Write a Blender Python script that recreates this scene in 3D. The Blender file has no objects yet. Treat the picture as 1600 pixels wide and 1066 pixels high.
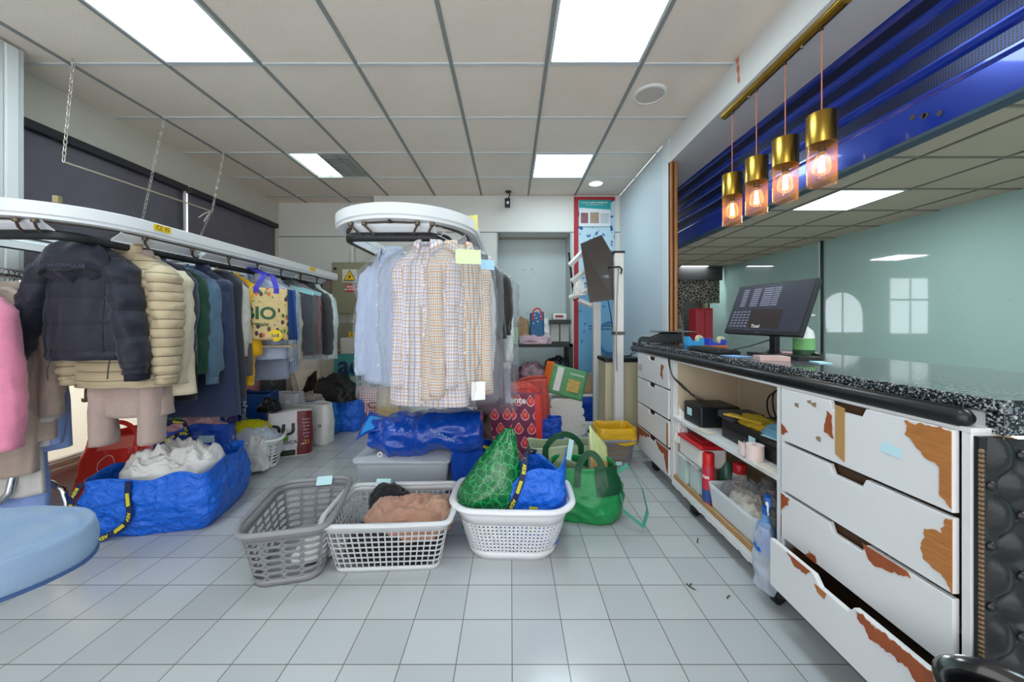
import bpy, math, random
from mathutils import Vector, Matrix, noise
R = math.radians
C = bpy.context.scene.collection
F, U0, V0, CH = 570.0, 798.0, 504.0, 1.218      # lens in pixels, vanishing point, camera height

# ---------------- camera, world, sun, exposure
cam = bpy.data.objects.new('camera', bpy.data.cameras.new('camera')); C.objects.link(cam)
cam.location = (0, 0, CH); cam.rotation_euler = (R(90), 0, 0)
cam.data.sensor_width = 36; cam.data.lens = 36*F/1600
cam.data.shift_x = (800-U0)/1600; cam.data.shift_y = -(533-V0)/1600
cam.data.clip_start = .02
sc = bpy.context.scene; sc.camera = cam
sc.view_settings.view_transform = 'Standard'; sc.view_settings.look = 'None'
sc.view_settings.exposure = .92; sc.view_settings.gamma = 1.0; sc.view_settings.use_curve_mapping = False
wd = bpy.data.worlds.new('World'); sc.world = wd; wd.use_nodes = True
bg = wd.node_tree.nodes['Background']; bg.inputs[0].default_value = (.97, .98, 1, 1); bg.inputs[1].default_value = 1.6
sc.cycles.max_bounces = 10; sc.cycles.transparent_max_bounces = 24; sc.cycles.diffuse_bounces = 5
sc.cycles.sample_clamp_indirect = 6.0
PANEL_STRENGTH = 9.0; ROOM2_STRENGTH = 13.0

# ---------------- helpers
def s2l(h):
    if isinstance(h, (tuple, list)): return tuple(h)
    h = h.lstrip('#'); v = [int(h[i:i+2], 16)/255 for i in (0, 2, 4)]
    return tuple(x/12.92 if x <= .04045 else ((x+.055)/1.055)**2.4 for x in v)
MATS = {}
def mat(name, col='#ffffff', rough=.5, metal=0, bump=None, var=0, vscale=6, spec=.5, emit=0, ecol=None, trans=0, alpha=1, coat=0, sheen=0, stretch=None, ior=1.45, sss=0):
    if name in MATS: return MATS[name]
    m = bpy.data.materials.new(name); m.use_nodes = True; nt = m.node_tree; N = nt.nodes; L = nt.links
    b = N['Principled BSDF']; c = s2l(col)
    b.inputs['Base Color'].default_value = (*c, 1); b.inputs['Roughness'].default_value = rough
    b.inputs['Metallic'].default_value = metal; b.inputs['Specular IOR Level'].default_value = spec
    b.inputs['Transmission Weight'].default_value = trans; b.inputs['Alpha'].default_value = alpha
    b.inputs['Coat Weight'].default_value = coat; b.inputs['Sheen Weight'].default_value = sheen; b.inputs['IOR'].default_value = ior
    if emit:
        b.inputs['Emission Color'].default_value = (*s2l(ecol or col), 1); b.inputs['Emission Strength'].default_value = emit
    tc = N.new('ShaderNodeTexCoord'); co = tc.outputs['Object']
    if stretch:
        mp = N.new('ShaderNodeMapping'); mp.inputs['Scale'].default_value = stretch; L.new(co, mp.inputs[0]); co = mp.outputs[0]
    if var:
        n = N.new('ShaderNodeTexNoise'); n.inputs['Scale'].default_value = vscale; n.inputs['Detail'].default_value = 5; L.new(co, n.inputs['Vector'])
        mx = N.new('ShaderNodeMix'); mx.data_type = 'RGBA'
        mx.inputs[6].default_value = (*[x*(1-var) for x in c], 1); mx.inputs[7].default_value = (*[min(1, x*(1+var)) for x in c], 1)
        L.new(n.outputs['Fac'], mx.inputs[0]); L.new(mx.outputs[2], b.inputs['Base Color'])
    if bump:
        n = N.new('ShaderNodeTexNoise'); n.inputs['Scale'].default_value = bump[0]; n.inputs['Detail'].default_value = 4; L.new(co, n.inputs['Vector'])
        bp = N.new('ShaderNodeBump'); bp.inputs['Strength'].default_value = bump[1]; bp.inputs['Distance'].default_value = bump[2] if len(bump) > 2 else .01
        L.new(n.outputs['Fac'], bp.inputs['Height']); L.new(bp.outputs[0], b.inputs['Normal'])
    MATS[name] = m; return m
class NT:                                        # small node-graph writer
    def __init__(s, name, rough=.5, **k):
        s.m = mat(name, '#ffffff', rough, **k); s.N = s.m.node_tree.nodes; s.L = s.m.node_tree.links
        s.b = s.N['Principled BSDF']; s.tc = s.N.new('ShaderNodeTexCoord')
    def sep(s, out='Object'):
        n = s.N.new('ShaderNodeSeparateXYZ'); s.L.new(s.tc.outputs[out], n.inputs[0]); return n.outputs
    def put(s, inp, v):
        if hasattr(v, 'is_output'): s.L.new(v, inp)
        elif isinstance(v, str) or (isinstance(v, tuple) and len(v) == 3 and inp.type == 'RGBA'): inp.default_value = (*s2l(v), 1)
        else: inp.default_value = v
    def op(s, o, a, b=0.0, c=0.0):
        n = s.N.new('ShaderNodeMath'); n.operation = o
        s.put(n.inputs[0], a); s.put(n.inputs[1], b)
        if o in ('COMPARE', 'MULTIPLY_ADD', 'WRAP', 'SMOOTH_MIN'): s.put(n.inputs[2], c)
        return n.outputs[0]
    def mix(s, f, a, b):
        n = s.N.new('ShaderNodeMix'); n.data_type = 'RGBA'; s.put(n.inputs[0], f); s.put(n.inputs[6], a); s.put(n.inputs[7], b); return n.outputs[2]
    def noise(s, scale, detail=4, vec=None, dist=0, out='Object'):
        n = s.N.new('ShaderNodeTexNoise'); n.inputs['Scale'].default_value = scale; n.inputs['Detail'].default_value = detail; n.inputs['Distortion'].default_value = dist
        s.L.new(vec or s.tc.outputs[out], n.inputs['Vector']); return n.outputs['Fac']
    def voro(s, scale, feat='F1', out='Object', col=False, vec=None, rnd=1.0):
        n = s.N.new('ShaderNodeTexVoronoi'); n.feature = feat; n.inputs['Scale'].default_value = scale; n.inputs['Randomness'].default_value = rnd
        s.L.new(vec or s.tc.outputs[out], n.inputs['Vector']); return n.outputs['Color' if col else 'Distance']
    def line(s, x, pitch, w, off=0.0):           # 1 on stripes of width w every pitch
        t = s.op('FRACT', s.op('DIVIDE', s.op('SUBTRACT', x, off-w/2), pitch)); return s.op('LESS_THAN', t, w/pitch)
    def band(s, x, a, b): return s.op('MULTIPLY', s.op('GREATER_THAN', x, a), s.op('LESS_THAN', x, b))
    def bump(s, h, strength=.3, dist=.01):
        n = s.N.new('ShaderNodeBump'); n.inputs['Strength'].default_value = strength; n.inputs['Distance'].default_value = dist
        s.L.new(h, n.inputs['Height']); s.L.new(n.outputs[0], s.b.inputs['Normal'])
    def col(s, v): s.put(s.b.inputs['Base Color'], v); return s.m

FR = {}
class MB:
    def __init__(s): s.v = []; s.f = []; s.m = []; s.uv = {}
    def add(s, vs, fs, mi=0, uvs=None):
        o = len(s.v); s.v += [Vector(v) for v in vs]
        for k, f in enumerate(fs):
            s.f.append([o+i for i in f]); s.m.append(mi)
            if uvs: s.uv[len(s.f)-1] = uvs[k]
        return s
    def box(s, c, sz, rz=0, mi=0, M=None):
        x, y, z = [a/2 for a in sz]
        vs = [Vector((i*x, j*y, k*z)) for i in (-1, 1) for j in (-1, 1) for k in (-1, 1)]
        T = M if M is not None else Matrix.Translation(c) @ Matrix.Rotation(rz, 4, 'Z')
        return s.add([T @ v for v in vs], [(0, 1, 3, 2), (4, 6, 7, 5), (0, 4, 5, 1), (2, 3, 7, 6), (0, 2, 6, 4), (1, 5, 7, 3)], mi)
    def b2(s, a, b, mi=0):                       # box from two corners
        return s.box([(p+q)/2 for p, q in zip(a, b)], [abs(q-p) for p, q in zip(a, b)], 0, mi)
    def tube(s, pts, r, n=8, closed=False, mi=0, flat=None):
        pts = [Vector(p) for p in pts]; k = len(pts); rings = []; up = None
        for i, p in enumerate(pts):
            a = pts[(i-1) % k] if (closed or i > 0) else p; b = pts[(i+1) % k] if (closed or i < k-1) else p
            t = (b-a).normalized() if (b-a).length > 1e-9 else Vector((0, 0, 1))
            if up is None:
                up = Vector((0, 0, 1)) if abs(t.z) < .9 else Vector((1, 0, 0))
            x = t.cross(up); x = x.normalized() if x.length > 1e-6 else t.orthogonal().normalized()
            y = x.cross(t); up = y
            rr = r[i] if isinstance(r, (list, tuple)) else r
            fx, fy = (rr, rr) if flat is None else (rr*flat[0], rr*flat[1])
            rings.append([p + x*fx*math.cos(2*math.pi*j/n) + y*fy*math.sin(2*math.pi*j/n) for j in range(n)])
        vs = [q for g in rings for q in g]; fs = []
        for i in range(k if closed else k-1):
            for j in range(n):
                a, b = i*n+j, i*n+(j+1) % n; i2 = (i+1) % k
                fs.append((a, b, i2*n+(j+1) % n, i2*n+j))
        if not closed: fs += [tuple(reversed(range(n))), tuple(range((k-1)*n, k*n))]
        return s.add(vs, fs, mi)
    def cyl(s, a, b, r, r2=None, n=20, mi=0): return s.tube([a, b], [r, r if r2 is None else r2], n, mi=mi)
    def lathe(s, prof, c=(0, 0, 0), n=28, mi=0, M=None, closed=False):
        T = M if M is not None else Matrix.Translation(c); vs = []
        for r, z in prof:
            for j in range(n): vs.append(T @ Vector((r*math.cos(2*math.pi*j/n), r*math.sin(2*math.pi*j/n), z)))
        fs = []; k = len(prof)
        for i in range(k-1 if not closed else k):
            for j in range(n): i2 = (i+1) % k; fs.append((i*n+j, i*n+(j+1) % n, i2*n+(j+1) % n, i2*n+j))
        return s.add(vs, fs, mi)
    def grid(s, fn, nu, nv, cu=False, mi=0, su=1, sv=1, keep=None):
        ku = nu if cu else nu+1; vs = [fn(i/nu, j/nv) for j in range(nv+1) for i in range(ku)]; fs = []; uvs = []
        for j in range(nv):
            for i in range(nu):
                if keep and not keep(i, j): continue
                i2 = (i+1) % ku; fs.append((j*ku+i, j*ku+i2, (j+1)*ku+i2, (j+1)*ku+i))
                a, b, c, d = i/nu*su, (i+1)/nu*su, j/nv*sv, (j+1)/nv*sv; uvs.append(((a, c), (b, c), (b, d), (a, d)))
        return s.add(vs, fs, mi, uvs)
    def prism(s, poly, M, t, mi=0):               # poly in local xy, thickness t along local +z
        n = len(poly); vs = [M @ Vector((x, y, 0)) for x, y in poly]+[M @ Vector((x, y, t)) for x, y in poly]
        return s.add(vs, [tuple(reversed(range(n))), tuple(range(n, 2*n))]+[(i, (i+1) % n, n+(i+1) % n, n+i) for i in range(n)], mi)
    def ribbon(s, pts, w, t=.003, mi=0):          # strap: pts, width vector(s)
        pts = [Vector(p) for p in pts]; k = len(pts); vs = []
        for i, p in enumerate(pts):
            d = (pts[min(i+1, k-1)]-pts[max(i-1, 0)]).normalized(); wv = Vector(w[i] if isinstance(w, list) else w)
            nn = d.cross(wv).normalized()*t/2
            vs += [p-wv/2-nn, p+wv/2-nn, p+wv/2+nn, p-wv/2+nn]
        fs = [(i*4+j, i*4+(j+1) % 4, i*4+4+(j+1) % 4, i*4+4+j) for i in range(k-1) for j in range(4)]+[(3, 2, 1, 0), tuple(range(k*4-4, k*4))]
        uvs = [((0, i/10), (1, i/10), (1, (i+1)/10), (0, (i+1)/10)) for i in range(k-1) for j in range(4)]+[((0, 0),)*4]*2
        return s.add(vs, fs, mi, uvs)
    def xf(s, M): s.v = [M @ v for v in s.v]; return s
    def build(s, name, mats, parent=None, smooth=None, bevel=0, solid=0, sub=0, label=None, cat=None, group=None, kind=None, off=0):
        me = bpy.data.meshes.new(name)
        if parent is not None: o0 = FR[parent.name]
        else:
            lo = Vector([min(v[i] for v in s.v) for i in range(3)]); hi = Vector([max(v[i] for v in s.v) for i in range(3)])
            o0 = Vector(((lo.x+hi.x)/2, (lo.y+hi.y)/2, lo.z))
        me.from_pydata([v-o0 for v in s.v], [], s.f)
        for m_ in (mats if isinstance(mats, (list, tuple)) else [mats]): me.materials.append(m_)
        me.polygons.foreach_set('material_index', s.m)
        if s.uv:
            ul = me.uv_layers.new(name='UVMap')
            for fi, uv in s.uv.items():
                p = me.polygons[fi]
                for q, li in enumerate(p.loop_indices): ul.data[li].uv = uv[q % len(uv)]
        if smooth is not None:
            me.polygons.foreach_set('use_smooth', [True]*len(me.polygons))
            if smooth < 180: me.set_sharp_from_angle(angle=R(smooth))
        me.update()
        o = bpy.data.objects.new(name, me); C.objects.link(o)
        if parent is not None: o.parent = parent
        else: o.location = o0
        FR[o.name] = o0
        if solid: q = o.modifiers.new('s', 'SOLIDIFY'); q.thickness = solid; q.offset = off
        if bevel: q = o.modifiers.new('b', 'BEVEL'); q.width = bevel; q.segments = 2; q.limit_method = 'ANGLE'; q.angle_limit = R(40)
        if sub: q = o.modifiers.new('u', 'SUBSURF'); q.levels = sub; q.render_levels = sub
        tag(o, label, cat, group, kind); return o
def tag(o, label=None, cat=None, group=None, kind=None):
    if label: o['label'] = label
    if cat: o['category'] = cat
    if group: o['group'] = group
    if kind: o['kind'] = kind
    return o
def thing(name, label, cat, loc, group=None):
    o = bpy.data.objects.new(name, None); C.objects.link(o); o.location = loc; o.empty_display_size = .05
    FR[o.name] = Vector(loc); return tag(o, label, cat, group)
def W(u, v, Y): return Vector(((u-U0)/F*Y, Y, CH-(v-V0)/F*Y))
def fl(u, v): Y = F*CH/(v-V0); return Vector(((u-U0)/F*Y, Y, 0))
def st(name, mb, m, **k): return mb.build(name, m, kind='structure', **k)
def TR(x, y, z, rz=0, rx=0, ry=0): return Matrix.Translation((x, y, z)) @ Matrix.Rotation(R(rz), 4, 'Z') @ Matrix.Rotation(R(rx), 4, 'X') @ Matrix.Rotation(R(ry), 4, 'Y')
def copy_tree(o, loc=None, parent=None):
    c = o.copy(); C.objects.link(c); FR[c.name] = FR[o.name]
    if parent is not None: c.parent = parent
    if loc is not None: c.location = loc
    for ch in list(o.children): copy_tree(ch, None, c)
    return c
FCACHE = {}
def text(s, size, m, fn, parent, name='lettering', bold=0, ext=.0, label=None, align='CENTER', shear=0, subd=False):
    """words as a mesh laid on a surface; fn maps flat text coordinates to a world point"""
    cu = bpy.data.curves.new('t', 'FONT'); cu.body = s; cu.size = size; cu.align_x = align; cu.align_y = 'CENTER'; cu.offset = bold*size; cu.shear = shear; cu.resolution_u = 3
    cu.extrude = ext
    ob = bpy.data.objects.new('t', cu); C.objects.link(ob)
    me = bpy.data.meshes.new_from_object(ob.evaluated_get(bpy.context.evaluated_depsgraph_get()))
    mb = MB(); mb.add([fn(v.co.x, v.co.y) if not ext else fn(v.co.x, v.co.y)+(fn(v.co.x, v.co.y, 1)-fn(v.co.x, v.co.y))*(v.co.z) for v in me.vertices], [tuple(p.vertices) for p in me.polygons])
    bpy.data.objects.remove(ob); bpy.data.curves.remove(cu)
    o = mb.build(name, m, parent, label=label); return o
def plane(o, x, y, n=None):                       # flat text placement
    o, x, y = Vector(o), Vector(x).normalized(), Vector(y).normalized()
    return lambda a, b, c=0: o+x*a+y*b
def nz(x, y, z, s=0): return noise.noise(Vector((x+s*7.3, y+s*3.1, z-s*5.7)))
def ridge(x, y, z, s=0): return 1-2*abs(nz(x, y, z, s))
def sm(t): t = max(0, min(1, t)); return t*t*(3-2*t)
def rrect(s, w, d, r):                            # point on a rounded rectangle; s=0 is the middle of the -y side, running to +x
    r = min(r, w/2-.001, d/2-.001); a, b = w-2*r, d-2*r; q = math.pi*r/2; P = 2*a+2*b+4*q; x = (s % 1)*P
    if x < a/2: return Vector((x, -d/2, 0))
    x -= a/2
    segs = [('c', w/2-r, -d/2+r, -90), ('l', b, 1), ('c', w/2-r, d/2-r, 0), ('l', a, 2), ('c', -w/2+r, d/2-r, 90), ('l', b, 3), ('c', -w/2+r, -d/2+r, 180)]
    for g in segs:
        if g[0] == 'c':
            if x < q: t = R(g[3])+x/r; return Vector((g[1]+r*math.cos(t), g[2]+r*math.sin(t), 0))
            x -= q
        else:
            if x < g[1]:
                return {1: Vector((w/2, -d/2+r+x, 0)), 2: Vector((w/2-r-x, d/2, 0)), 3: Vector((-w/2, d/2-r-x, 0))}[g[2]]
            x -= g[1]
    return Vector((-a/2+x, -d/2, 0))
def perim(w, d, r): return 2*(w-2*r)+2*(d-2*r)+2*math.pi*r

# ---------------- basic materials
WHITE = mat('white_paint', '#e4e6e4', .45); CREAM = mat('cream_panel', '#d9d6cf', .6, bump=(90, .05))
BLACK = mat('black_plastic', '#17181b', .4); BRASS = mat('brushed_brass', '#b08d3c', .28, 1)
CHROME = mat('chrome', '#c9c9c9', .12, 1); STEEL = mat('steel', '#8d8f90', .35, 1); GREY = mat('grey_metal', '#9a9c9c', .5)
PAPER = mat('paper_slip', '#bfe3ea', .7); YELLOW = mat('yellow_print', '#f2c811', .6); RED = mat('red_print', '#c8202c', .5)
WTXT = mat('white_print', '#f4f4f2', .6); DTXT = mat('dark_print', '#22303c', .6); NAVYT = mat('navy_print', '#1c3358', .6)
def plastic(name, tint, dens, rough=.12, bs=25, bstr=.5):   # clear film: see-through with glints on its creases
    m = bpy.data.materials.new(name); m.use_nodes = True; N = m.node_tree.nodes; L = m.node_tree.links; N.clear()
    out = N.new('ShaderNodeOutputMaterial'); tr = N.new('ShaderNodeBsdfTransparent'); gl = N.new('ShaderNodeBsdfPrincipled'); mx = N.new('ShaderNodeMixShader')
    c = s2l(tint); gl.inputs['Base Color'].default_value = (*[q*(.55 if dens < .12 else 1) for q in c], 1); gl.inputs['Roughness'].default_value = rough
    tc = N.new('ShaderNodeTexCoord'); mp = N.new('ShaderNodeMapping'); mp.inputs['Scale'].default_value = (1, 1, .55); L.new(tc.outputs['Object'], mp.inputs[0])
    no = N.new('ShaderNodeTexNoise'); no.inputs['Scale'].default_value = bs; no.inputs['Detail'].default_value = 3; no.inputs['Distortion'].default_value = 1.2; L.new(mp.outputs[0], no.inputs['Vector'])
    bp = N.new('ShaderNodeBump'); bp.inputs['Strength'].default_value = bstr; bp.inputs['Distance'].default_value = .02; L.new(no.outputs['Fac'], bp.inputs['Height']); L.new(bp.outputs[0], gl.inputs['Normal'])
    lw = N.new('ShaderNodeLayerWeight'); lw.inputs['Blend'].default_value = .35; L.new(bp.outputs[0], lw.inputs['Normal'])
    ma = N.new('ShaderNodeMath'); ma.operation = 'MULTIPLY_ADD'; ma.inputs[1].default_value = .55 if dens > .12 else .38; ma.inputs[2].default_value = dens; ma.use_clamp = True
    L.new(lw.outputs['Facing'], ma.inputs[0]); L.new(ma.outputs[0], mx.inputs[0]); L.new(tr.outputs[0], mx.inputs[1]); L.new(gl.outputs[0], mx.inputs[2]); L.new(mx.outputs[0], out.inputs[0])
    return m
FILM = plastic('clear_garment_film', '#e8edf5', .05, .08, 16, .8)
HAZY = plastic('hazy_plastic', '#dfe6ee', .42, .3, 3, .05)
# ---------------- room shell
XL, XR, HC = -3.2, 1.42, 2.869
g = NT('floor_tiles', .22); x, y, z = g.sep()
gr = g.op('MAXIMUM', g.line(x, .2, .0035), g.line(y, .1966, .0035))
cell = g.N.new('ShaderNodeTexWhiteNoise'); cb = g.N.new('ShaderNodeCombineXYZ')
g.put(cb.inputs[0], g.op('FLOOR', g.op('DIVIDE', x, .2))); g.put(cb.inputs[1], g.op('FLOOR', g.op('DIVIDE', y, .1966))); g.L.new(cb.outputs[0], cell.inputs['Vector'])
tilec = g.mix(cell.outputs['Value'], '#afb2b5', '#babdbf')
spk = g.op('GREATER_THAN', g.noise(120, 2), .735)
g.col(g.mix(gr, g.mix(spk, tilec, '#9a8f84'), '#6d6863')); g.bump(g.op('SUBTRACT', 1.0, gr), .35, .004); FLOORM = g.m
g.b.inputs['Roughness'].default_value = .16
mb = MB(); mb.add([(-7, -2.5, 0), (7, -2.5, 0), (7, 9, 0), (-7, 9, 0)], [(0, 1, 2, 3)])
fo = st('floor', mb, FLOORM); 
for v in fo.data.vertices: v.co.x -= .005; v.co.y += 3.25-1.4951-.1966*9+.0      # tile joints fall where the photo has them
fo.location = (.005, 1.4951+.1966*9, 0)
for v, c in zip(fo.data.vertices, [(-7, -2.5), (7, -2.5), (7, 9), (-7, 9)]): v.co.x = c[0]-fo.location.x; v.co.y = c[1]-fo.location.y

def ceilmat(name, base, line=True):
    g = NT(name, .85); n1 = g.noise(190, 3); v = g.voro(150)
    g.bump(g.op('ADD', n1, v), .35, .004); st_ = g.noise(1.6, 3)
    g.col(g.mix(g.op('MULTIPLY', st_, .55), base, '#d8c6b2')); return g.m
CEIL = ceilmat('ceiling_tile', '#f2e8dc')
TBAR = mat('t_bar', '#cfd2d2', .4); SEAM = mat('seam', '#8b8e8c', .6)
xs = [-2.812-.608, -2.812, -2.204, -1.596, -.988, -.38, .228, .836, 1.444]; ys = [-1.937+.61*i for i in range(0, 12)]
ys = [y for y in ys if y < 4.8]
mb = MB(); panels = {(2, 6): 0, (6, 6): 0, (6, 9): 0, (2, 9): 1, (6, 3): 0, (2, 3): 0}
for i in range(8):
    for j in range(len(ys)):
        if (i, j) in panels: continue
        x0, x1 = max(xs[i], XL), min(xs[i+1], XR); y0 = ys[j]; y1 = ys[j+1] if j+1 < len(ys) else 5.05
        mb.b2((x0, y0, HC+.004), (x1, y1, HC+.03))
st('ceiling', mb, CEIL)
mb = MB()
for x in xs[1:8]: mb.b2((x-.012, -2, HC-.004), (x+.012, 5.03 if x < -1.8 else 4.74, HC+.02))
st('trim_1', mb, SEAM, bevel=.002)  # long bars grey: the shadow gap along them is put into the colour
mb = MB()
for y in ys+[4.78]: mb.b2((XL, y-.012, HC-.003), (XR, y+.012, HC+.02))
st('trim_2', mb, TBAR, bevel=.002)
st('wall_roof_void', MB().b2((-3.4, -2.2, HC+.25), (1.6, 5.3, HC+.3)), WHITE)
PAN = mat('led_panel', '#c8ecf6', .5, emit=PANEL_STRENGTH, ecol=(.74, .93, 1.0))
def led(x0, y0, x1, y1, z, label, m=PAN):
    t = thing('ceiling_light', label, 'ceiling light', ((x0+x1)/2, (y0+y1)/2, z))
    MB().b2((x0+.03, y0+.03, z+.004), (x1-.03, y1-.03, z+.012)).build('diffuser', m, t)
    f = MB(); w = .018
    for a, b in (((x0+.012, y0+.012), (x1-.012, y0+.012+w)), ((x0+.012, y1-.012-w), (x1-.012, y1-.012)), ((x0+.012, y0+.012+w), (x0+.012+w, y1-.012-w)), ((x1-.012-w, y0+.012+w), (x1-.012, y1-.012-w))):
        f.b2((*a, z-.006), (*b, z+.02))
    f.build('frame', TBAR, t, bevel=.002); return t
led(.228, 1.723, .836, 2.333, HC, 'large square white LED panel in ceiling right of centre, nearest the camera')
led(-2.204, 1.723, -1.596, 2.333, HC, 'square white LED panel in ceiling above the left garment conveyor')
led(.228, 3.555, .836, 4.166, HC, 'small-looking LED ceiling panel near the back wall')
led(.228, -.107, .836, .503, HC, 'LED ceiling panel behind the camera, right side')
led(-2.204, -.107, -1.596, .503, HC, 'LED ceiling panel behind the camera, left side')
# fluorescent louvre fitting
t = thing('fluorescent_light', 'old louvred fluorescent ceiling fitting with half its tubes lit', 'ceiling light', (-1.9, 3.86, HC))
FLU = mat('fluorescent_lit', '#e6fff4', .5, emit=1.2, ecol=(.86, 1, .94)); LOUV = mat('louvre', '#c4c4c0', .35, .6); DARK = mat('dark_void', '#3a3a3a', .8)
MB().b2((-2.19, 3.57, HC+.09), (-1.61, 4.15, HC+.11)).build('housing', DARK, t)
MB().b2((-2.185, 3.58, HC+.01), (-2.05, 4.14, HC+.03)).build('tube', FLU, t, bevel=.01)
MB().b2((-2.03, 3.58, HC+.01), (-1.905, 4.14, HC+.03)).build('tube', FLU, t, bevel=.01)
m_ = MB()
for k in range(9): m_.box((-1.75, 3.6+k*.065, HC+.02), (.27, .006, .045))
for xx in (-1.895, -1.75, -1.615): m_.b2((xx-.005, 3.57, HC), (xx+.005, 4.15, HC+.045))
m_.build('louvre', LOUV, t)
for (x, y, m_, nm, lb) in ((1.006, 2.64, mat('speaker_grille', '#c9c2ba', .7), 'ceiling_speaker', 'round grey-white unlit ceiling disc above the counter aisle'), (1.008, 4.32, mat('lit_spot', '#ffffff', .5, emit=3), 'downlight', 'small round lit downlight near the back right corner')):
    t = thing(nm, lb, 'ceiling light' if nm == 'downlight' else 'ceiling speaker', (x, y, HC-.01)); r = .115 if y < 3 else .09
    MB().lathe([(r, .012), (r, .002), (r-.012, -.004), (r-.016, .0), (r-.016, .005)], (x, y, HC-.008), 40).build('ring', WHITE, t, smooth=40)
    MB().lathe([(r-.016, .0), (r*.5, -.003), (.001, -.003)], (x, y, HC-.006), 40).build('grille' if y < 3 else 'lamp_face', m_, t, smooth=60)

# walls: left (window), back, right partition, front with shop window
LW = mat('left_band', '#cdc9bd', .7); TILEB = NT('base_tiles', .35); x, y, z = TILEB.sep()
TILEB.col(TILEB.mix(TILEB.line(y, .33, .006), TILEB.mix(TILEB.noise(5), '#cfc0b2', '#dccfc4'), '#8f857b'))
mb = MB(); mb.b2((-3.32, -2.2, 2.54), (XL, 5.1, HC+.02)); mb.b2((-3.32, -2.2, -.02), (XL, 5.1, .17)); mb.b2((-3.32, 4.93, .17), (XL, 5.1, 2.54)); mb.b2((-3.32, -2.2, .17), (XL, .9, 2.54))
st('wall_left', mb, LW)
st('baseboard_left', MB().b2((XL, -2.2, 0), (XL+.02, 5.03, .165)), TILEB.m, bevel=.004)
st('trim_3', MB().b2((-3.24, .9, .165), (XL+.06, 5.0, .2)).b2((-3.24, .9, .2), (XL+.025, 5.0, .235)), mat('sill_alu', '#b9b4a0', .4), bevel=.004)
st('wall_column', MB().b2((-3.25, -2.2, 0), (-2.95, 2.21, HC-.01)), mat('column_cladding', '#c9cccd', .5))
mb = MB()
for k in range(5): mb.b2((-2.95, 2.18-.11*k-.06, 0), (-2.935, 2.18-.11*k, HC-.02))
st('trim_4', mb, mat('cladding_strip', '#dadddd', .45), bevel=.006)
fr = MB(); AL = mat('white_alu', '#dfe0de', .35)
for yy in (2.25, 3.575, 4.92): fr.b2((-3.25, yy-.025, .2), (-3.2, yy+.025, 2.5))
fr.b2((-3.25, .9, .2), (-3.2, 4.95, .25))
st('trim_5', fr, AL, bevel=.004)
GLF = mat('frosted_window', '#efe6d2', .55, trans=0, emit=0, alpha=1); GLF.node_tree.nodes['Principled BSDF'].inputs['Transmission Weight'].default_value = .75
GLF2 = mat('bright_glass', '#ffffff', .4, trans=.9)
w1 = st('window_1', MB().b2((-3.235, .9, .25), (-3.228, 4.92, 1.25)), GLF)
st('window_2', MB().b2((-3.235, .9, 1.25), (-3.228, 4.92, 2.5)), GLF2)
WFILM = mat('window_letter', '#a59a80', .6)
t = thing('window_lettering', 'large translucent word cut in film on the left shop window', 'window lettering', (XL-.02, 2.9, .6))
text('lavandaria', .27, WFILM, plane((-3.224, 2.74, .70), (0, 1, 0), (0, 0, 1)), t, 'letters', bold=.02, align='RIGHT')
for v in t.children[0].data.vertices: v.co.y = -(v.co.y-(2.74-2.9))+(2.74-2.9)    # read from outside, so reversed here
BL = NT('blind_fabric', .6, spec=.3); bz = BL.noise(3, 5, dist=1); BL.col(BL.mix(BL.op('MULTIPLY', bz, .8), '#5d5862', '#7b7680')); BL.bump(BL.noise(1.3, 2), .5, .05)
for (a, b, lb) in ((.95, 3.545, 'large dark grey roller blind covering the near part of the left window'), (3.60, 4.93, 'narrower dark grey roller blind on the far part of the left window')):
    t = thing('roller_blind', lb, 'roller blind', (XL+.02, (a+b)/2, 1.1))
    MB().grid(lambda u, v, a=a, b=b: Vector((XL+.015+.012*nz(0, (a+(b-a)*u)*1.2, 2*v), a+(b-a)*u, 1.1+(2.53-1.1)*v)), 30, 14).build('fabric', BL.m, t, smooth=180, solid=.002)
    MB().b2((XL, a-.01, 2.49), (XL+.06, b+.01, 2.55)).build('head_box', mat('blind_box', '#2e2c33', .5), t, bevel=.006)
    MB().b2((XL+.008, a, 1.085), (XL+.026, b, 1.11)).build('bottom_bar', mat('blind_box'), t, bevel=.004)
BW = mat('back_wall', '#d8d7d2', .55, bump=(60, .04)); BWB = mat('back_wall_blue', '#c3cccb', .4)
mb = MB(); mb.b2((XL-.1, 5.03, 0), (-1.78, 5.12, HC)); mb.b2((-1.78, 4.74, 0), (-.19, 5.12, HC)); mb.b2((.80, 4.74, 0), (1.5, 5.12, HC)); mb.b2((-.19, 4.74, 2.39), (.80, 5.12, HC))
st('wall_back', mb, BW)
st('trim_6', MB().b2((-1.78, 4.732, 2.385), (1.42, 4.74, 2.397)).b2((XL, 5.022, 2.395), (-1.78, 5.03, 2.407)), SEAM)
g = NT('recess_panel', .35); x, y, z = g.sep()
holes = g.op('MULTIPLY', g.op('LESS_THAN', g.voro(11), .10), g.op('MAXIMUM', g.band(z, 1.78, 1.98), g.band(z, 1.25, 1.35)))
g.col(g.mix(holes, g.mix(g.noise(2), '#b9c5c6', '#c5cfce'), '#4a5052'))
st('wall_recess', MB().b2((-.3, 5.14, 0), (.95, 5.2, 2.45)), g.m)
st('trim_7', MB().b2((-.20, 4.74, 0), (-.17, 5.14, 2.39)).b2((.775, 4.74, 0), (.80, 5.14, 2.39)), mat('jamb', '#b4bcbc', .4))
RB = NT('pale_blue_panel', .3); RB.col(RB.mix(RB.noise(1.2, 3), '#bcc9d2', '#c9d3d9'))
st('wall_right', MB().b2((XR, 3.28, 0), (XR+.05, 5.1, HC)), RB.m)
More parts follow.
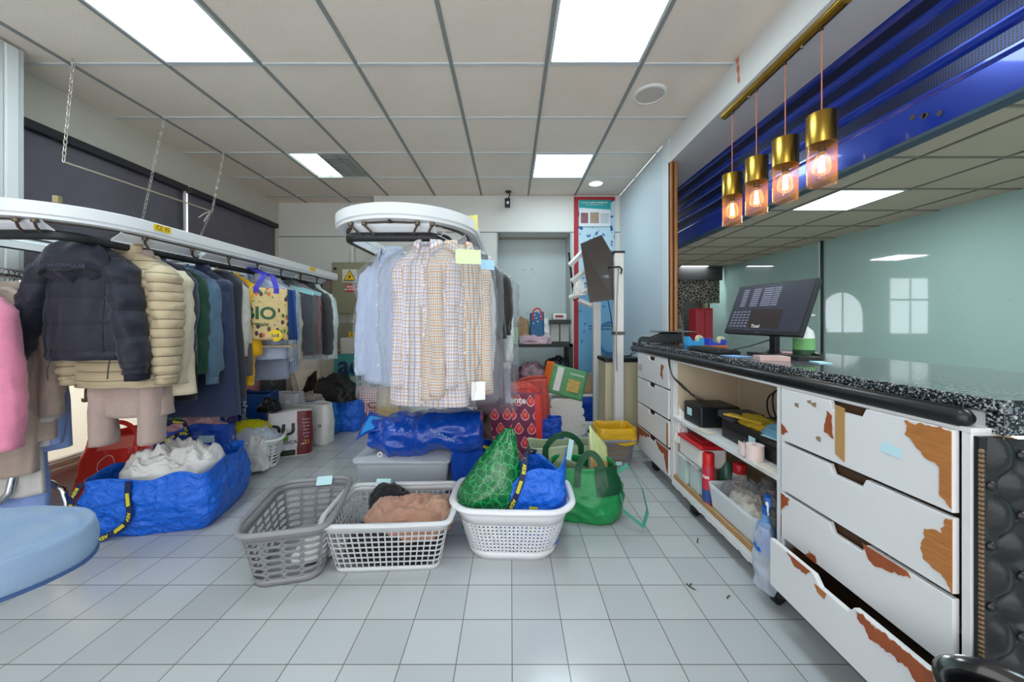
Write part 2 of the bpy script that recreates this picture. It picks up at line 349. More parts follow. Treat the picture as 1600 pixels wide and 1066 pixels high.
st('trim_8', MB().b2((XR-.012, 3.262, 1.43+CH), (XR+.06, 3.30, HC)).b2((XR-.008, 3.28, .0), (XR+.05, 3.40, HC)), mat('pale_trim', '#d3d9dc', .4), bevel=.003)
WOOD = NT('varnished_wood', .35); x, y, z = WOOD.sep(); wv = WOOD.N.new('ShaderNodeMapping'); wv.inputs['Scale'].default_value = (30, 30, 1.5); WOOD.L.new(WOOD.tc.outputs['Object'], wv.inputs[0])
WOOD.col(WOOD.mix(WOOD.noise(1.5, 4, wv.outputs[0], 2), '#8a5526', '#b9793c')); WOODM = WOOD.m
st('trim_9', MB().b2((XR+.0, 3.235, .95), (XR+.018, 3.262, CH+1.43)).b2((XR+.03, 3.225, .95), (XR+.055, 3.262, CH+1.43)), WOODM, bevel=.004)
st('trim_10', MB().b2((XR+.018, 3.24, .95), (XR+.03, 3.262, CH+1.43)), mat('dark_gap', '#3a2416', .6))
# fascia, soffit
g = NT('fascia_white', .5); x, y, z = g.sep(); g.col(g.mix(g.op('GREATER_THAN', g.noise(9, 4), .72), '#d9d8d6', '#b9ada3'))
st('beam', MB().b2((XR, -2.2, CH+1.43), (XR+.6, 3.28, HC+.05)).b2((XR+.05, 3.28, CH+1.43), (XR+.6, 4.4, HC+.05)), g.m, bevel=.003)
st('wall_right_upper', MB().b2((1.9, -2.2, CH+1.17), (1.96, 9, 3.2)), mat('shutter_box', '#26282c', .7))
# front wall with a wide shop opening (daylight)
mb = MB(); mb.b2((-3.3, -2.25, 0), (-2.9, -2.15, HC)); mb.b2((-2.9, -2.25, 2.75), (1.9, -2.15, HC+.3)); mb.b2((1.9, -2.25, 0), (5, -2.15, HC)); 
st('wall_front', mb, BW)
# ---------------- room beyond the counter
H2 = CH+1.163; C2 = NT('back_room_tile', .85); C2.bump(C2.noise(190, 3), .3, .004); C2.col('#b7ad98')
xs2 = [1.05+.61*i for i in range(-5, 7)]; ys2 = [3.79+.61*k for k in range(-10, 9)]
mb = MB(); lit2 = {(1.05+.61*3, 3): 0}
lights2 = [(2.88, 3.18), (1.66, 6.23), (3.49, 7.45), (3.49, .13), (2.27, .13), (2.88, -1.09)]  # out-of-view panels at the end are added to brighten this room
for i in range(11):
    for j in range(18):
        X, Y = xs2[i], ys2[j]
        if X < 1.7 and Y < 5.0: continue
        if any(abs(X-a) < .1 and abs(Y-b) < .1 for a, b in lights2): continue
        x0 = max(X, 1.96 if Y < 5 else X); x1 = min(X+.61, 4.47)
        if x1 > x0: mb.b2((x0, Y, H2+.004), (x1, Y+.61, H2+.03))
st('ceiling_far_room', mb, C2.m)
mb = MB()
for X in xs2:
    if X < 4.47: mb.b2((X-.01, -2.0 if X > 1.96 else 5.2, H2-.004), (X+.01, 9, H2+.02))
for Y in ys2: mb.b2((1.96 if Y < 5.2 else -2, Y-.01, H2-.004), (4.47, Y+.01, H2+.02))
st('trim_11', mb, mat('dark_bar', '#7d7768', .5))
PAN2 = mat('led_panel_far', '#f4fbff', .5, emit=ROOM2_STRENGTH, ecol=(.9, .97, 1))
for (a, b), lb in zip(lights2, ('bright LED ceiling panel seen through the counter opening under the shutter', 'LED ceiling panel above the ladder in the far room', 'LED ceiling panel beside the teal glass wall, far end', 'LED ceiling panel in the far room beyond the right picture edge, by the glass', 'LED ceiling panel in the far room beyond the right picture edge, by the shutter', 'rearmost LED ceiling panel of the far room behind the camera')):
    led(a, b, a+.61, b+.61, H2, lb, PAN2)
st('wall_far_room_roof', MB().b2((-2.2, 5.2, H2+.2), (4.6, 9.1, H2+.25)).b2((1.96, -2.2, H2+.2), (4.6, 5.2, H2+.25)), WHITE)
g = NT('teal_glass', .04); x, y, z = g.sep(); sc_ = g.op('GREATER_THAN', g.noise(14, 6, dist=1.5), .74)
g.col(g.mix(sc_, g.mix(g.noise(1.1, 2), '#a3c4be', '#b0cec8'), '#7da19c')); TEAL = g.m; g.b.inputs['Coat Weight'].default_value = 1; g.b.inputs['Coat Roughness'].default_value = .01; g.b.inputs['IOR'].default_value = 1.7
st('wall_teal_glass_far', MB().b2((4.47, 5.30, .0), (4.5, 8.2, H2+.06)), TEAL)
st('wall_teal_glass_near', MB().b2((4.45, -2.2, .0), (4.48, 5.20, H2+.06)), TEAL)
st('trim_12', MB().b2((4.42, 5.19, 0), (4.49, 5.21, H2)).b2((4.44, 8.19, 0), (4.5, 8.21, H2)), mat('dark_edge', '#1d2a2b', .3))
st('wall_far', MB().b2((-2.3, 9, 0), (5.2, 9.1, 3)).b2((4.6, 5.0, 0), (4.7, 9, 3)), mat('far_wall_beige', '#a99f8b', .7))
st('wall_far_left', MB().b2((-2.35, 5.2, 0), (-2.25, 9.1, 3)), mat('far_wall_beige'))
# arch window and square window in the far wall (they show as reflections in the teal glass)
DAY = mat('daylight_pane', '#eef6ff', .5, emit=1.6, ecol=(.85, .93, 1))
t = st('window_3', MB().prism([(-.5, 0), (.5, 0), (.5, .45)]+[(.5*math.cos(R(a)), .45+.55*math.sin(R(a))) for a in range(10, 180, 10)]+[(-.5, .45)], TR(.75, 8.98, .95, 0, 90), .012), DAY)
MB().b2((.73, 8.955, .95), (.77, 8.97, 1.95)).b2((.22, 8.955, .93), (1.28, 8.97, .98)).build('window_frame', WHITE, t)
t = st('window_4', MB().b2((-1.35, 8.965, .95), (-.45, 8.98, 2.3)), DAY); MB().b2((-.92, 8.94, .95), (-.88, 8.965, 2.3)).b2((-1.35, 8.94, 1.75), (-.45, 8.965, 1.8)).build('window_frame', WHITE, t)
# dark lattice partition, ladder, red cabinet
g = NT('lattice_panel', .5); v = g.voro(16, 'DISTANCE_TO_EDGE'); g.col(g.mix(g.op('LESS_THAN', v, .09), '#2c2b2a', '#8f8a80')); LAT = g.m
t = thing('lattice_screen', 'dark patterned lattice screen hanging in the far room above the ladder', 'screen', (3.1, 8.0, 1.5))
MB().b2((2.6, 7.6, 1.62), (4.35, 7.63, 2.1)).build('panel', LAT, t)
MB().b2((2.6, 7.58, 2.1), (4.4, 7.65, H2)).build('header', DARK, t)
MB().b2((3.5, 7.6, 0), (3.62, 7.66, 1.62)).build('post', LAT, t)
MB().b2((2.55, 8.5, 0), (4.4, 8.55, 2.3)).build('backboard', DARK, label='dark board wall behind the ladder and red cabinet', cat='board')
t = thing('red_cabinet', 'tall red cabinet standing in the far room beside the teal glass', 'cabinet', (3.95, 7.2, 0))
MB().b2((3.66, 7.2, 0), (3.99, 7.5, 1.5)).build('body', mat('cabinet_red', '#a02530', .35), t, bevel=.01)
MB().b2((3.67, 7.18, .05), (3.82, 7.2, 1.46)).build('door', mat('cabinet_red2', '#b83340', .3), t, bevel=.005); MB().b2((3.83, 7.18, .05), (3.98, 7.2, 1.46)).build('door', mat('cabinet_red2'), t, bevel=.005)
t = thing('stepladder', 'small aluminium stepladder standing in the far room', 'ladder', (3.08, 6.8, 0))
for s in (0, .42): MB().tube([(2.87+s, 6.7, 0), (2.97+s*.62, 6.95, 1.35)], .018, 6).build('leg', STEEL, t); MB().tube([(2.87+s, 7.35, 0), (2.97+s*.62, 6.97, 1.35)], .014, 6).build('leg', STEEL, t)
for k in range(4): q = (k+1)/5; MB().box((3.08, 6.7+.25*q, 1.35*q), (.42*(1-.35*q), .07, .025)).build('step', STEEL, t)

# ---------------- roller shutter
SBL = mat('shutter_blue', '#10309a', .22, .3, coat=.5)
g = NT('shutter_mesh', .3, metal=.4); x, y, z = g.sep(); cb = g.N.new('ShaderNodeCombineXYZ'); g.put(cb.inputs[0], y); g.put(cb.inputs[1], z)
vd = g.voro(95, rnd=.0, vec=cb.outputs[0]); g.col(g.mix(g.op('LESS_THAN', vd, .37), '#1c2658', '#08080c')); SPF = g.m
t = thing('roller_shutter', 'blue perforated metal roller shutter half lowered over the counter opening', 'roller shutter', (1.78, 1, CH+.803))
mb = MB(); mb.b2((1.765, -2.0, CH+.803), (1.80, 4.2, CH+.955)); mb.build('bottom_rail', SBL, t, bevel=.008)
MB().b2((1.75, -2.0, CH+.79), (1.815, 4.2, CH+.806)).build('rubber_edge', mat('shutter_edge', '#1c3b52', .5), t)
z0 = CH+.96; k = 0
while z0 < CH+1.72:
    h = .112
    prof = [(.0, .0), (-.006, .012), (-.006, .022), (.004, .03), (.004, h-.022), (-.010, h-.012), (-.008, h-.003), (.0, h)]
    a = MB(); 
    for i in range(len(prof)-1):
        (x0, q0), (x1, q1) = prof[i], prof[i+1]
        a.add([(1.78+x0, -2, z0+q0), (1.78+x0, 4.2, z0+q0), (1.78+x1, 4.2, z0+q1), (1.78+x1, -2, z0+q1)], [(0, 1, 2, 3)], 1 if i == 3 else 0)
    a.build('slat', [SBL, SPF], t, solid=.002); z0 += h+.002; k += 1
m_ = MB()
for yy in (1.55, 1.50, 1.60, 1.56): m_.cyl((1.762, yy, CH+.86+.05*(yy-1.5)*8), (1.768, yy, CH+.86+.05*(yy-1.5)*8), .011, n=10)
m_.build('rivets', DARK, t)

# ---------------- brass pendant fitting
t = thing('pendant_light_bar', 'slim brass ceiling bar carrying four pendant lamps under the beam', 'light fitting', (1.475, 2.06, CH+1.40))
m_ = MB(); n = 12
m_.grid(lambda u, v: Vector((1.475+.028*math.cos(R(180+180*u)), 1.60+.92*v, CH+1.43+.03*math.sin(R(180+180*u)))), 12, 2); m_.b2((1.447, 1.60, CH+1.425), (1.503, 1.602, CH+1.43))
m_.add([(1.475+.028*math.cos(R(180+180*k/12)), yy, CH+1.43+.03*math.sin(R(180+180*k/12))) for yy in (1.60, 2.52) for k in range(13)], [tuple(range(13)), tuple(range(13, 26))])
m_.build('bar', BRASS, t, smooth=50)
for yy in (1.85, 2.26): MB().cyl((1.475, yy, CH+1.39), (1.475, yy, CH+1.402), .006, n=10).build('fixing_nut', CHROME, t)
ROSE = mat('copper_cord', '#c2755a', .6); AMBER = plastic('amber_glass', '#e8a860', .05, .05, 3, .02); BULBG = plastic('bulb_glass', '#f0c890', .06, .05, 3, .02)
FIL = mat('filament', '#ffb050', .5, emit=60, ecol=(1, .62, .22))
pl0 = None; PN = ('nearest the camera and largest', 'second from the camera', 'third from the camera', 'farthest from the camera, nearest the wall corner')
for k, yy in enumerate((1.73, 1.96, 2.19, 2.43)):
    zb = CH+.650
    if pl0 is None:
        px, py = 1.475, yy
        t = thing('pendant_lamp', 'x', 'pendant lamp', (px, py, zb), 'brass and amber glass pendants over the counter'); pl0 = t
        MB().tube([(px, py, zb+.33), (px, py, CH+1.40)], .0028, 6).build('cord', ROSE, t)
        MB().cyl((px, py, CH+1.385), (px, py, CH+1.40), .007, n=10).build('cord_grip', BLACK, t)
        MB().lathe([(.004, .335), (.0585, .335), (.06, .333), (.06, .19), (.058, .19), (.058, .325), (.004, .325)], (px, py, zb), 40).build('lamp_cap', BRASS, t, smooth=40)
        MB().lathe([(.058, .20), (.0575, .0), (.045, .0), (.0445, .004), (.0550, .005), (.0555, .20)], (px, py, zb), 40).build('glass_shade', AMBER, t, smooth=60)
        b = MB().lathe([(.001, .045), (.018, .048), (.034, .065), (.038, .088), (.033, .115), (.02, .145), (.014, .16)], (px, py, zb), 24).build('bulb', BULBG, t, smooth=80)
        fm = MB()
        for a in range(6):
            x0, y0 = .012*math.cos(a*R(60)), .012*math.sin(a*R(60)); fm.tube([(px+x0*.5, py+y0*.5, zb+.14), (px+x0, py+y0, zb+.065)], .0014, 5)
        fm.build('filament', FIL, b)
        MB().lathe([(.001, .19), (.016, .19), (.016, .155), (.001, .155)], (px, py, zb), 16).build('lamp_holder', BLACK, t)
    else: t = copy_tree(pl0, (1.475, yy, zb))
    t['label'] = 'hanging brass and amber glass pendant lamp, '+PN[k]
m_ = MB()
for k in range(3): m_.tube([(1.418-.003*k, 2.27+.01*k, HC), (1.414, 2.28-.01*k, HC-.07), (1.416, 2.26+.008*k, HC-.14), (1.44, 2.27, CH+1.425)], .003, 5)
m_.build('power_cord', ROSE, label='twisted copper coloured flex running from ceiling to the brass bar', cat='cord')
# ---------------- overhead garment conveyors
PW = mat('enamel_white', '#e6e8ea', .3, coat=.3); RUB = mat('black_rubber', '#1b1c1e', .45); CLIP = mat('bracket_bronze', '#6f6153', .4, .7); HOODM = mat('hood_sheet', '#eef1f4', .4)
def oval(xl, xr, y0, y1, r, n=14):                # open-far rounded loop seen from above: from far right, round the near end, to far left
    pts = [(xr, y1)]+[(xr, y1-(y1-y0-r)*k/6) for k in range(1, 6)]
    pts += [(xr-r+r*math.cos(a), y0+r-r*math.sin(a)) for a in [R(90)*k/n for k in range(n+1)]]
    pts += [(xl+r-r*math.sin(a), y0+r-r*math.cos(a)) for a in [R(90)*k/n for k in range(n+1)]]
    pts += [(xl, y0+r+(y1-y0-r)*k/6) for k in range(1, 7)]
    return pts
def sweep(mb, path, prof, mi=0):                  # prof: (outward, z) section swept along a horizontal path
    n = len(path); k = len(prof); vs = []
    for i, (x, y) in enumerate(path):
        a = path[max(i-1, 0)]; b = path[min(i+1, n-1)]; d = Vector((b[0]-a[0], b[1]-a[1], 0)).normalized(); o = Vector((-d.y, d.x, 0))
        vs += [Vector((x, y, 0))+o*p+Vector((0, 0, q)) for p, q in prof]
    mb.add(vs, [(i*k+j, i*k+(j+1) % k, (i+1)*k+(j+1) % k, (i+1)*k+j) for i in range(n-1) for j in range(k)]+[tuple(range(k)), tuple(range((n-1)*k, n*k))], mi)
def conveyor(xl, xr, y0, y1, ztop, label, dz=0):
    t = thing('garment_conveyor', label, 'garment conveyor', ((xl+xr)/2, y0, 0))
    zt = ztop
    a = MB(); sweep(a, oval(xl, xr, y0, y1, .385), [(-.0, zt), (.012, zt-.006), (.012, zt-.058), (.004, zt-.064), (.004, zt-.078), (-.012, zt-.08), (-.075, zt-.08), (-.075, zt-.07), (-.02, zt-.06), (-.014, zt-.004)])
    a.build('housing_band', PW, t, smooth=35)
    a = MB(); sweep(a, oval(xl+.03, xr-.03, y0+.03, y1, .36), [(-.01, zt-.076), (-.01, zt-.086), (-.03, zt-.086), (-.03, zt-.076)]); a.build('track', mat('track_brown', '#55473c', .5, .4), t, smooth=35)
    # clothes rail: black tube on a white carrier, chamfered corners
    L_, R_ = xl+.125, xr-.125; yr = y0+.115; zr = zt-.142
    c = .10; path = [(R_, y1-.1)]+[(R_, y1-.1-(y1-.1-yr-c)*k/10) for k in range(1, 10)]
    path += [(R_-c+c*math.cos(R(90)*k/6), yr+c-c*math.sin(R(90)*k/6)) for k in range(7)]+[(L_+.06-.06*math.sin(R(90)*k/6), yr+.06-.06*math.cos(R(90)*k/6)) for k in range(7)]
    path += [(L_, yr+.06+(y1-.1-yr-.06)*k/10) for k in range(1, 11)]
    a = MB(); o_ = [(.016*math.cos(R(36*k))+(.002 if k % 2 else 0), zr+.024*math.sin(R(36*k))) for k in range(10)]; sweep(a, path, o_); a.build('clothes_rail', RUB, t, smooth=50)
    a = MB(); sweep(a, path, [(-.016, zr-.018), (-.016, zr+.018), (-.022, zr+.018), (-.022, zr-.018)]); a.build('rail_backing', PW, t, smooth=40)
    # sloping inner hoods
    hm = HOODM
    def hood(p, q, name='hood_panel'):
        p, q = Vector((*p, 0)), Vector((*q, 0)); d = (q-p).normalized(); o = Vector((d.y, -d.x, 0)); zz = Vector((0, 0, 1))
        b = MB(); prof = [(0, zt-.083), (-.01, zt-.095), (-.05, zt-.120), (-.052, zt-.130)]
        for i in range(3):
            (a0, z0), (a1, z1) = prof[i], prof[i+1]; b.add([p+o*a0+zz*z0, q+o*a0+zz*z0, q+o*a1+zz*z1, p+o*a1+zz*z1], [(0, 1, 2, 3)])
        b.build(name, hm, t, solid=.004)
    hood((xl+.17, y0+.07), (xr-.17, y0+.07))
    yy = y0+.30
    while yy < y1-.2:
        e = min(yy+.5, y1-.05); hood((xr-.05, yy), (xr-.05, e)); hood((xl+.05, e), (xl+.05, yy)); yy += .54
    # brackets with carrier wheels
    bp = [(xl+.18, y0+.055), (xl+.25, y0+.045), (xr-.25, y0+.045), (xr-.18, y0+.055)]
    yy = y0+.42
    while yy < y1-.1: bp += [(xr-.045, yy), (xl+.045, yy)]; yy += .30
    for (x, y) in bp:
        b = MB().cyl((x, y, zt-.085), (x, y, zt-.10), .013, n=10); dx = .03 if x < (xl+xr)/2 else -.03
        b.tube([(x, y, zt-.10), (x+dx*.6, y+.02, zt-.118), (x+dx, y+.05, zt-.135)], .006, 6); b.build('bracket', CLIP, t, smooth=50)
    # cross beams, motor box and hangers from the ceiling at the far part
    MB().b2((xl+.1, y1-.35, zt-.06), (xr-.1, y1-.31, zt-.03)).build('cross_beam', GREY, t, bevel=.003)
    MB().b2((xl+.1, y0+1.15, zt-.10), (xr-.1, y0+1.18, zt-.07)).build('cross_beam', GREY, t, bevel=.003)
    m = (xl+xr)/2
    MB().b2((m-.04, y0+.7, zt-.05), (m+.04, y1-.3, zt+.01)).build('spine_beam', PW, t, bevel=.004)
    return t, zr, R_, L_, yr
cv2 = conveyor(-.965, -.205, 1.735, 4.35, CH+.575, 'white oval overhead garment conveyor with black rail in the middle of the room')
cv1 = conveyor(-2.77, -1.98, 1.60, 4.15, CH+.555, 'long white overhead garment conveyor with black rail along the left window')
# legs that hold the conveyors up
MB().b2((-.63, 4.02, 0), (-.57, 4.08, CH+.5)).build('upright', PW, cv2[0], bevel=.004)
for yy in (2.6, 3.9): MB().b2((XL, yy, CH+.44), (-2.3, yy+.04, CH+.48)).build('wall_bracket', PW, cv1[0], bevel=.004)
t1 = cv1[0]
MB().prism([(-.05, -.017), (.05, -.017), (.05, .017), (-.05, .017)], Matrix(((0, 0, 1, -1.966), (1, 0, 0, 2.06), (0, 1, 0, CH+.528), (0, 0, 0, 1))), .002).build('rating_label', YELLOW, t1, label='small yellow rating label')
text('CE 95', .032, DTXT, plane((-1.9625, 2.06, CH+.527), (0, 1, 0), (0, 0, 1)), t1, 'label_lettering')
MB().prism([(-.05, -.017), (.05, -.017), (.05, .017), (-.05, .017)], Matrix(((0, 0, 1, -1.966), (1, 0, 0, 3.62), (0, 1, 0, CH+.528), (0, 0, 0, 1))), .002).build('rating_label', YELLOW, t1, label='small yellow rating label')
MB().cyl((-2.3, 1.85, CH+.50), (-2.3, 1.85, CH+.58), .02, n=12).cyl((-2.3, 1.85, CH+.58), (-2.3, 1.85, CH+.60), .035, n=6).cyl((-2.3, 1.85, CH+.605), (-2.3, 1.85, CH+.64), .018, n=6).build('mounting_bolt', mat('brass_bolt', '#8d8260', .4, .7), t1)
MB().prism([(-.03, -.045), (.03, -.04), (.028, .045), (-.03, .04)], TR(-.214, 2.05, CH+.56, 0, 90), .001).build('paper_tag', mat('yellow_paper', '#e9e08a', .7), cv2[0], label='small yellow paper tag')

# chains and hanging rod by the left window
CHN = mat('chain_zinc', '#c8c4ba', .35, .6)
def chain(p, q, label, slack=0):
    p, q = Vector(p), Vector(q); n = max(4, int((q-p).length/.036)); b = MB(); d = (q-p).normalized(); sx = d.cross(Vector((0, 1, 0))).normalized(); sy = d.cross(sx)
    for k in range(n):
        c = p.lerp(q, (k+.5)/n)+Vector((0, 0, -slack*math.sin(math.pi*(k+.5)/n))); s = sx if k % 2 else sy; L = (q-p).length/n*.68
        b.tube([c+d*L*math.cos(a)+s*.0085*math.sin(a) for a in [R(45)*j for j in range(8)]], .0023, 5, closed=True)
    return b.build('chain', CHN, smooth=60, label=label, cat='chain')
XC = -2.72
def onceil(u, v): Y = F*(HC-CH)/(V0-v); return ((u-U0)/F*Y, Y, HC)
a = onceil(115, 93); b = onceil(257, 184); c_ = onceil(350, 237)
Yr0, Yr1 = a[1]-.03, c_[1]+.1
ra = W(99, 253, a[1]-.02); rb = W(330, 330, c_[1]-.02)
chain(a, ra, 'thin chain hanging from ceiling nearest the camera, holding one end of a rod')
chain(b, W(222, 346, b[1]+.05), 'middle thin chain hanging from the ceiling over the left conveyor')
chain(c_, W(331, 332, c_[1]), 'farthest thin chain hanging from the ceiling, with white tie at its rod end')
MB().tube([ra, rb], .006, 8).build('hanging_rod', mat('rod_cream', '#c4bd9f', .4, .3), smooth=60, label='thin pale rod hanging level from the chains by the left window', cat='rod')
chain(rb, W(312, 372, c_[1]), 'short slanting chain end running from the rod down to the left conveyor')
MB().tube([rb, rb+Vector((-.06, 0, -.02)), rb+Vector((-.12, .0, -.06))], .005, 6).tube([rb, rb+Vector((-.04, 0, -.05)), rb+Vector((-.07, 0, -.10))], .005, 6).build('tie', WHITE, label='knotted white strip tied around the end of the hanging rod', cat='tie')
# camera on the ceiling
t = thing('hanging_sensor', 'small black device with white square hanging from ceiling at the back', 'sensor', (-.04, 4.6, 2.7))
MB().tube([(-.03, 4.6, HC-.01), (-.01, 4.58, HC-.05), (-.035, 4.6, HC-.09)], .008, 6).lathe([(.001, 0), (.04, 0), (.04, -.008), (.001, -.008)], (-.03, 4.6, HC), 16).build('bracket', BLACK, t)
MB().b2((-.075, 4.57, HC-.20), (-.005, 4.63, HC-.09)).build('body', BLACK, t, bevel=.008); MB().b2((-.05, 4.565, HC-.165), (-.025, 4.57, HC-.135)).build('badge', WTXT, t)
# ---------------- reception counter
CF, CB, TOP = 1.13, 1.60, 1.03
CW = NT('chipped_white', .45); CW.col(CW.mix(CW.op('GREATER_THAN', CW.noise(7, 5), .735), CW.mix(CW.noise(2), '#d8d7d8', '#e2e1e1'), '#a67a52')); CWM = CW.m
WOODR = NT('bare_wood', .6); mp = WOODR.N.new('ShaderNodeMapping'); mp.inputs['Scale'].default_value = (6, 3, 40); WOODR.L.new(WOODR.tc.outputs['Object'], mp.inputs[0])
WOODR.col(WOODR.mix(WOODR.noise(2.5, 5, mp.outputs[0], 2.5), '#8a4a1e', '#c98a4a')); BARE = WOODR.m
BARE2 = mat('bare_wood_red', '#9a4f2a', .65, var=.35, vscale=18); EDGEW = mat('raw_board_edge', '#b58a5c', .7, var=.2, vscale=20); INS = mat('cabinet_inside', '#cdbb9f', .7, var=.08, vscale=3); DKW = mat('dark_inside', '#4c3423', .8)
GRAN = NT('granite', .07); v1 = GRAN.voro(230, col=True); sp = GRAN.N.new('ShaderNodeSeparateColor'); GRAN.L.new(v1, sp.inputs[0])
a1 = GRAN.op('GREATER_THAN', sp.outputs[0], .70); a2 = GRAN.op('GREATER_THAN', sp.outputs[1], .87)
GRAN.col(GRAN.mix(a2, GRAN.mix(a1, '#1d2126', '#6b7178'), '#a9a8a6')); GRANM = GRAN.m
LEA = mat('black_leather', '#08090b', .36, bump=(260, .2, .003), coat=.1)
t = thing('counter_worktop', 'long speckled dark granite worktop with a black padded edge', 'worktop', (1.5, 2.2, 1.0))
MB().b2((1.18, .872, TOP-.035), (1.93, 3.27, TOP)).b2((1.18, 3.27, TOP-.035), (1.40, 3.55, TOP)).build('slab', GRANM, t, bevel=.006)
MB().b2((1.18, .872, TOP-.085), (1.93, .908, TOP-.035)).build('edge_strip', GRANM, t, bevel=.003)
MB().tube([(1.142, y, TOP-.052) for y in (.905, .92, 2.0, 3.0, 3.40, 3.44)], [.014, .026, .026, .026, .026, .012], 14).build('padded_edge', LEA, t, smooth=60)
EM = thing('counter_cabinet_near', 'x', 'drawer cabinet', (1.35, 1.2, 0)); EM.name = 'drawer_cabinet'; FR['drawer_cabinet'] = FR['counter_cabinet_near'] if 'counter_cabinet_near' in FR else Vector((1.35, 1.2, 0))
EM['label'] = 'chipped white four-drawer cabinet under the near end of the counter'
def carcass(t, y0, y1, n=1):
    b = MB(); b.b2((CF, y0, .13), (CB, y0+.02, .945)).b2((CF, y1-.02, .13), (CB, y1, .945)).b2((CF, y0, .11), (CB, y1, .135)).b2((CF, y0, .945), (CB, y1, .958)).b2((CF+.06, y0, .958), (CB, y1, .994)); b.build('body', CWM, t, bevel=.002)
    MB().b2((CB-.01, y0, .13), (CB, y1, .99)).build('back_panel', INS, t)
def blob(cy, cz, pts): return [(cy+a, cz+b) for a, b in pts]
def chips(poly, x, name, m, t, th=.0025, seed=1, amp=.006):   # torn-veneer patch on a drawer front, jagged outline
    out = []; n = len(poly)
    for i in range(n):
        a, b = Vector((*poly[i], 0)), Vector((*poly[(i+1) % n], 0)); amp *= 1.0; k = max(1, int((b-a).length/.006)); d = (b-a).normalized() if (b-a).length else a; nn = Vector((-d.y, d.x, 0))
        onedge = abs(a.x-b.x) < 1e-4 or abs(a.y-b.y) < 1e-4
        for j in range(k):
            p = a.lerp(b, j/k); w = 0 if onedge else amp*(1.5*nz(p.x*32, p.y*32, seed)+1.1*nz(p.x*90, p.y*90, seed+3)); p = p+nn*w; out.append((p.x, p.y))
    M = Matrix(((0, 0, -1, x), (1, 0, 0, 0), (0, 1, 0, 0), (0, 0, 0, 1)))
    return MB().prism(out, M, th).build(name, m, t)
def drawer(t, y0, y1, z0, z1, x=CF, notch=True, th=.018, rz=0, side=True):
    yc = (y0+y1)/2; nw = min(.055, (y1-y0)*.14); nd = .03 if (y1-y0) > .4 else .02
    P = [(y0, z0), (y1, z0), (y1, z1)]+([(yc+nw+.012, z1), (yc+nw-.002, z1-nd), (yc-nw+.002, z1-nd), (yc-nw-.012, z1)] if notch else [])+[(y0, z1)]
    M = Matrix(((0, 0, 1, x), (1, 0, 0, 0), (0, 1, 0, 0), (0, 0, 0, 1)))
    d = MB().prism(P, M, th).build('drawer', CWM, t, bevel=.0015)
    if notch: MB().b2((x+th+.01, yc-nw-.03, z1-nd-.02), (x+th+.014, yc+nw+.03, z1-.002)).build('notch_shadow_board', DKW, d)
    return d
t = EM; y0, y1 = .895, 1.525; carcass(t, y0, y1)
zz = [(.735, .945), (.53, .722), (.335, .517)]
ds = [drawer(t, y0+.028, y1-.018, a, b, x=CF-.012) for a, b in zz]
xf = CF-.012
chips([(y0+.03, .945), (y0+.14, .940), (y0+.135, .905), (y0+.09, .855), (y0+.055, .84), (y0+.055, .775), (y0+.03, .745)], xf, 'bare_wood_patch', BARE, ds[0], seed=2)
chips([(y1-.205-.10, .93), (y1-.17-.10, .935), (y1-.17-.10, .765), (y1-.205-.10, .75)], xf, 'tape_strip', mat('brown_tape', '#b48c56', .4), ds[0], amp=.001)
chips([(y1-.255, .895), (y1-.235, .905), (y1-.225, .83), (y1-.262, .815)], xf, 'chip', BARE2, ds[0], seed=8, amp=.004)
chips([(y1-.02, .80), (y1-.055, .775), (y1-.03, .755), (y1-.02, .76)], xf, 'chip', BARE2, ds[0], seed=9, amp=.004)
for q, (a, b) in enumerate(((y1-.09, .90), (y1-.15, .925), (y1-.17, .92), (y1-.19, .80))): chips([(a, b), (a-.018, b+.004), (a-.02, b-.012), (a-.004, b-.010)], xf, 'chip', mat('chip_tan', '#8d7762', .7), ds[0], seed=12+q, amp=.003)
chips([(y0+.028, .722), (y0+.045, .715), (y0+.05, .675), (y0+.09, .66), (y0+.10, .605), (y0+.09, .585), (y0+.04, .56), (y0+.028, .53)], xf, 'bare_wood_patch', BARE, ds[1], seed=3)
chips([(y1-.018, .517), (y1-.06, .51), (y1-.055, .485), (y1-.035, .455), (y1-.018, .44)], xf, 'bare_wood_patch', BARE2, ds[2], seed=4)
chips([(1.16, .517), (1.03, .517), (1.02, .505), (1.075, .485), (1.12, .47), (1.145, .49)], xf, 'bare_wood_patch', BARE2, ds[2], seed=5)
chips([(1.38, .335), (1.33, .335), (1.34, .36), (1.37, .365)], xf, 'chip', BARE2, ds[2], seed=6)
chips([(y1-.003, .42), (y1-.016, .42), (y1-.017, .35), (y1-.003, .33)], CF-.0005, 'chip', BARE2, t, seed=7, amp=.003)
# label slip stuck on the top drawer
MB().prism([(-.028, -.014), (.03, -.018), (.034, .008), (-.02, .018)], Matrix(((0, 0, -1, xf-.001), (-1, 0, 0, 1.075), (0, 1, 0, .845), (0, 0, 0, 1))), .001).build('paper_slip', PAPER, ds[0], label='pale blue paper slip')
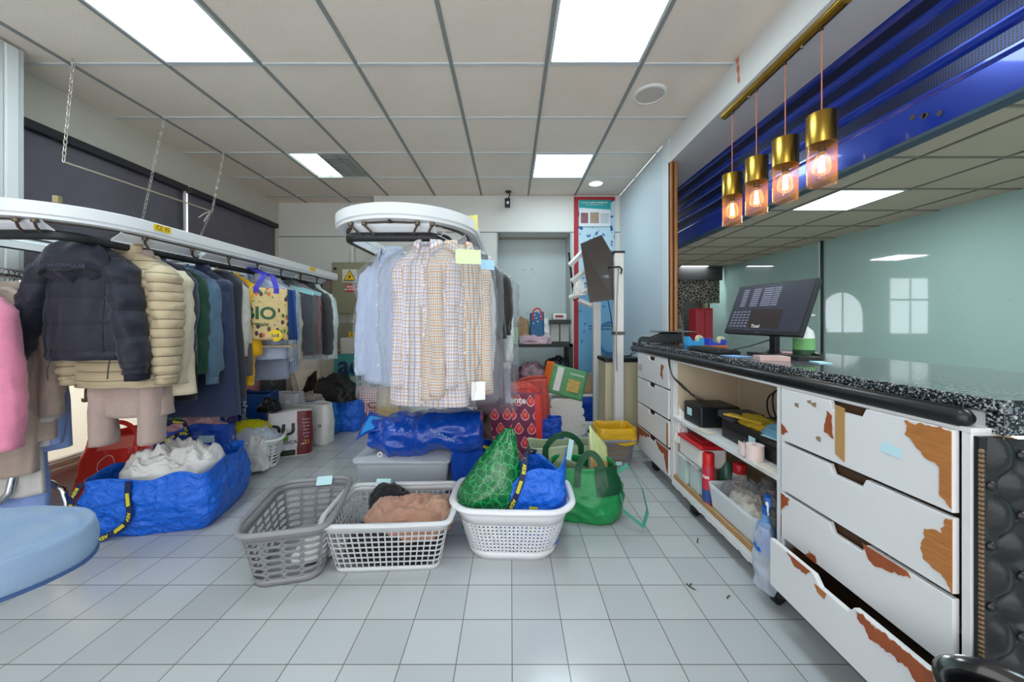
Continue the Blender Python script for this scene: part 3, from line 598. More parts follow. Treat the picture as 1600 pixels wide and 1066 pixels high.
# open bottom drawer
xo = 1.045; P = [(.865, .165), (1.47, .165), (1.47, .35), (1.26, .35), (1.235, .322), (1.13, .322), (1.11, .35), (.865, .35)]
od = MB().prism(P, Matrix(((0, 0, 1, xo), (1, 0, 0, 0), (0, 1, 0, 0), (0, 0, 0, 1))), .018).build('open_drawer', CWM, t, bevel=.0015)
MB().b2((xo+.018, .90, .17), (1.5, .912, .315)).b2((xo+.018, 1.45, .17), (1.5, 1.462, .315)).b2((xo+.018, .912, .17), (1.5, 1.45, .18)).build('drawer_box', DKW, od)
chips([(1.105, .345), (.865, .35), (.865, .20), (.878, .235), (.885, .27), (.93, .285), (.96, .30), (1.02, .305), (1.06, .30), (1.09, .318)], xo, 'bare_wood_patch', BARE2, od, seed=21, amp=.008)
chips([(1.38, .35), (1.27, .35), (1.29, .322), (1.34, .325)], xo, 'bare_wood_patch', BARE2, od, seed=23, amp=.005)
chips([(1.255, .318), (1.205, .32), (1.215, .295), (1.24, .30)], xo, 'chip', BARE, od, seed=24, amp=.003)
MB().b2((xo-.0005, .864, .16), (xo+.019, .8655, .35)).build('drawer_edge', BARE, od)
# middle open shelves
t = thing('shelf_cabinet', 'white open shelf cabinet in the middle of the counter, brown back', 'shelf cabinet', (1.35, 2.05, 0)); y0, y1 = 1.53, 2.555
carcass(t, y0, y1)
MB().b2((CF+.0, y0+.02, .545), (CB-.01, y1-.02, .565)).build('shelf', CWM, t, bevel=.002)
MB().b2((CF+.02, y0+.02, .135), (CB-.01, y1-.02, .15)).build('bottom_board', INS, t)
MB().b2((CF+.002, y0+.02, .135), (CF+.016, y1-.02, .165)).build('bottom_edge', EDGEW, t)
MB().b2((CF+.03, y0+.021, .15), (CB-.02, y0+.024, .95)).build('side_lining', INS, t); MB().b2((CF+.03, y1-.024, .15), (CB-.02, y1-.021, .95)).build('side_lining', INS, t)
MB().b2((1.56, 1.6, .86), (1.585, 2.1, .885)).build('cable_duct', mat('duct_white', '#d8d8d4', .5), t, bevel=.002)
pr = [(y0, .115)]; n = 60
pr = [(y0, .118)]+[(y0+(y1-y0)*k/n, .085+.012*nz(k*.35, 0, 3)+.008*nz(k*1.1, 2, 0)) for k in range(n+1)]+[(y1, .118)]
MB().prism(pr, Matrix(((0, 0, 1, CF-.002), (1, 0, 0, 0), (0, 1, 0, 0), (0, 0, 0, 1))), .012).build('torn_skirt', CWM, t)
# far drawer unit
t = thing('drawer_cabinet', 'chipped white four-drawer cabinet at the far end of the counter', 'drawer cabinet', (1.35, 2.9, 0)); y0, y1 = 2.56, 3.22; carcass(t, y0, y1)
fd = [drawer(t, y0+.03, y1-.01, a, b, x=CF-.012) for a, b in ((.745, .945), (.53, .735), (.33, .515), (.13, .31))]
chips([(y0+.15, .91), (y0+.10, .90), (y0+.13, .85), (y0+.12, .80), (y0+.16, .83)], xf, 'chip', BARE2, fd[0], seed=31, amp=.005)
chips([(y1-.03, .86), (y1-.12, .86), (y1-.12, .80), (y1-.03, .80)], xf, 'stuck_label', mat('old_label', '#bfb8b0', .7), fd[0], amp=.001)
chips([(y0+.03, .31), (y0+.25, .31), (y0+.20, .27), (y0+.1, .25), (y0+.05, .16), (y0+.03, .14)], xf, 'bare_wood_patch', BARE2, fd[3], seed=33, amp=.01)
chips([(y1-.01, .31), (y1-.3, .31), (y1-.2, .27), (y1-.06, .25), (y1-.03, .17), (y1-.01, .16)], xf, 'bare_wood_patch', BARE2, fd[3], seed=34, amp=.01)
chips([(y0+.03, .50), (y0+.055, .50), (y0+.055, .33), (y0+.03, .33)], xf, 'bare_wood_patch', BARE, fd[2], seed=35, amp=.002)
k = 0
for (x, y) in ((1.16, 1.58), (1.17, 2.30), (1.2, 3.0), (1.5, 2.3), (1.2, 1.0), (1.5, 1.0)):
    t = thing('caster', 'black furniture caster wheel under the counter, '+('beside the open drawer', 'under the middle of the open shelf', 'under the far drawer cabinet', 'behind, under the shelf back', 'under the near drawers', 'under the near drawers at the back')[k], 'caster wheel', (x, y, 0)); k += 1
    MB().lathe([(.001, -.016), (.030, -.016), (.04, -.010), (.04, .010), (.030, .016), (.001, .016)], n=24, M=TR(x, y, .041, 20, 90, 0)).build('wheel', RUB, t, smooth=40)
    MB().lathe([(.046, .0), (.05, .03), (.035, .055), (.001, .06)], (x+.01, y, .045), 24).build('wheel_cover', BLACK, t, smooth=60)
# end panel: tufted black leather with nail trim, white corner post
t = thing('counter_end', 'deep buttoned black leather end of the counter with bronze nail trim', 'counter end panel', (1.5, .88, 0))
bt = []
for j in range(12):
    for i in range(6): bt.append((1.164+.148*i+(.074 if j % 2 else 0), .822-.0735*(10-j)))
def tuft(u, v):
    x = 1.146+.78*u; z = .02+.92*v; d = min((x-a)**2+((z-b))**2 for a, b in bt)**.5
    f = 1e9
    for s in (1, -1):                                # pleats run on the diagonals through the buttons
        w = (x-1.164)/.148+s*(z-.822)/.147; f = min(f, abs(w-round(w)))
    g_ = min(1, 2*f); h = .003+.024*sm((x-1.14)/.06)*(1-(1-g_)**2)**.45*(.2+.8*sm(d/.06))
    return Vector((x, .886-h+.004, z))
MB().grid(tuft, 170, 200).build('padding', LEA, t, smooth=180)
MB().b2((1.135, .884, 0), (1.93, .894, .94)).build('backing_board', BLACK, t)
bb = MB()
for a, b in bt:
    if 1.16 < a < 1.95 and b > .02: bb.lathe([(.001, .006), (.008, .004), (.012, 0)], n=12, M=TR(a, .882, b, 0, 90))
bb.build('buttons', LEA, t, smooth=60)['kind'] = 'stuff'
NAIL = mat('bronze_nail', '#6b5a45', .4, .7); na = MB()
for k in range(78): na.lathe([(.001, .007), (.005, .0055), (.0075, 0)], n=8, M=TR(1.139, .884, .02+.0115*k, 0, 90))
na.build('nail_trim', NAIL, t, smooth=60)['kind'] = 'stuff'
WARM = mat('led_strip_warm', '#ffd890', .5, emit=14, ecol=(1, .72, .35))
MB().b2((1.22, .876, TOP-.092), (1.9, .888, TOP-.086)).build('led_strip', WARM, t, label='warm glowing strip under the worktop overhang')

# ---------------- things on the worktop
def lab(o, l, c): return tag(o, l, c)
SCR = NT('screen', .2, spec=.5); x, y, z = SCR.sep('UV')
t = thing('monitor', 'black computer monitor with dark spreadsheet on screen, tilted back', 'monitor', (1.55, 2.12, TOP))
BLc, BRc, TRc, TLc = W(1131, 520, 2.33), W(1236, 525, 1.86), W(1266, 429, 1.83), W(1155, 447, 2.35)
ex = (BRc-BLc).normalized(); ey = (TLc-BLc); ey = (ey-ex*ey.dot(ex)).normalized(); en = ex.cross(ey); w_, h_ = (BRc-BLc).length*1.0, .315
MM = Matrix(((ex.x, ey.x, en.x, BLc.x), (ex.y, ey.y, en.y, BLc.y), (ex.z, ey.z, en.z, BLc.z), (0, 0, 0, 1)))
w_ = max(w_, .52)
def rect(a, b, c, d): return [(a, b), (c, b), (c, d), (a, d)]
MB().prism(rect(0, 0, w_, h_), MM @ Matrix.Translation((0, 0, -.028)), .028).build('casing', BLACK, t, bevel=.004)
SC = mat('screen_dark', '#2c2e38', .25, emit=.10, ecol='#4a4c60')
MB().prism(rect(.008, .022, w_-.008, h_-.008), MM @ Matrix.Translation((0, 0, .0)), .001).build('screen', SC, t)
pn = MB(); SCT = mat('screen_grid', '#6f6f82', .4, emit=.12, ecol='#8a8aa0')
for r_ in range(9):
    for c_ in range(4): pn.prism(rect(.06+.075*c_, h_-.03-.013*r_, .06+.075*c_+.04+.015*((r_*3+c_) % 3), h_-.037-.013*r_), MM @ Matrix.Translation((0, 0, .001)), .0004)
for r_ in range(6):
    for c_ in range(12): pn.prism(rect(.03+.028*c_, .045+.018*r_, .03+.028*c_+.018, .052+.018*r_), MM @ Matrix.Translation((0, 0, .001)), .0004)
pn.build('table_print', SCT, t)['kind'] = 'stuff'
MB().prism(rect(.17, .035, .38, .15), MM @ Matrix.Translation((0, 0, .0014)), .0003).build('keypad_area', mat('screen_brown', '#2f2526', .3, emit=.05), t)
text('Total', .028, mat('screen_text', '#c8c8d0', .4, emit=.4), lambda a, b, c=0: MM @ Vector((.23+a, .048+b, .0021)), t, 'screen_lettering')
text('AOC', .012, SCT, lambda a, b, c=0: MM @ Vector((w_/2+a, .011+b, .0006)), t, 'badge_lettering')
mc = (BLc+BRc)/2
MB().b2((1.50, 2.07, TOP), (1.53, 2.12, TOP+.16)).build('stand_neck', BLACK, t, bevel=.006); MB().b2((1.42, 1.99, TOP), (1.62, 2.20, TOP+.012)).build('stand_base', BLACK, t, bevel=.005)
# scale at the far end
t = thing('counter_scale', 'black retail weighing scale with wide flat plate at counter far end', 'scale', (1.32, 3.25, TOP))
MB().prism([(0, 0), (.30, 0), (.30, .085), (.14, .085), (.02, .035)], TR(1.185, 3.42, TOP+.012, 0, 90), .26).build('body', mat('scale_black', '#26282c', .4), t, bevel=.006)
MB().prism(rect(-.05, -.09, .05, .09), Matrix.Translation((1.262, 3.29, TOP+.078)) @ Matrix.Rotation(R(-22), 4, 'Y'), .003).build('keypad', mat('keypad_grey', '#9fa3a6', .5), t)
MB().b2((1.30, 3.10, TOP+.105), (1.58, 3.42, TOP+.112)).build('weighing_plate', STEEL, t, bevel=.003)
for a in (1.2, 1.46):
    for b in (3.18, 3.40): MB().cyl((a, b, TOP), (a, b, TOP+.014), .012, n=10).build('foot', RUB, t)
def dispenser(u, v, Y, col, label, base=None):
    p = W(u, v, Y); p.z = TOP; x, y = p.x, p.y
    t = thing('tape_dispenser', label, 'tape dispenser', p)
    MB().prism([(-.075, 0), (.075, 0), (.075, .05), (.06, .065), (.03, .06), (.02, .035), (-.02, .035), (-.035, .045), (-.06, .075), (-.075, .075)], TR(x, y+.03, TOP, 12, 90), .055).build('body', mat('disp_'+label[:9], col, .35), t, bevel=.004)
    if base: MB().box((x, y, TOP+.01), (.16, .062, .02), R(12)).build('base', mat('disp_orange', base, .4), t, bevel=.003)
    MB().lathe([(.012, -.012), (.03, -.012), (.03, .012), (.012, .012)], n=24, M=TR(x+.045, y+.003, TOP+.055, 12, 90), closed=True).build('tape_roll', mat('tape_amber', '#d3c9a0', .3), t, smooth=40)
dispenser(1084, 546, 2.95, '#3aa0dc', 'light blue desk tape dispenser beside the scale')
dispenser(1117, 545, 2.7, '#2b3fb5', 'dark blue tape dispenser on an orange base, behind the keyboard', '#c26a30')
t = thing('keyboard', 'black computer keyboard lying on the granite in front of the monitor', 'keyboard', (1.3, 2.28, TOP)); K = TR(1.30, 2.36, TOP, 84)
MB().box(None, (.44, .14, .018), M=K @ Matrix.Translation((0, 0, .010))).build('case', BLACK, t, bevel=.004)
kb = MB()
for r_ in range(5):
    for c_ in range(15): kb.box(None, (.022, .019, .006), M=K @ Matrix.Translation((-.2+.028*c_, -.05+.024*r_, .022)))
kb.build('keys', mat('key_black', '#2b2d31', .5), t)['kind'] = 'stuff'
for (u, v, Y, lb) in ((1209, 552, 2.12, 'black computer mouse beside the monitor base'), (1270, 551, 1.9, 'black mouse-shaped device next to the soap bottle')):
    p = W(u, v, Y); t = thing('mouse', lb, 'computer mouse', (p.x, p.y, TOP)); 
    MB().grid(lambda a, b, p=p: Vector((p.x+.032*math.cos(2*math.pi*a)*math.sin(R(90)*b+.02), p.y+.055*math.sin(2*math.pi*a)*math.sin(R(90)*b+.02), TOP+.034*math.cos(R(90)*b))), 20, 8, cu=True).build('shell', BLACK, t, smooth=180)
    MB().cyl((p.x-.004, p.y+.02, TOP+.033), (p.x+.004, p.y+.02, TOP+.033), .008, n=12).build('wheel', RUB, t)
t = thing('soap_bottle', 'clear pump bottle of green hand soap beside the monitor', 'soap bottle', (1.52, 1.88, TOP)); p = (1.55, 1.93, TOP)
MB().lathe([(.001, 0), (.043, .0), (.046, .006), (.046, .12), (.040, .145), (.018, .165), (.016, .175), (.001, .175)], p, 28).build('bottle', mat('bottle_clear', '#dfe9e4', .15, alpha=.92), t, smooth=50)
MB().lathe([(.0468, .03), (.0468, .105)], p, 28).build('bottle_label', mat('label_green', '#6fae6a', .5), t, smooth=80)
MB().lathe([(.0472, .012), (.0472, .045)], p, 28).build('label_band', mat('label_dkgreen', '#22472c', .5), t, smooth=80)
MB().cyl((p[0], p[1], TOP+.175), (p[0], p[1], TOP+.195), .014).cyl((p[0], p[1], TOP+.195), (p[0], p[1], TOP+.222), .005).box((p[0]+.012, p[1]-.01, TOP+.226), (.06, .016, .010), R(-35)).build('pump', WHITE, t, bevel=.001)
for (u, v, Y, sz, col, lb) in ((1238, 556, 2.05, (.10, .16, .018), '#e7a9bd', 'pink booklet lying under the soap bottle'), (1205, 563, 1.98, (.13, .09, .022), '#c9a9a4', 'dusty pink closed notebook near the counter edge'), (1250, 562, 1.86, (.10, .16, .02), '#1d1d20', 'black wallet lying beside the pink notebook'), (1282, 567, 1.78, (.05, .10, .004), '#a9dcee', 'pale blue ticket lying beside the black wallet'), (1150, 557, 2.45, (.10, .12, .003), '#7fa3d8', 'blue printed leaflet lying by the keyboard')):
    p = W(u, v, Y); z = TOP
    for _ in range(3): Yp = F*(CH-TOP)/(v-V0); p = Vector(((u-U0)/F*Yp, Yp, TOP))
    MB().box((p.x, p.y, TOP+sz[2]/2), sz, R(-20+u % 40)).build('booklet' if 'booklet' in lb or 'notebook' in lb else 'wallet' if 'wallet' in lb else 'leaflet', mat('c'+col, col, .5), bevel=.001, label=lb, cat='notebook' if 'book' in lb else 'wallet' if 'wallet' in lb else 'paper')
def cable(pts, label, r=.0035, m=None, nm='cable'):
    ps = [Vector(p) for p in pts]; out = []
    for i in range(len(ps)-1):
        p0, p1, p2, p3 = ps[max(i-1, 0)], ps[i], ps[i+1], ps[min(i+2, len(ps)-1)]
        for k in range(8):
            q = k/8; out.append(.5*((2*p1)+(p2-p0)*q+(2*p0-5*p1+4*p2-p3)*q*q+(3*p1-p0-3*p2+p3)*q**3))
    out.append(ps[-1]); return MB().tube(out, r, 6).build(nm, m or RUB, smooth=80, label=label, cat='cable')
cable([(1.50, 2.1, TOP+.09), (1.36, 2.25, TOP+.02), (1.22, 2.55, TOP+.008), (1.19, 2.66, TOP+.008)], 'thin black cable from monitor across the granite')
z5 = .565
for k, q in enumerate((0, 1, 2)):
    cable([(1.26, 2.66+.01*k, TOP+.006), (1.17, 2.64, TOP+.004), (1.13-.004*k, 2.6, .97), (1.12-.004*k, 2.54-.012*k, .86), (1.15, 2.50-.03*k, .80), (1.22, 2.5-.1*k, .74-.02*k), (1.3, 2.45-.12*k, .70)], 'black cable hanging over counter edge into the shelf, '+('left', 'middle', 'right')[k]+' strand', .003)
for k in range(3):
    cable([(1.56, 2.02-.03*k, .87), (1.45, 2.05-.04*k, .80+.03*k), (1.42, 1.98-.05*k, .70), (1.48, 1.85-.06*k, .76+.02*k), (1.5, 1.72-.03*k, .70), (1.45, 1.68, .68)], 'looping black cable behind the cash drawer, '+('outer', 'middle', 'inner')[k]+' loop', .004)
# ---------------- things on the shelves
t = thing('receipt_printer', 'black boxy receipt printer on the upper shelf, far end', 'printer', (1.30, 2.42, z5))
MB().b2((1.17, 2.25, z5), (1.42, 2.47, z5+.13)).build('body', BLACK, t, bevel=.012); MB().b2((1.165, 2.36, z5+.05), (1.17, 2.41, z5+.095)).build('sticker', PAPER, t, label='pale blue sticker')
t = thing('cash_drawer', 'wide black metal cash drawer on the upper shelf', 'cash drawer', (1.36, 1.82, z5))
MB().b2((1.215, 1.58, z5), (1.54, 2.10, z5+.11)).build('body', mat('cash_black', '#1c1c20', .35), t, bevel=.004)
MB().b2((1.208, 1.60, z5+.015), (1.215, 2.08, z5+.065)).build('drawer_front', BLACK, t, bevel=.003); MB().cyl((1.202, 1.88, z5+.035), (1.21, 1.88, z5+.035), .012, n=14).box((1.197, 1.878, z5+.032), (.012, .004, .02)).build('lock', CHROME, t)
MB().b2((1.206, 1.80, z5+.02), (1.2075, 1.85, z5+.08)).build('sticker', PAPER, t)
MB().b2((1.20, 1.98, z5+.11), (1.38, 2.12, z5+.15)).build('card_terminal', mat('term_grey', '#34363a', .4), bevel=.006, label='small dark grey device lying on the cash drawer', cat='device')
DUST = mat('duster_yellow', '#c7a52e', .8, bump=(60, .3))
def crumple(c, w, d, h, m, name, label, cat, seed=1, rz=0, n=40, f=6, base=0, parent=None, edge=.35, **k):
    """soft heap: flat below, wrinkled dome above"""
    Mz = Matrix.Rotation(R(rz), 4, 'Z'); c = Vector(c)
    def fn(u, v):
        a = 2*math.pi*u; ph = R(90)*v; ca, sa = math.cos(a), math.sin(a); rr = math.cos(ph)**.6; e = 1+.16*nz(ca*1.6, sa*1.6, v*2, seed)
        sx = (abs(ca)**.75)*(1 if ca > 0 else -1)*w/2*rr*e; sy = (abs(sa)**.75)*(1 if sa > 0 else -1)*d/2*rr*e
        q = (math.sin(ph)**.8)
        wr = .5*ridge(sx*f, sy*f, v*1.5, seed)+.28*ridge(sx*f*2.3, sy*f*2.3, v*3, seed+5)
        z = h*q*(.76+.46*wr+.10*ridge(sx*f*5, sy*f*5, v*6, seed+7))
        off = .018*ridge(ca*2.2, sa*2.2, v*5, seed+9)*(1-v)
        return c+Mz @ Vector((sx*(1+off/max(w, .1)*2), sy*(1+off/max(d, .1)*2), max(z, 0)))
    b = MB(); b.grid(fn, int(n*1.5), n, cu=True); return b.build(name, m, parent, smooth=180, label=label, cat=cat, **k)
crumple((1.30, 1.92, z5+.11), .12, .22, .045, DUST, 'glove', 'crumpled yellow glove draped on the cash drawer', 'glove', 4)
MB().box((1.22, 1.9, z5+.155), (.06, .2, .004), R(25)).build('envelope', DUST, label='flat yellow packet on top of the cash drawer', cat='packet')
crumple((1.30, 1.72, z5+.11), .14, .18, .05, mat('blue_cloth', '#6fa6bd', .7), 'face_mask', 'crumpled light blue cloth on the cash drawer', 'cloth', 7)
t = thing('paper_roll', 'pinkish white till paper roll lying on the shelf before cash drawer', 'paper roll', (1.15, 1.66, z5))
MB().lathe([(.012, -.035), (.038, -.035), (.038, .035), (.012, .035)], n=32, M=TR(1.165, 1.74, z5+.036), closed=True).build('roll', mat('till_paper', '#e7cfc9', .8), t, smooth=40)
MB().grid(lambda u, v: Vector((1.13-.004*math.sin(3*u), 1.76+.05*u, z5+.004+.066*v)), 10, 1).build('loose_end', mat('till_paper'), t, solid=.001)
MB().box((1.245, 1.70, z5+.113), (.07, .12, .002), R(10)).build('ticket', PAPER, label='pale blue ticket lying on near corner of the cash drawer', cat='paper')
for k, (x, y, l) in enumerate(((1.15, 1.62, 'loose till receipt on the shelf front by the paper roll'), (1.16, 2.18, 'loose white paper slip on the shelf between printer and cash drawer'))):
    MB().box((x, y, z5+.002+.002*k), (.06, .13, .003), R(8)).build('receipt', mat('receipt_pale', '#d9cdbd', .8), label=l, cat='paper')
CLR = plastic('clear_tub', '#e6ecea', .30, .2, 4, .1)
zb = .15
def bottle(p, prof, m, t, nm='body'): return MB().lathe(prof, p, 24).build(nm, m, t, smooth=50)
for (x, y, lb) in ((1.19, 2.43, 'clear tub of pale turquoise balls at far end of lower shelf'), (1.20, 2.285, 'clear tub with a white cup beneath the red-lidded box')):
    t = thing('plastic_tub', lb, 'plastic tub', (x, y, zb)); MB().b2((x-.055, y-.065, zb), (x+.06, y+.065, zb+.17)).build('tub', CLR, t, bevel=.02)
    MB().b2((x-.048, y-.058, zb+.006), (x+.052, y+.058, zb+.12)).build('contents', mat('turquoise_fill', '#a9cfc9', .6), t, bevel=.015)
    MB().b2((x-.06, y-.07, zb+.17), (x+.065, y+.07, zb+.185)).build('lid', CLR, t, bevel=.006)
t = thing('storage_box', 'white plastic box with a bright red lid on the lower shelf', 'storage box', (1.2, 2.3, zb+.185))
MB().b2((1.14, 2.19, zb+.187), (1.30, 2.47, zb+.30)).build('box', mat('milky_white', '#e4e1dc', .4), t, bevel=.015); MB().b2((1.13, 2.18, zb+.30), (1.31, 2.48, zb+.325)).build('lid', mat('lid_red', '#c4202a', .35), t, bevel=.012)
MB().b2((1.17, 2.24, zb+.325), (1.26, 2.42, zb+.335)).build('lid_grip', mat('lid_red'), t, bevel=.004)
def can(x, y, h, r, body, cap, txt, tcol, lb, capc=True):
    t = thing('spray_can', lb, 'spray can', (x, y, zb))
    bottle((x, y, zb), [(.001, 0), (r, 0), (r, h*.74), (r*.9, h*.78), (.001, h*.78)], body, t, 'can_body')
    bottle((x, y, zb), [(r*.92, h*.77), (r*.95, h*.98), (r*.8, h), (.001, h)], cap, t, 'cap')
    bottle((x, y, zb), [(r*1.01, h*.06), (r*1.01, h*.30)], mat('can_blue', '#35518f', .4), t, 'printed_band')
    wrap = lambda a, b, c=0: Vector((x-(r*1.025)*math.cos((a)/r+R(28)), y+(-(r*1.025))*math.sin(a/r+R(28)), zb+h*.55+b))
    text(txt, r*.9, tcol, wrap, t, 'can_lettering', bold=.02)
REDC = mat('cap_red', '#cf2026', .35)
can(1.165, 2.15, .30, .033, mat('can_red', '#c23040', .35), REDC, 'Net', WTXT, 'red topped spray can standing nearest the white bin on lower shelf')
can(1.33, 2.12, .25, .036, mat('can_white', '#dcd8cc', .4), REDC, 'HALI', REDC, 'white and yellow spray can with red cap behind the white bin')
can(1.40, 1.98, .22, .036, mat('can_pink', '#d9c3c6', .4), mat('cap_grey', '#8d8a8a', .4), 'Spray', REDC, 'pale pink spray can leaning near the shelf back')
t = thing('spray_bottle', 'dark green bottle standing at the back of lower shelf', 'bottle', (1.3, 2.12, zb)); bottle((1.30, 2.2, zb), [(.001, 0), (.035, 0), (.035, .2), (.015, .23), (.001, .23)], mat('green_bottle', '#41685a', .3), t)
for k, yy in enumerate((1.76, 1.70)):
    t = thing('glass_jar', 'brownish jar at back of the lower shelf, '+('farther', 'nearer')+' one' if 0 else 'brownish jar at the back of the lower shelf, '+('far one', 'near one')[k], 'jar', (1.4, yy, zb)); bottle((1.42, yy, zb), [(.001, 0), (.03, 0), (.03, .2), (.001, .21)], mat('brown_jar', '#8d7a6c', .4), t)
t = thing('plastic_bin', 'long translucent white bin full of small plastic bags, lower shelf', 'plastic bin', (1.26, 1.82, zb))
MLK = plastic('milky_film', '#dfe3e6', .62, .35, 3, .05)
b = MB(); P_ = lambda s, tt: Vector((1.255, 1.91, zb))+rrect(s, .20+.03*tt, .38+.03*tt, .02)+Vector((0, 0, .15*tt)); b.grid(lambda u, v: P_(u, v), 60, 6, cu=True); b.add([P_(k/60, 0) for k in range(60)], [tuple(range(60))]); b.build('bin', MLK, t, smooth=40, solid=.004)
crumple((1.26, 1.92, zb+.01), .18, .36, .20, FILM, 'plastic_bag', 'tangle of clear plastic bags filling the white bin', 'plastic bags', 11, f=12)
crumple((1.24, 1.88, zb+.01), .16, .30, .15, mat('white_scrap', '#cfc7bb', .6), 'paper_scrap', 'crumpled pale paper scraps inside the white bin', 'paper', 13, f=14)
crumple((1.34, 1.66, zb), .2, .18, .30, FILM, 'plastic_bag', 'clear plastic bag behind the blue spray bottle', 'plastic bag', 17, f=9)
t = thing('trigger_spray_bottle', 'light blue trigger spray bottle with blue nozzle, lower shelf front', 'spray bottle', (1.16, 1.60, zb)); x, y = 1.165, 1.665
LBL = mat('light_blue_plastic', '#6fa4dc', .25); DBL = mat('mid_blue_plastic', '#1e63c4', .3)
MB().grid(lambda u, v: Vector((x+math.cos(2*math.pi*u)*.036*(1-.0*v)*(1 if v < .55 else 1-.62*sm((v-.55)/.35)), y+math.sin(2*math.pi*u)*.045*(1 if v < .55 else 1-.66*sm((v-.55)/.35)), zb+.20*v)), 28, 20, cu=True).build('bottle', LBL, t, smooth=180)
MB().cyl((x, y, zb+.195), (x, y, zb+.225), .016, n=16).build('collar', DBL, t, smooth=40)
MB().prism([(-.045, 0), (-.01, -.012), (.02, -.01), (.026, .03), (.0, .045), (-.035, .038)], TR(x, y+.012, zb+.238, 60, 90), .024).build('trigger_head', DBL, t, bevel=.004)
MB().tube([(x-.012, y-.03, zb+.25), (x-.016, y-.035, zb+.225), (x-.010, y-.03, zb+.205)], .004, 6).tube([(x-.02, y-.035, zb+.262), (x-.03, y-.05, zb+.262)], .006, 8).build('trigger', WTXT, t)
MB().prism([(.028*math.cos(R(30*k)), .04*math.sin(R(30*k))) for k in range(12)], Matrix(((0, 0, -1, x-.036), (1, 0, 0, y), (0, 1, 0, zb+.07), (0, 0, 0, 1))), .001).build('bottle_label', mat('label_lilac', '#d6c3e6', .5), t)
t = thing('hanging_bag', 'x', 'plastic bag', (1.13, 1.57, .1)); t['label'] = 'clear plastic bag with a blue patch hanging over the lower shelf edge near open drawer'; t.name = 'plastic_bag'; FR[t.name] = Vector((1.13, 1.57, .1))
def hb(u, v):
    a = 2*math.pi*u; w = .055+.02*math.sin(math.pi*v)-.03*v*v; d = .03+.01*nz(u*3, v*3, 1)
    return Vector((1.11+d*math.cos(a)*.9+.012*nz(u*6, v*6, 2), 1.595+w*math.sin(a)+.012*nz(u*5, v*7, 4), .06+.27*v))
MB().grid(hb, 40, 24, cu=True).build('film', plastic('bag_film', '#cfd9ea', .42, .15, 18, .7), t, smooth=180)
crumple((1.115, 1.60, .22), .05, .07, .07, DBL, 'blue_patch', None, None, 3, parent=t)
crumple((1.17, 2.52, .40), .07, .10, .20, mat('white_rag', '#e3e0dc', .8), 'rag', 'white rag bundle at the far end of the shelf opening', 'cloth', 23, f=9)
crumple((1.48, 1.60, z5), .12, .10, .18, mat('pinkish_roll', '#d9c8c4', .8), 'tissue', 'pale patterned tissue pack at the back of the upper shelf', 'tissue pack', 29, f=9)
# bin by the counter end
t = thing('waste_bin', 'glossy black round waste bin at the bottom right corner', 'waste bin', (1.03, .735, 0)); c = (1.03, .735, 0)
MB().lathe([(.001, .0), (.095, 0), (.112, .39), (.118, .425), (.12, .442), (.112, .448), (.098, .440), (.09, .41), (.085, .01), (.001, .01)], c, 48).build('bin_body', mat('bin_black', '#0d0d0f', .22, coat=.4), t, smooth=60)
for p, lb in ((fl(1078, 918), 'small dark dry leaf scrap on the floor tiles before the caster'), (fl(1090, 846), 'curled dark dust scrap on the tiles beside the shelf'), (fl(1136, 936), 'tiny dark splinter on the tiles near open drawer')):
    b = MB(); random.seed(int(p.x*1000))
    for k in range(3 if 'tiny' not in lb else 1):
        a = random.random()*6; q = Vector((math.cos(a), math.sin(a), 0))*.016; b.tube([p+Vector((0, 0, .002)), p+q+Vector((0, 0, .005)), p+q*1.6+Vector((.006, 0, .002))], [.0025, .003, .001], 5)
    b.build('debris', mat('dry_leaf', '#4a3a2c', .8), label=lb, cat='debris')
# ---------------- garments
WCACHE = {}
def wool(name, col, **k):
    k.setdefault('var', .12); k.setdefault('vscale', 40); k.setdefault('bump', (350, .35, .002)); k.setdefault('rough', .9); k.setdefault('sheen', .25)
    return mat(name, col, **k)
def puff(name, col, pitch=0):
    g = NT(name, .52, spec=.35, sheen=.15); n1 = g.noise(38, 4, dist=.8); c = s2l(col)
    if pitch:
        x, y, z = g.sep('UV'); ln = g.line(y, pitch, .006); g.bump(g.op('SUBTRACT', n1, g.op('MULTIPLY', ln, 2.0)), .5, .006)
        return g.col(g.mix(ln, c, tuple(q*.35 for q in c)))
    g.bump(n1, .5, .006); return g.col(c)
def checks(name, base, cs, pitch=.034, w=.006):
    g = NT(name, .75); x, y, z = g.sep('UV'); c = base
    for k, (cc, off, ww) in enumerate(cs):
        lx = g.line(x, pitch, ww, off); ly = g.line(y, pitch, ww, off)
        c = g.mix(g.op('MULTIPLY', lx, .62), c, cc); c = g.mix(g.op('MULTIPLY', ly, .62), c, cc)
    g.bump(g.noise(400, 2), .2, .002); return g.col(c)
def stripes(name, base, c2, pitch=.012, w=.004):
    g = NT(name, .75); x, y, z = g.sep('UV'); return g.col(g.mix(g.line(x, pitch, w), base, c2))
HWIRE = mat('hanger_wire', '#d9dde0', .3, .5); HBLK = mat('hanger_black', '#161618', .4)
GAR = []
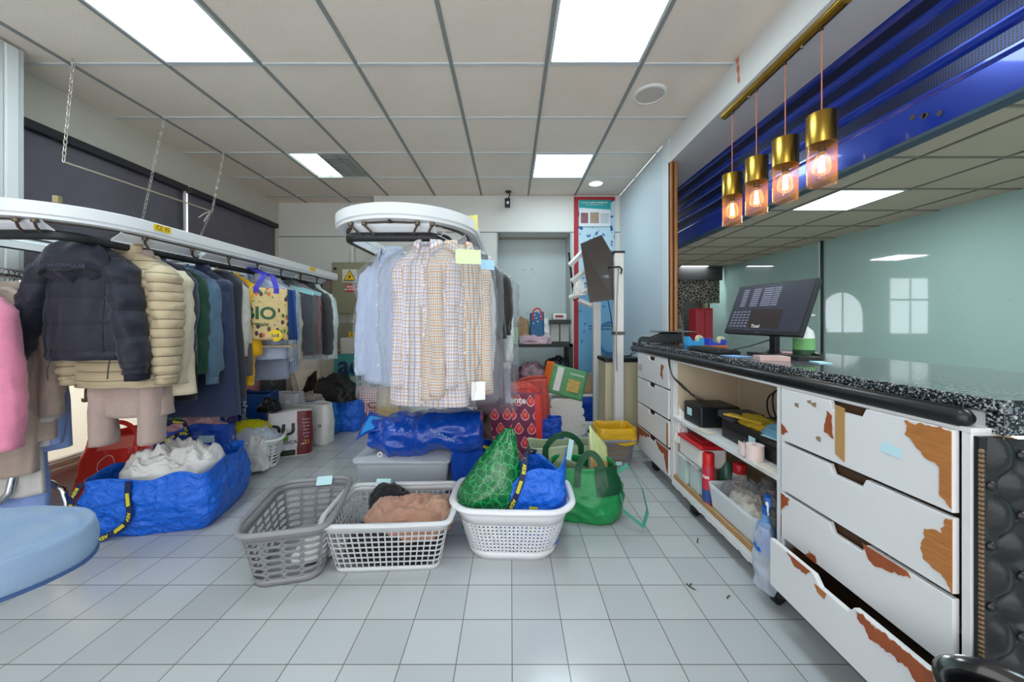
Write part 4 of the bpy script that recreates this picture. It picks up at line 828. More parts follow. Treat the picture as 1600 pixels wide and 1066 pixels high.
def garment(name, label, cat, hook, rz, L, hw, m, sleeves=.58, th=.06, flare=.03, seed=1, quilt=0, collar='shirt', open_front=False, group=None, sm_=None, drop=.075, film=0, splay=.04, btn=None, cuff=None, hang=True, hm=None, sl_r=.062, slope=.055, col_m=None, bottomtilt=0, xoff=0, wr=1.0, hood=False, hem=None):
    """one garment hung from the rail: hook = point on the rail top, rz turns the shoulder line, L length, hw half chest width"""
    T = Matrix.Translation(hook) @ Matrix.Rotation(R(rz), 4, 'Z') @ Matrix.Translation((xoff, 0, -drop)); Ti = T
    t = thing(name, label, cat, (hook[0], hook[1], hook[2]-drop-L), group)
    sh = slope*hw/.2+.045
    def body(u, v):
        s = L*v; a = 2*math.pi*u+math.pi/2*3            # u=0 front middle
        if s < sh: q = s/sh; w = .062+(hw-.062)*(q**.75); tt = .035+(th-.035)*q
        else: q = (s-sh)/(L-sh); w = hw+flare*q; tt = th+.012*math.sin(q*3)
        ca, sa = math.cos(a), math.sin(a)
        x = w*math.copysign(abs(ca)**.8, ca); y = tt*math.copysign(abs(sa)**.85, sa); vv = min(1, s/.18)
        f = (.022*nz(x*7, s*1.2, (1 if sa > 0 else 9), seed)+.011*ridge(x*16+s*2, s*3.0, sa, seed))*vv*wr
        y += f*math.copysign(1, sa) if abs(sa) > .2 else f*sa*5
        x += .012*nz(s*4, 5 if ca > 0 else 2, 0, seed)*vv*wr
        if quilt:
            k = abs(math.sin(math.pi*s/quilt)); b = (.014 if quilt < .1 else .009)*(k**.45)*vv; y += b*sa; x += b*.8*ca
        if hem and v > .97: x *= .96; y *= .9
        z = -s+bottomtilt*x*v+.006*nz(x*9, 3, y*5, seed)*v
        return T @ Vector((x, y, z))
    B = MB(); B.grid(body, 56, max(26, int(L*46)) if not quilt else int(L*110), cu=True, su=4*hw+.1, sv=L)
    B.build('body', m, t, smooth=180, solid=.004, off=-1)
    if sleeves:
        for s in (-1, 1):
            ln = sleeves; pts = []; nn = 22
            for k in range(nn+1):
                q = k/nn; x = s*(hw-.035+(splay if not isinstance(splay, tuple) else splay[0 if s < 0 else 1])*(math.sin(min(1, q*1.6)*math.pi/2) if not isinstance(splay, tuple) and splay < .1 else q)+.012*nz(q*3, s, 0, seed)); y = -.012-.03*q*(1+.5*nz(s, 1, 2, seed)); pts.append((x, y, -sh*.66-ln*q))
            def slv(u, v, pts=pts, s=s):
                i = min(int(v*nn), nn-1); f = v*nn-i; p = Vector(pts[i]).lerp(Vector(pts[i+1]), f); a = 2*math.pi*u
                r = sl_r*(1-.30*v)*(.35+.65*sm(v/.10)); wv = .010*ridge(v*7, math.cos(a)*1.2, math.sin(a), seed+s)*wr
                if quilt: wv += (.012 if quilt < .1 else .008)*abs(math.sin(math.pi*v*ln/quilt))**.45
                if hem and v > .95: r *= .8
                return T @ (p+Vector((math.cos(a)*(r*.72+wv), math.sin(a)*(r*1.02+wv), .012*math.sin(a)*0)))
            S_ = MB(); S_.grid(slv, 24, int(ln*(110 if quilt else 48)), cu=True, su=.36, sv=ln); S_.build('sleeve', sm_ or m, t, smooth=180, solid=.003, off=-1)
            if cuff or hem:
                e = Vector(pts[-1]); C_ = MB(); C_.grid(lambda u, v: T @ (e+Vector((math.cos(2*math.pi*u)*sl_r*.56, math.sin(2*math.pi*u)*sl_r*.78, .012-.045*v))), 20, 2, cu=True, su=.3, sv=.05)
                C_.build('cuff', cuff or m, t, smooth=180, solid=.003)
    if collar == 'shirt' or collar == 'lapel':
        def cl(u, v):
            a = R(-70)+R(320)*u; h = [(-.012, 0), (-.002, .034), (.008, .036), (.022, -.012)]; i = min(int(v*3), 2); f = v*3-i
            o = h[i][0]*(1-f)+h[i+1][0]*f; z = h[i][1]*(1-f)+h[i+1][1]*f; pk = max(0, abs(u-.5)*2-.75)*.12*(1 if v > .6 else 0)
            return T @ Vector(((.066+o)*math.sin(a+math.pi-R(90)), -(.046+o)*math.cos(a+math.pi-R(90)), z-.002-pk))
        c = MB(); c.grid(cl, 40, 6, su=.36, sv=.08); c.build('collar', col_m or m, t, smooth=180, solid=.003)
    if collar in ('crew', 'rib', 'stand'):
        hh = .022 if collar == 'crew' else .06
        c = MB(); c.grid(lambda u, v: T @ Vector(((.068-.004*math.sin(v*3))*math.cos(2*math.pi*u), (.044)*math.sin(2*math.pi*u), -.006+hh*v+.004*math.sin(2*math.pi*u))), 28, 4, cu=True, su=.36, sv=hh); c.build('collar', col_m or m, t, smooth=180, solid=.005)
    if collar == 'lapel':
        for s in (-1, 1):
            Z = [(0.012, .0), (.075, -.02), (.095, -.10), (.06, -.13), (.065, -.15), (.0, -.34)]
            pl = MB().prism([(s*a, b) for a, b in Z][::s], T @ Matrix(((1, 0, 0, 0), (0, 0, 1, -th-.014), (0, 1, 0, 0), (0, 0, 0, 1))), .006); pl.build('lapel', col_m or m, t)
    if btn:
        pf = lambda x, s: T @ Vector((x, -th-.018, -s))
        p = MB().grid(lambda u, v: (body(.5/56-.5/56+(u-.5)*.03, .06+.92*v)+(T.to_3x3() @ Vector((0, -.004, 0)))), 4, 30, su=.035, sv=L); p.build('button_placket', col_m or m, t, smooth=180)
        for k in range(6):
            q = body(0, .10+.15*k)+(T.to_3x3() @ Vector((0, -.007, 0))); MB().lathe([(.001, .0015), (.0055, .0015), (.006, 0), (.0055, -.0015), (.001, -.0015)], n=10, M=Matrix.Translation(q) @ Matrix.Rotation(R(rz), 4, 'Z') @ Matrix.Rotation(R(90), 4, 'X')).build('button', btn, t)
    if hang: hanger(T, hook, hw, sh, label, hm or HWIRE)
    if film: cover(T, hw, L, label, seed, film)
    GAR.append(t); return t, T, body
def hanger(T, hook, hw, sh, label, m):
    h = MB(); w = hw-.03; hz = (Matrix(T).inverted() @ Vector(hook)).z
    hx = (Matrix(T).inverted() @ Vector(hook)).x
    h.tube([T @ Vector((a, 0, b)) for a, b in [(0, .0), (0, hz-.055), (.003+hx*.6, hz-.035)]]+[T @ Vector((hx+.022*math.cos(R(-150+k*30)), 0, hz+.004+.022*math.sin(R(-150+k*30)))) for k in range(1, 11)], .0018, 6)
    h.tube([T @ Vector((a, 0, b)) for a, b in [(0, .0), (w*.5, -sh*.42), (w, -sh*.95), (w*.95, -sh*.95-.015), (0, -sh*.95-.012), (-w*.95, -sh*.95-.015), (-w, -sh*.95), (-w*.5, -sh*.42)]], .0022, 6, closed=True)
    h.build('clothes_hanger', m, smooth=80, label='clothes hanger carrying the '+(' '.join(label.split()[:11])), cat='clothes hanger', group='hangers on the rails')
def cover(T, hw, L, label, seed, ext):
    def f(u, v):
        s = (L+ext)*v; a = 2*math.pi*u; ca, sa = math.cos(a), math.sin(a); q = min(1, s/.12); w = .03+(hw+.035)*q**.7; d = .02+.085*q
        x = w*math.copysign(abs(ca)**.8, ca); y = d*math.copysign(abs(sa)**.9, sa)
        e = .022*ridge(x*5+s*2, s*4, sa, seed)+.012*ridge(x*13, s*11, sa*2, seed+2)
        return T @ Vector((x+e*ca, y+e*sa, .03-s+.01*nz(x*12, y*9, 0)*v))
    MB().grid(f, 50, 44, cu=True).build('garment_cover', FILM, smooth=180, label='clear plastic cover over the '+' '.join(label.split()[:11]), cat='garment cover', group='clear plastic garment covers')
# left rail: hook position from the photo column u where the hanger meets the rail
ZR1 = cv1[1]+.024; XR1 = cv1[2]
def h1(u, dx=0): Y = -XR1*F/(U0-u); return (XR1+dx, Y, ZR1)
NAV = puff('navy_puffer', '#20212f', .135); BEI = puff('beige_puffer', '#bba98a', .05)
NAVK = wool('navy_knit', '#232640'); 
# navy hooded puffer, back to the camera
t, T, bf = garment('puffer_jacket', 'short navy hooded puffer jacket seen from behind, nearest on the left rail', 'jacket', h1(176), 6, .59, .185, NAV, sleeves=.60, th=.07, flare=.0, seed=4, quilt=.135, collar='stand', splay=(.22, .10), xoff=-.10, sl_r=.072, wr=1.3, hem=True, drop=.04, hm=HBLK, cuff=mat('navy_rib', '#17182a', .8))
def hood(u, v):
    a = 2*math.pi*u; ph = R(180)*v; x = .16*math.sin(ph)*math.cos(a); y = -.075+.055*math.sin(ph)*math.sin(a); z = -.085+.105*math.cos(ph)
    w = 1+.07*nz(x*9, y*9, z*9, 3); z -= .35*x*x*2; sag = .02*ridge(x*9, z*9, y*5, 4)
    return T @ Vector((x*w, y*w-sag*math.sin(ph), z+.01*math.sin(5*a)))
MB().grid(hood, 50, 30, cu=True).build('hood', NAV, t, smooth=180)
def seam(x0, x1):                                   # two long back seams
    return [bf((.5+.0)*0+((x0+(x1-x0)*k/12)/(4*.225))*0+(.0 if 0 else (x0+(x1-x0)*k/12)/.84), .25+.74*k/12)+(T.to_3x3() @ Vector((0, -.003, 0))) for k in range(13)]
for a, b in ((-.09, -.08), (.10, .09)): MB().tube(seam(a, b), .0028, 5).build('back_seam', mat('navy_rib'), t)
rimp = [hood(.5+.5*k/24, .66)+(T.to_3x3() @ Vector((0, -.004, 0))) for k in range(25)]
MB().tube(rimp, .011, 8).build('hood_rim', NAV, t, smooth=80)
text('EXTRA FORMULAR', .024, mat('faint_navy_print', '#4a4b62', .6), lambda a, b, c=0: T @ Vector((a, -.148-.0+.9*a*a, -.118+b-.5*a*a)), t, 'print_lettering')
for s in (-1, 1): MB().tube([bf(.0+s*.13, .98), bf(.0+s*.13, .99)+Vector((.004*s, -.012, -.05)), bf(.0+s*.13, .99)+Vector((.0, -.012, -.10))], .003, 5).build('drawcord', BLACK, t)
garment('puffer_jacket', 'beige quilted puffer jacket partly hidden behind the navy hooded one', 'jacket', h1(209), 4, .74, .22, BEI, sleeves=.62, th=.075, flare=.02, seed=7, quilt=.05, collar='stand', splay=.05, xoff=-.03, sl_r=.072, drop=.05, hem=True)
PKW = wool('rose_beige_wool', '#b09a91'); PKW2 = wool('pale_rose_wool', '#c2b0a4')
garment('wool_coat', 'long rose beige wool coat with wide sleeves behind the beige puffer', 'coat', h1(222), 4, .90, .11, PKW, sleeves=1.0, th=.07, flare=.08, seed=9, collar='lapel', splay=.05, sl_r=.08, xoff=-.03, drop=.06)
garment('wool_coat', 'cream beige wool coat with a pointed sleeve, just behind the beige puffer', 'coat', h1(243), 4, .80, .235, wool('cream_wool', '#cdbfa6'), sleeves=.66, th=.06, flare=.06, seed=12, collar='lapel', splay=.03, sl_r=.075, xoff=-.07, drop=.06)
garment('knitted_jumper', 'dark navy knitted jumper with a thick rolled collar on left rail', 'jumper', h1(270), 0, .66, .235, NAVK, sleeves=.60, seed=15, collar='stand', splay=.03, xoff=-.12, sl_r=.065, drop=.05)
garment('trousers', 'black long trousers hanging low behind the navy jumper', 'trousers', h1(280), 0, .86, .15, wool('black_wool', '#17171f'), sleeves=0, seed=17, collar='', xoff=-.07, flare=.02, drop=.07)
garment('knitted_jumper', 'dark green jumper hanging between navy and slate blue garments', 'jumper', h1(296), 0, .68, .235, wool('bottle_green', '#123f2d'), sleeves=.62, seed=19, collar='crew', splay=.03, sl_r=.055, xoff=-.12)
garment('knitted_jumper', 'slate blue jumper hanging beside the dark green one', 'jumper', h1(308), 0, .69, .24, wool('slate_blue', '#4e6a82'), sleeves=.66, seed=21, collar='crew', splay=.03, sl_r=.05, xoff=-.10, hem=True)
garment('long_coat', 'long navy blue coat reaching lowest in the middle of left rail', 'coat', h1(322), 4, 1.0, .22, wool('navy_coat', '#27304f'), sleeves=.3, seed=23, collar='lapel', splay=.0, flare=.06, xoff=-.06, sl_r=.06)
garment('trousers', 'very dark navy trousers hanging beside the long navy coat', 'trousers', h1(336), 0, .93, .16, wool('ink_blue', '#181c2e'), sleeves=0, seed=25, collar='', flare=.03, xoff=.02, drop=.07)
garment('short_coat', 'ivory textured short coat with wide collar on left rail', 'coat', h1(350), 10, .52, .22, wool('ivory_boucle', '#c9c5bb'), sleeves=.54, seed=27, collar='lapel', splay=.03, sl_r=.06, th=.075, xoff=-.08)
garment('knitted_dress', 'grey brown garment hanging below the ivory short coat', 'dress', h1(357), 0, .76, .18, wool('taupe_grey', '#5d565c'), sleeves=0, seed=29, collar='crew', xoff=-.04)
garment('knitted_jumper', 'bright yellow jumper with a long sleeve on the left rail', 'jumper', h1(369), 4, .62, .205, wool('bright_yellow', '#eab209'), sleeves=.74, seed=31, collar='crew', splay=.0, sl_r=.05, xoff=-.05, hem=True)
SB = wool('sky_shirt', '#b9c5e0', rough=.7, sheen=0); WS = wool('white_shirt', '#dfe1e6', rough=.7, sheen=0)
GB = wool('grey_blue_cloth', '#8d93a8', rough=.8); ST = stripes('blue_stripe', '#c9d3e6', '#3f5f9a', .026, .009)
garment('shirt', 'pale blue shirt crumpled behind the fruit print shopping bag', 'shirt', h1(396), 0, .66, .21, SB, sleeves=.5, seed=33, film=0, xoff=.02, hm=HBLK)
garment('table_cloth', 'grey blue cloth hanging below the fruit print shopping bag', 'cloth', h1(405), 14, .84, .21, GB, sleeves=0, seed=34, collar='', flare=.02, xoff=.0, th=.035)
garment('shirt', 'white shirt hanging just behind the fruit print bag', 'shirt', h1(418), 0, .70, .20, WS, sleeves=.6, seed=35, xoff=-.02)
garment('shirt', 'blue and white striped shirt on far half of left rail', 'shirt', h1(427), 0, .78, .21, ST, sleeves=.62, seed=37, xoff=-.04, btn=WTXT)
garment('shirt', 'light blue shirt next to the striped one on left rail', 'shirt', h1(433), 0, .80, .21, SB, sleeves=.6, seed=39, xoff=-.05)
garment('jumper', 'cream off-white jumper on the far half of left rail', 'jumper', h1(440), 0, .72, .22, wool('offwhite_knit', '#cfcab8'), sleeves=.62, seed=41, collar='crew', xoff=-.06)
PCV = wool('charcoal_cloth', '#41444b'); 
garment('jacket', 'charcoal jacket in clear plastic, first of the dark ones on left rail', 'jacket', h1(447), 0, .66, .22, PCV, sleeves=.56, seed=43, film=.18, collar='lapel', xoff=.0)
garment('jacket', 'slate grey jacket in plastic beside the maroon garment', 'jacket', h1(455), 0, .66, .22, wool('slate_dark', '#4d5560'), sleeves=.56, seed=45, film=.15, collar='lapel', xoff=-.02)
garment('dress', 'narrow maroon garment between dark jackets on left rail', 'dress', h1(462), 0, .68, .20, wool('maroon_cloth', '#7a1f33'), sleeves=.5, seed=47, collar='crew', xoff=.01)
garment('jacket', 'dark grey suit jacket near the far end of left rail', 'jacket', h1(472), 14, .68, .21, wool('dark_grey_suit', '#45454b'), sleeves=.62, seed=49, collar='lapel', xoff=.04, hm=HBLK, th=.08)
garment('shirt', 'pale mint white shirt last on the left rail', 'shirt', h1(482), 0, .74, .22, wool('mint_white', '#cfdcdc', rough=.7), sleeves=.66, seed=51, xoff=.04)
# teal paper shoulder guards on three far hangers
for u, w in ((450, .1), (458, .12)):
    p = Vector(h1(u)); MB().prism([(-.02, .0), (.2, -.07), (.19, -.10), (-.02, -.045), (-.17, -.09), (-.19, -.06)], Matrix(((1, 0, 0, p.x+w), (0, 0, 1, p.y-.09), (0, 1, 0, p.z-.09), (0, 0, 0, 1))), .002).build('shoulder_guard', mat('teal_paper', '#9fd6da', .6), label='pale teal paper shoulder guard on hanger of the '+('charcoal' if u < 455 else 'slate grey')+' jacket', cat='paper guard')

# middle conveyor
ZR2 = cv2[1]+.024; XR2 = cv2[2]; XL2 = cv2[3]; YN = cv2[4]
CH1 = checks('tan_check', '#e9e4e4', [('#b98a5e', 0, .007), ('#7f84b5', .5*.034, .004), ('#c7b9c4', .25*.034, .003)])
CH2 = checks('orange_check', '#ece2cf', [('#c8823e', 0, .006), ('#8086b0', .5*.026, .004)], pitch=.026)
CHR = checks('red_check', '#ece6e6', [('#b0323e', 0, .007)], pitch=.014)
garment('shirt', 'tan and lilac checked shirt in plastic facing the camera, front of middle conveyor', 'shirt', (-.44, YN+.02, ZR2), -8, .80, .172, CH1, sleeves=.64, seed=61, film=.04, btn=WTXT, splay=.0, sl_r=.055, th=.055, xoff=.02)
garment('shirt', 'orange checked shirt in plastic turned sideways at the rail corner, middle conveyor', 'shirt', (-.36, YN-.005, ZR2), 30, .76, .165, CH2, sleeves=.68, seed=63, film=.05, splay=.0, sl_r=.058, btn=WTXT, xoff=.10, th=.06)
garment('shirt', 'small red checked shirt hem showing beneath the orange checked shirt', 'shirt', (-.355, YN+.10, ZR2), 24, .78, .17, CHR, sleeves=.5, seed=64, xoff=.0, splay=0)
def hR(Y): return (XR2, Y, ZR2)
def hL(Y): return (XL2, Y, ZR2)
GW = wool('grey_white_shirt', '#c5c8d2', rough=.7, sheen=0); WHT = wool('clean_white', '#e6e6ea', rough=.7, sheen=0)
garment('shirt', 'grey white shirt in plastic just behind the orange checked one', 'shirt', hR(2.08), 0, .76, .20, GW, sleeves=.62, seed=65, film=.1, xoff=-.03)
garment('shirt', 'white shirt with a paper tag low down, right run of middle conveyor', 'shirt', hR(2.17), 0, .80, .20, WHT, sleeves=.6, seed=66, film=0, xoff=-.01)
garment('trousers', 'dark brown trousers in plastic on the right run of middle conveyor', 'trousers', hR(2.26), 0, .48, .15, wool('dark_brown', '#221f1d'), sleeves=0, seed=67, film=0, collar='', xoff=.12)
garment('jacket', 'very dark padded jacket folded on the right run of middle conveyor', 'jacket', hR(2.38), -8, .46, .18, puff('dark_olive_puffer', '#24221f'), sleeves=.40, seed=68, collar='stand', xoff=.12, sl_r=.06)
garment('dress', 'plum coloured garment in clear plastic beyond the dark brown trousers', 'dress', hR(2.52), 0, .95, .16, wool('plum_cloth', '#5a4454'), sleeves=0, seed=69, film=.05, collar='crew', xoff=.10)
garment('shirt', 'white shirt with a square printed tag on the right edge of middle conveyor', 'shirt', hR(2.70), 0, .72, .20, WHT, sleeves=.6, seed=70, film=.22, xoff=.10)
garment('dress', 'lilac white long garment in plastic at the far right of middle conveyor', 'dress', hR(2.85), 0, 1.0, .2, wool('lilac_white', '#bdb9cf'), sleeves=.6, seed=71, film=.1, collar='crew', xoff=.10)
for k, (Y, m_, s, lb) in enumerate(((2.16, SB, .62, 'pale blue shirt in plastic, first on the left run of middle conveyor'), (2.30, WHT, .6, 'white shirt in plastic, second on the left run of middle conveyor'), (2.44, SB, .6, 'pale blue shirt, third on the left run of middle conveyor'), (2.62, GW, .6, 'grey white shirt, fourth on left run of middle conveyor'), (2.85, WHT, .6, 'white shirt farthest along the left run of middle conveyor'))):
    garment('shirt', lb, 'shirt', hL(Y), -34 if k == 0 else -28, .72+.02*(k % 2), .18, m_, sleeves=s, seed=80+k, film=.12 if k < 3 else 0, xoff=.20, btn=WTXT if k == 0 else None)
garment('dress', 'yellow garment edge showing left of the blue shirts, middle conveyor', 'dress', hL(3.1), 0, .62, .2, wool('lemon_cloth', '#e5c53c'), sleeves=.4, seed=90, collar='crew', xoff=-.14)
# paper tags on the middle conveyor
def tagp(p, w, h, rz, rx, m, label): return MB().box(None, (w, .001, h), M=TR(*p, rz, rx)).build('paper_tag', m, label=label, cat='paper tag')
tagp((-.20, 1.72, CH+.31), .12, .075, 12, -18, mat('pale_green_paper', '#d9e3b4', .7), 'pale green paper tag pinned to the checked shirts hanger')
tagp((-.115, 1.80, CH+.285), .075, .05, 30, -10, mat('pale_blue_paper', '#a9d3ee', .7), 'small pale blue paper tag right of the green one')
tagp((-.16, 1.80, .88), .07, .09, 20, 0, WTXT, 'white card hanging at bottom right of the checked shirts')
tagp((-.012, 2.55, CH+.18), .05, .05, 10, 0, mat('tag_grey', '#b8bcc0', .7), 'small square printed tag on the white shirt sleeve')

# shopping bag hung on the left rail
BIO = NT('fruit_print', .45); v = BIO.voro(9, 'F1', 'UV'); vc = BIO.voro(9, 'F1', 'UV', col=True); sp = BIO.N.new('ShaderNodeSeparateColor'); BIO.L.new(vc, sp.inputs[0])
big = BIO.mix(BIO.op('GREATER_THAN', sp.outputs[0], .45), '#5f8a3a', '#3f5a24'); big = BIO.mix(BIO.op('GREATER_THAN', sp.outputs[1], .78), big, '#c65a2c'); big = BIO.mix(BIO.op('GREATER_THAN', sp.outputs[2], .82), big, '#4a2238')
x, y, z = BIO.sep('UV'); mid = BIO.op('MULTIPLY', BIO.band(x, .1, .75), BIO.band(y, .30, .72)); cir = BIO.op('LESS_THAN', v, .42)
BIO.col(BIO.mix(BIO.op('MULTIPLY', cir, BIO.op('SUBTRACT', 1.0, mid)), BIO.mix(BIO.noise(8, 5, out='UV'), '#b79a5c', '#d6c08a'), big)); BIOM = BIO.m
LBLU = mat('lidl_blue', '#0f4488', .4); PUR = mat('purple_strap', '#3b34b0', .6)
pA, pB = W(386, 448, 2.74), W(449, 452, 2.86); hb_ = .44
t = thing('shopping_bag', 'fruit printed shopping bag with purple handles hung from the left rail', 'shopping bag', (pA+pB)/2-Vector((0, 0, .44)))
ex = (pB-pA).normalized(); dn = Vector((.02, 0, -1)).normalized(); n_ = ex.cross(dn).normalized()*-1
n_ = Vector((ex.y, -ex.x, 0)).normalized(); wB = (pB-pA).length
front = lambda u, v, o=0: pA+ex*(wB*u)+dn*(.40*(1-v))+n_*(.03*math.sin(math.pi*u)*(1-v)+.006*nz(u*4, v*4, 1)+o)
MB().grid(lambda u, v: front(u, v), 20, 20).build('front_panel', BIOM, t, smooth=180, solid=.002)
MB().grid(lambda u, v: front(1, v)+(-n_*.10+ex*.06)*u*(1-.25*v)-n_*.03*math.sin(math.pi*u), 8, 16).build('side_panel', LBLU, t, smooth=180, solid=.002)
MB().grid(lambda u, v: front(u, v)-n_*.11*(1-.3*v)+ex*.05, 10, 10).build('back_panel', LBLU, t, smooth=180, solid=.002)
for a in (.22, .72):
    q = front(a, 1); MB().ribbon([q-Vector((0, 0, .04))+n_*.004, q+n_*.006, q+Vector((.0, .0, .10))+ex*(.05 if a < .5 else -.03)-n_*.03, Vector((XR1, q.y+.12, ZR1+.01))], ex*.035, .003).build('handle', PUR, t)
GRT = mat('dark_green_print', '#1f5030', .5)
tf = lambda a, b, c=0: front(.36+a/wB, .45+b/.40, .004+c)
text('BIO', .13, GRT, lambda a, b, c=0: front(.30+a/wB, .50+b/.40, .004), t, 'big_lettering', bold=.03)
text('organic', .045, GRT, lambda a, b, c=0: front(.26+a/wB, .30+b/.40, .004), t, 'small_lettering', bold=.02)
MB().add([front(.68, .09, .005)+(ex*math.cos(R(20*k))*.045-dn*math.sin(R(20*k))*.045) for k in range(18)], [tuple(range(18))]).build('round_badge', YELLOW, t)
text('Lidl', .034, LBLU, lambda a, b, c=0: front(.68, .09, .007)+ex*a-dn*b, t, 'badge_lettering', bold=.03)
MB().box((pA+pB)/2+Vector((.03, .08, -.45)), (wB, .12, .01), 0).build('shelf_board', mat('kraft', '#bfa684', .7), t, label='tan base board')

# near left garment rack with clothes
t = thing('garment_rack', 'chrome garment rack with a curved tube base at the left edge', 'garment rack', (-2.3, 1.65, 0))
rp = W(42, 436, 2.05); MB().tube([rp, rp+Vector((.50, -1.0, 0))], .013, 10).build('top_bar', CHROME, t, smooth=60)
MB().cyl(rp+Vector((-.006, .012, 0)), rp+Vector((.01, -.02, 0)), .018, n=12).build('end_cap', CHROME, t, smooth=60)
MB().tube([rp+Vector((.02, -.04, 0)), rp+Vector((.02, -.04, -1.40))], .013, 10).build('upright', CHROME, t, smooth=60)
bpts = [W(10, 752, 2.06), W(40, 753, 2.08), W(80, 755, 2.08), W(98, 765, 2.08), W(104, 785, 2.08), W(105, 815, 2.08)]
MB().tube(bpts, .016, 10).build('base_tube', CHROME, t, smooth=60)
MB().cyl(bpts[-1]+Vector((0, 0, -.0)), bpts[-1]+Vector((0, 0, -.075)), .017, n=12).build('foot', BLACK, t, smooth=60)
MB().tube([W(-40, 795, 1.9), W(0, 785, 1.9), W(14, 770, 1.91), W(20, 745, 1.93)], .016, 10).build('base_tube', CHROME, t, smooth=60)
zb_ = rp.z+.013
def h0(s, o=0): return (rp.x+.447*s, rp.y-.894*s, zb_)
PNK = wool('pink_cloth', '#e58aa6'); PER = wool('periwinkle_cloth', '#8ba3da', rough=.8); OFW = wool('offwhite_linen', '#d6d2cc'); TAU = wool('taupe_cloth', '#b3a093')
garment('cardigan', 'pale blue embroidered coat with flared hem at the back of the left edge rack', 'cardigan', h0(.02), 27, .90, .18, PER, sleeves=.80, seed=101, collar='crew', hm=HBLK, flare=.04, xoff=-.04, splay=.03)
garment('blouse', 'off-white blouse on the rack at the left edge', 'blouse', h0(.07), 27, .86, .17, OFW, sleeves=.66, seed=103, collar='shirt', hm=HBLK, splay=.04, xoff=-.04)
garment('jacket', 'taupe beige jacket behind the pink one on the left edge rack', 'jacket', h0(.13), 27, .82, .19, TAU, sleeves=.62, seed=105, collar='lapel', hm=HBLK, splay=.06, th=.06, xoff=-.04)
garment('jacket', 'pink jacket at the very left edge of picture', 'jacket', h0(.40), 27, .78, .18, PNK, sleeves=.72, seed=107, collar='lapel', hm=HBLK, splay=.07, th=.07, xoff=-.05)
garment('trousers', 'long periwinkle blue trousers hanging lowest at left edge', 'trousers', h0(.05), 24, 1.27, .16, PER, sleeves=0, seed=109, collar='', hm=HBLK, th=.04, flare=.03, xoff=-.08)
garment('skirt', 'off-white linen skirt corner hanging over the periwinkle trousers', 'skirt', h0(.10), 25, 1.12, .12, OFW, sleeves=0, seed=111, collar='', hm=HBLK, th=.03, xoff=-.04)
garment('skirt', 'taupe skirt at the left edge under the pink jacket', 'skirt', h0(.17), 25, .98, .14, TAU, sleeves=0, seed=113, collar='', hm=HBLK, th=.04, xoff=-.04)
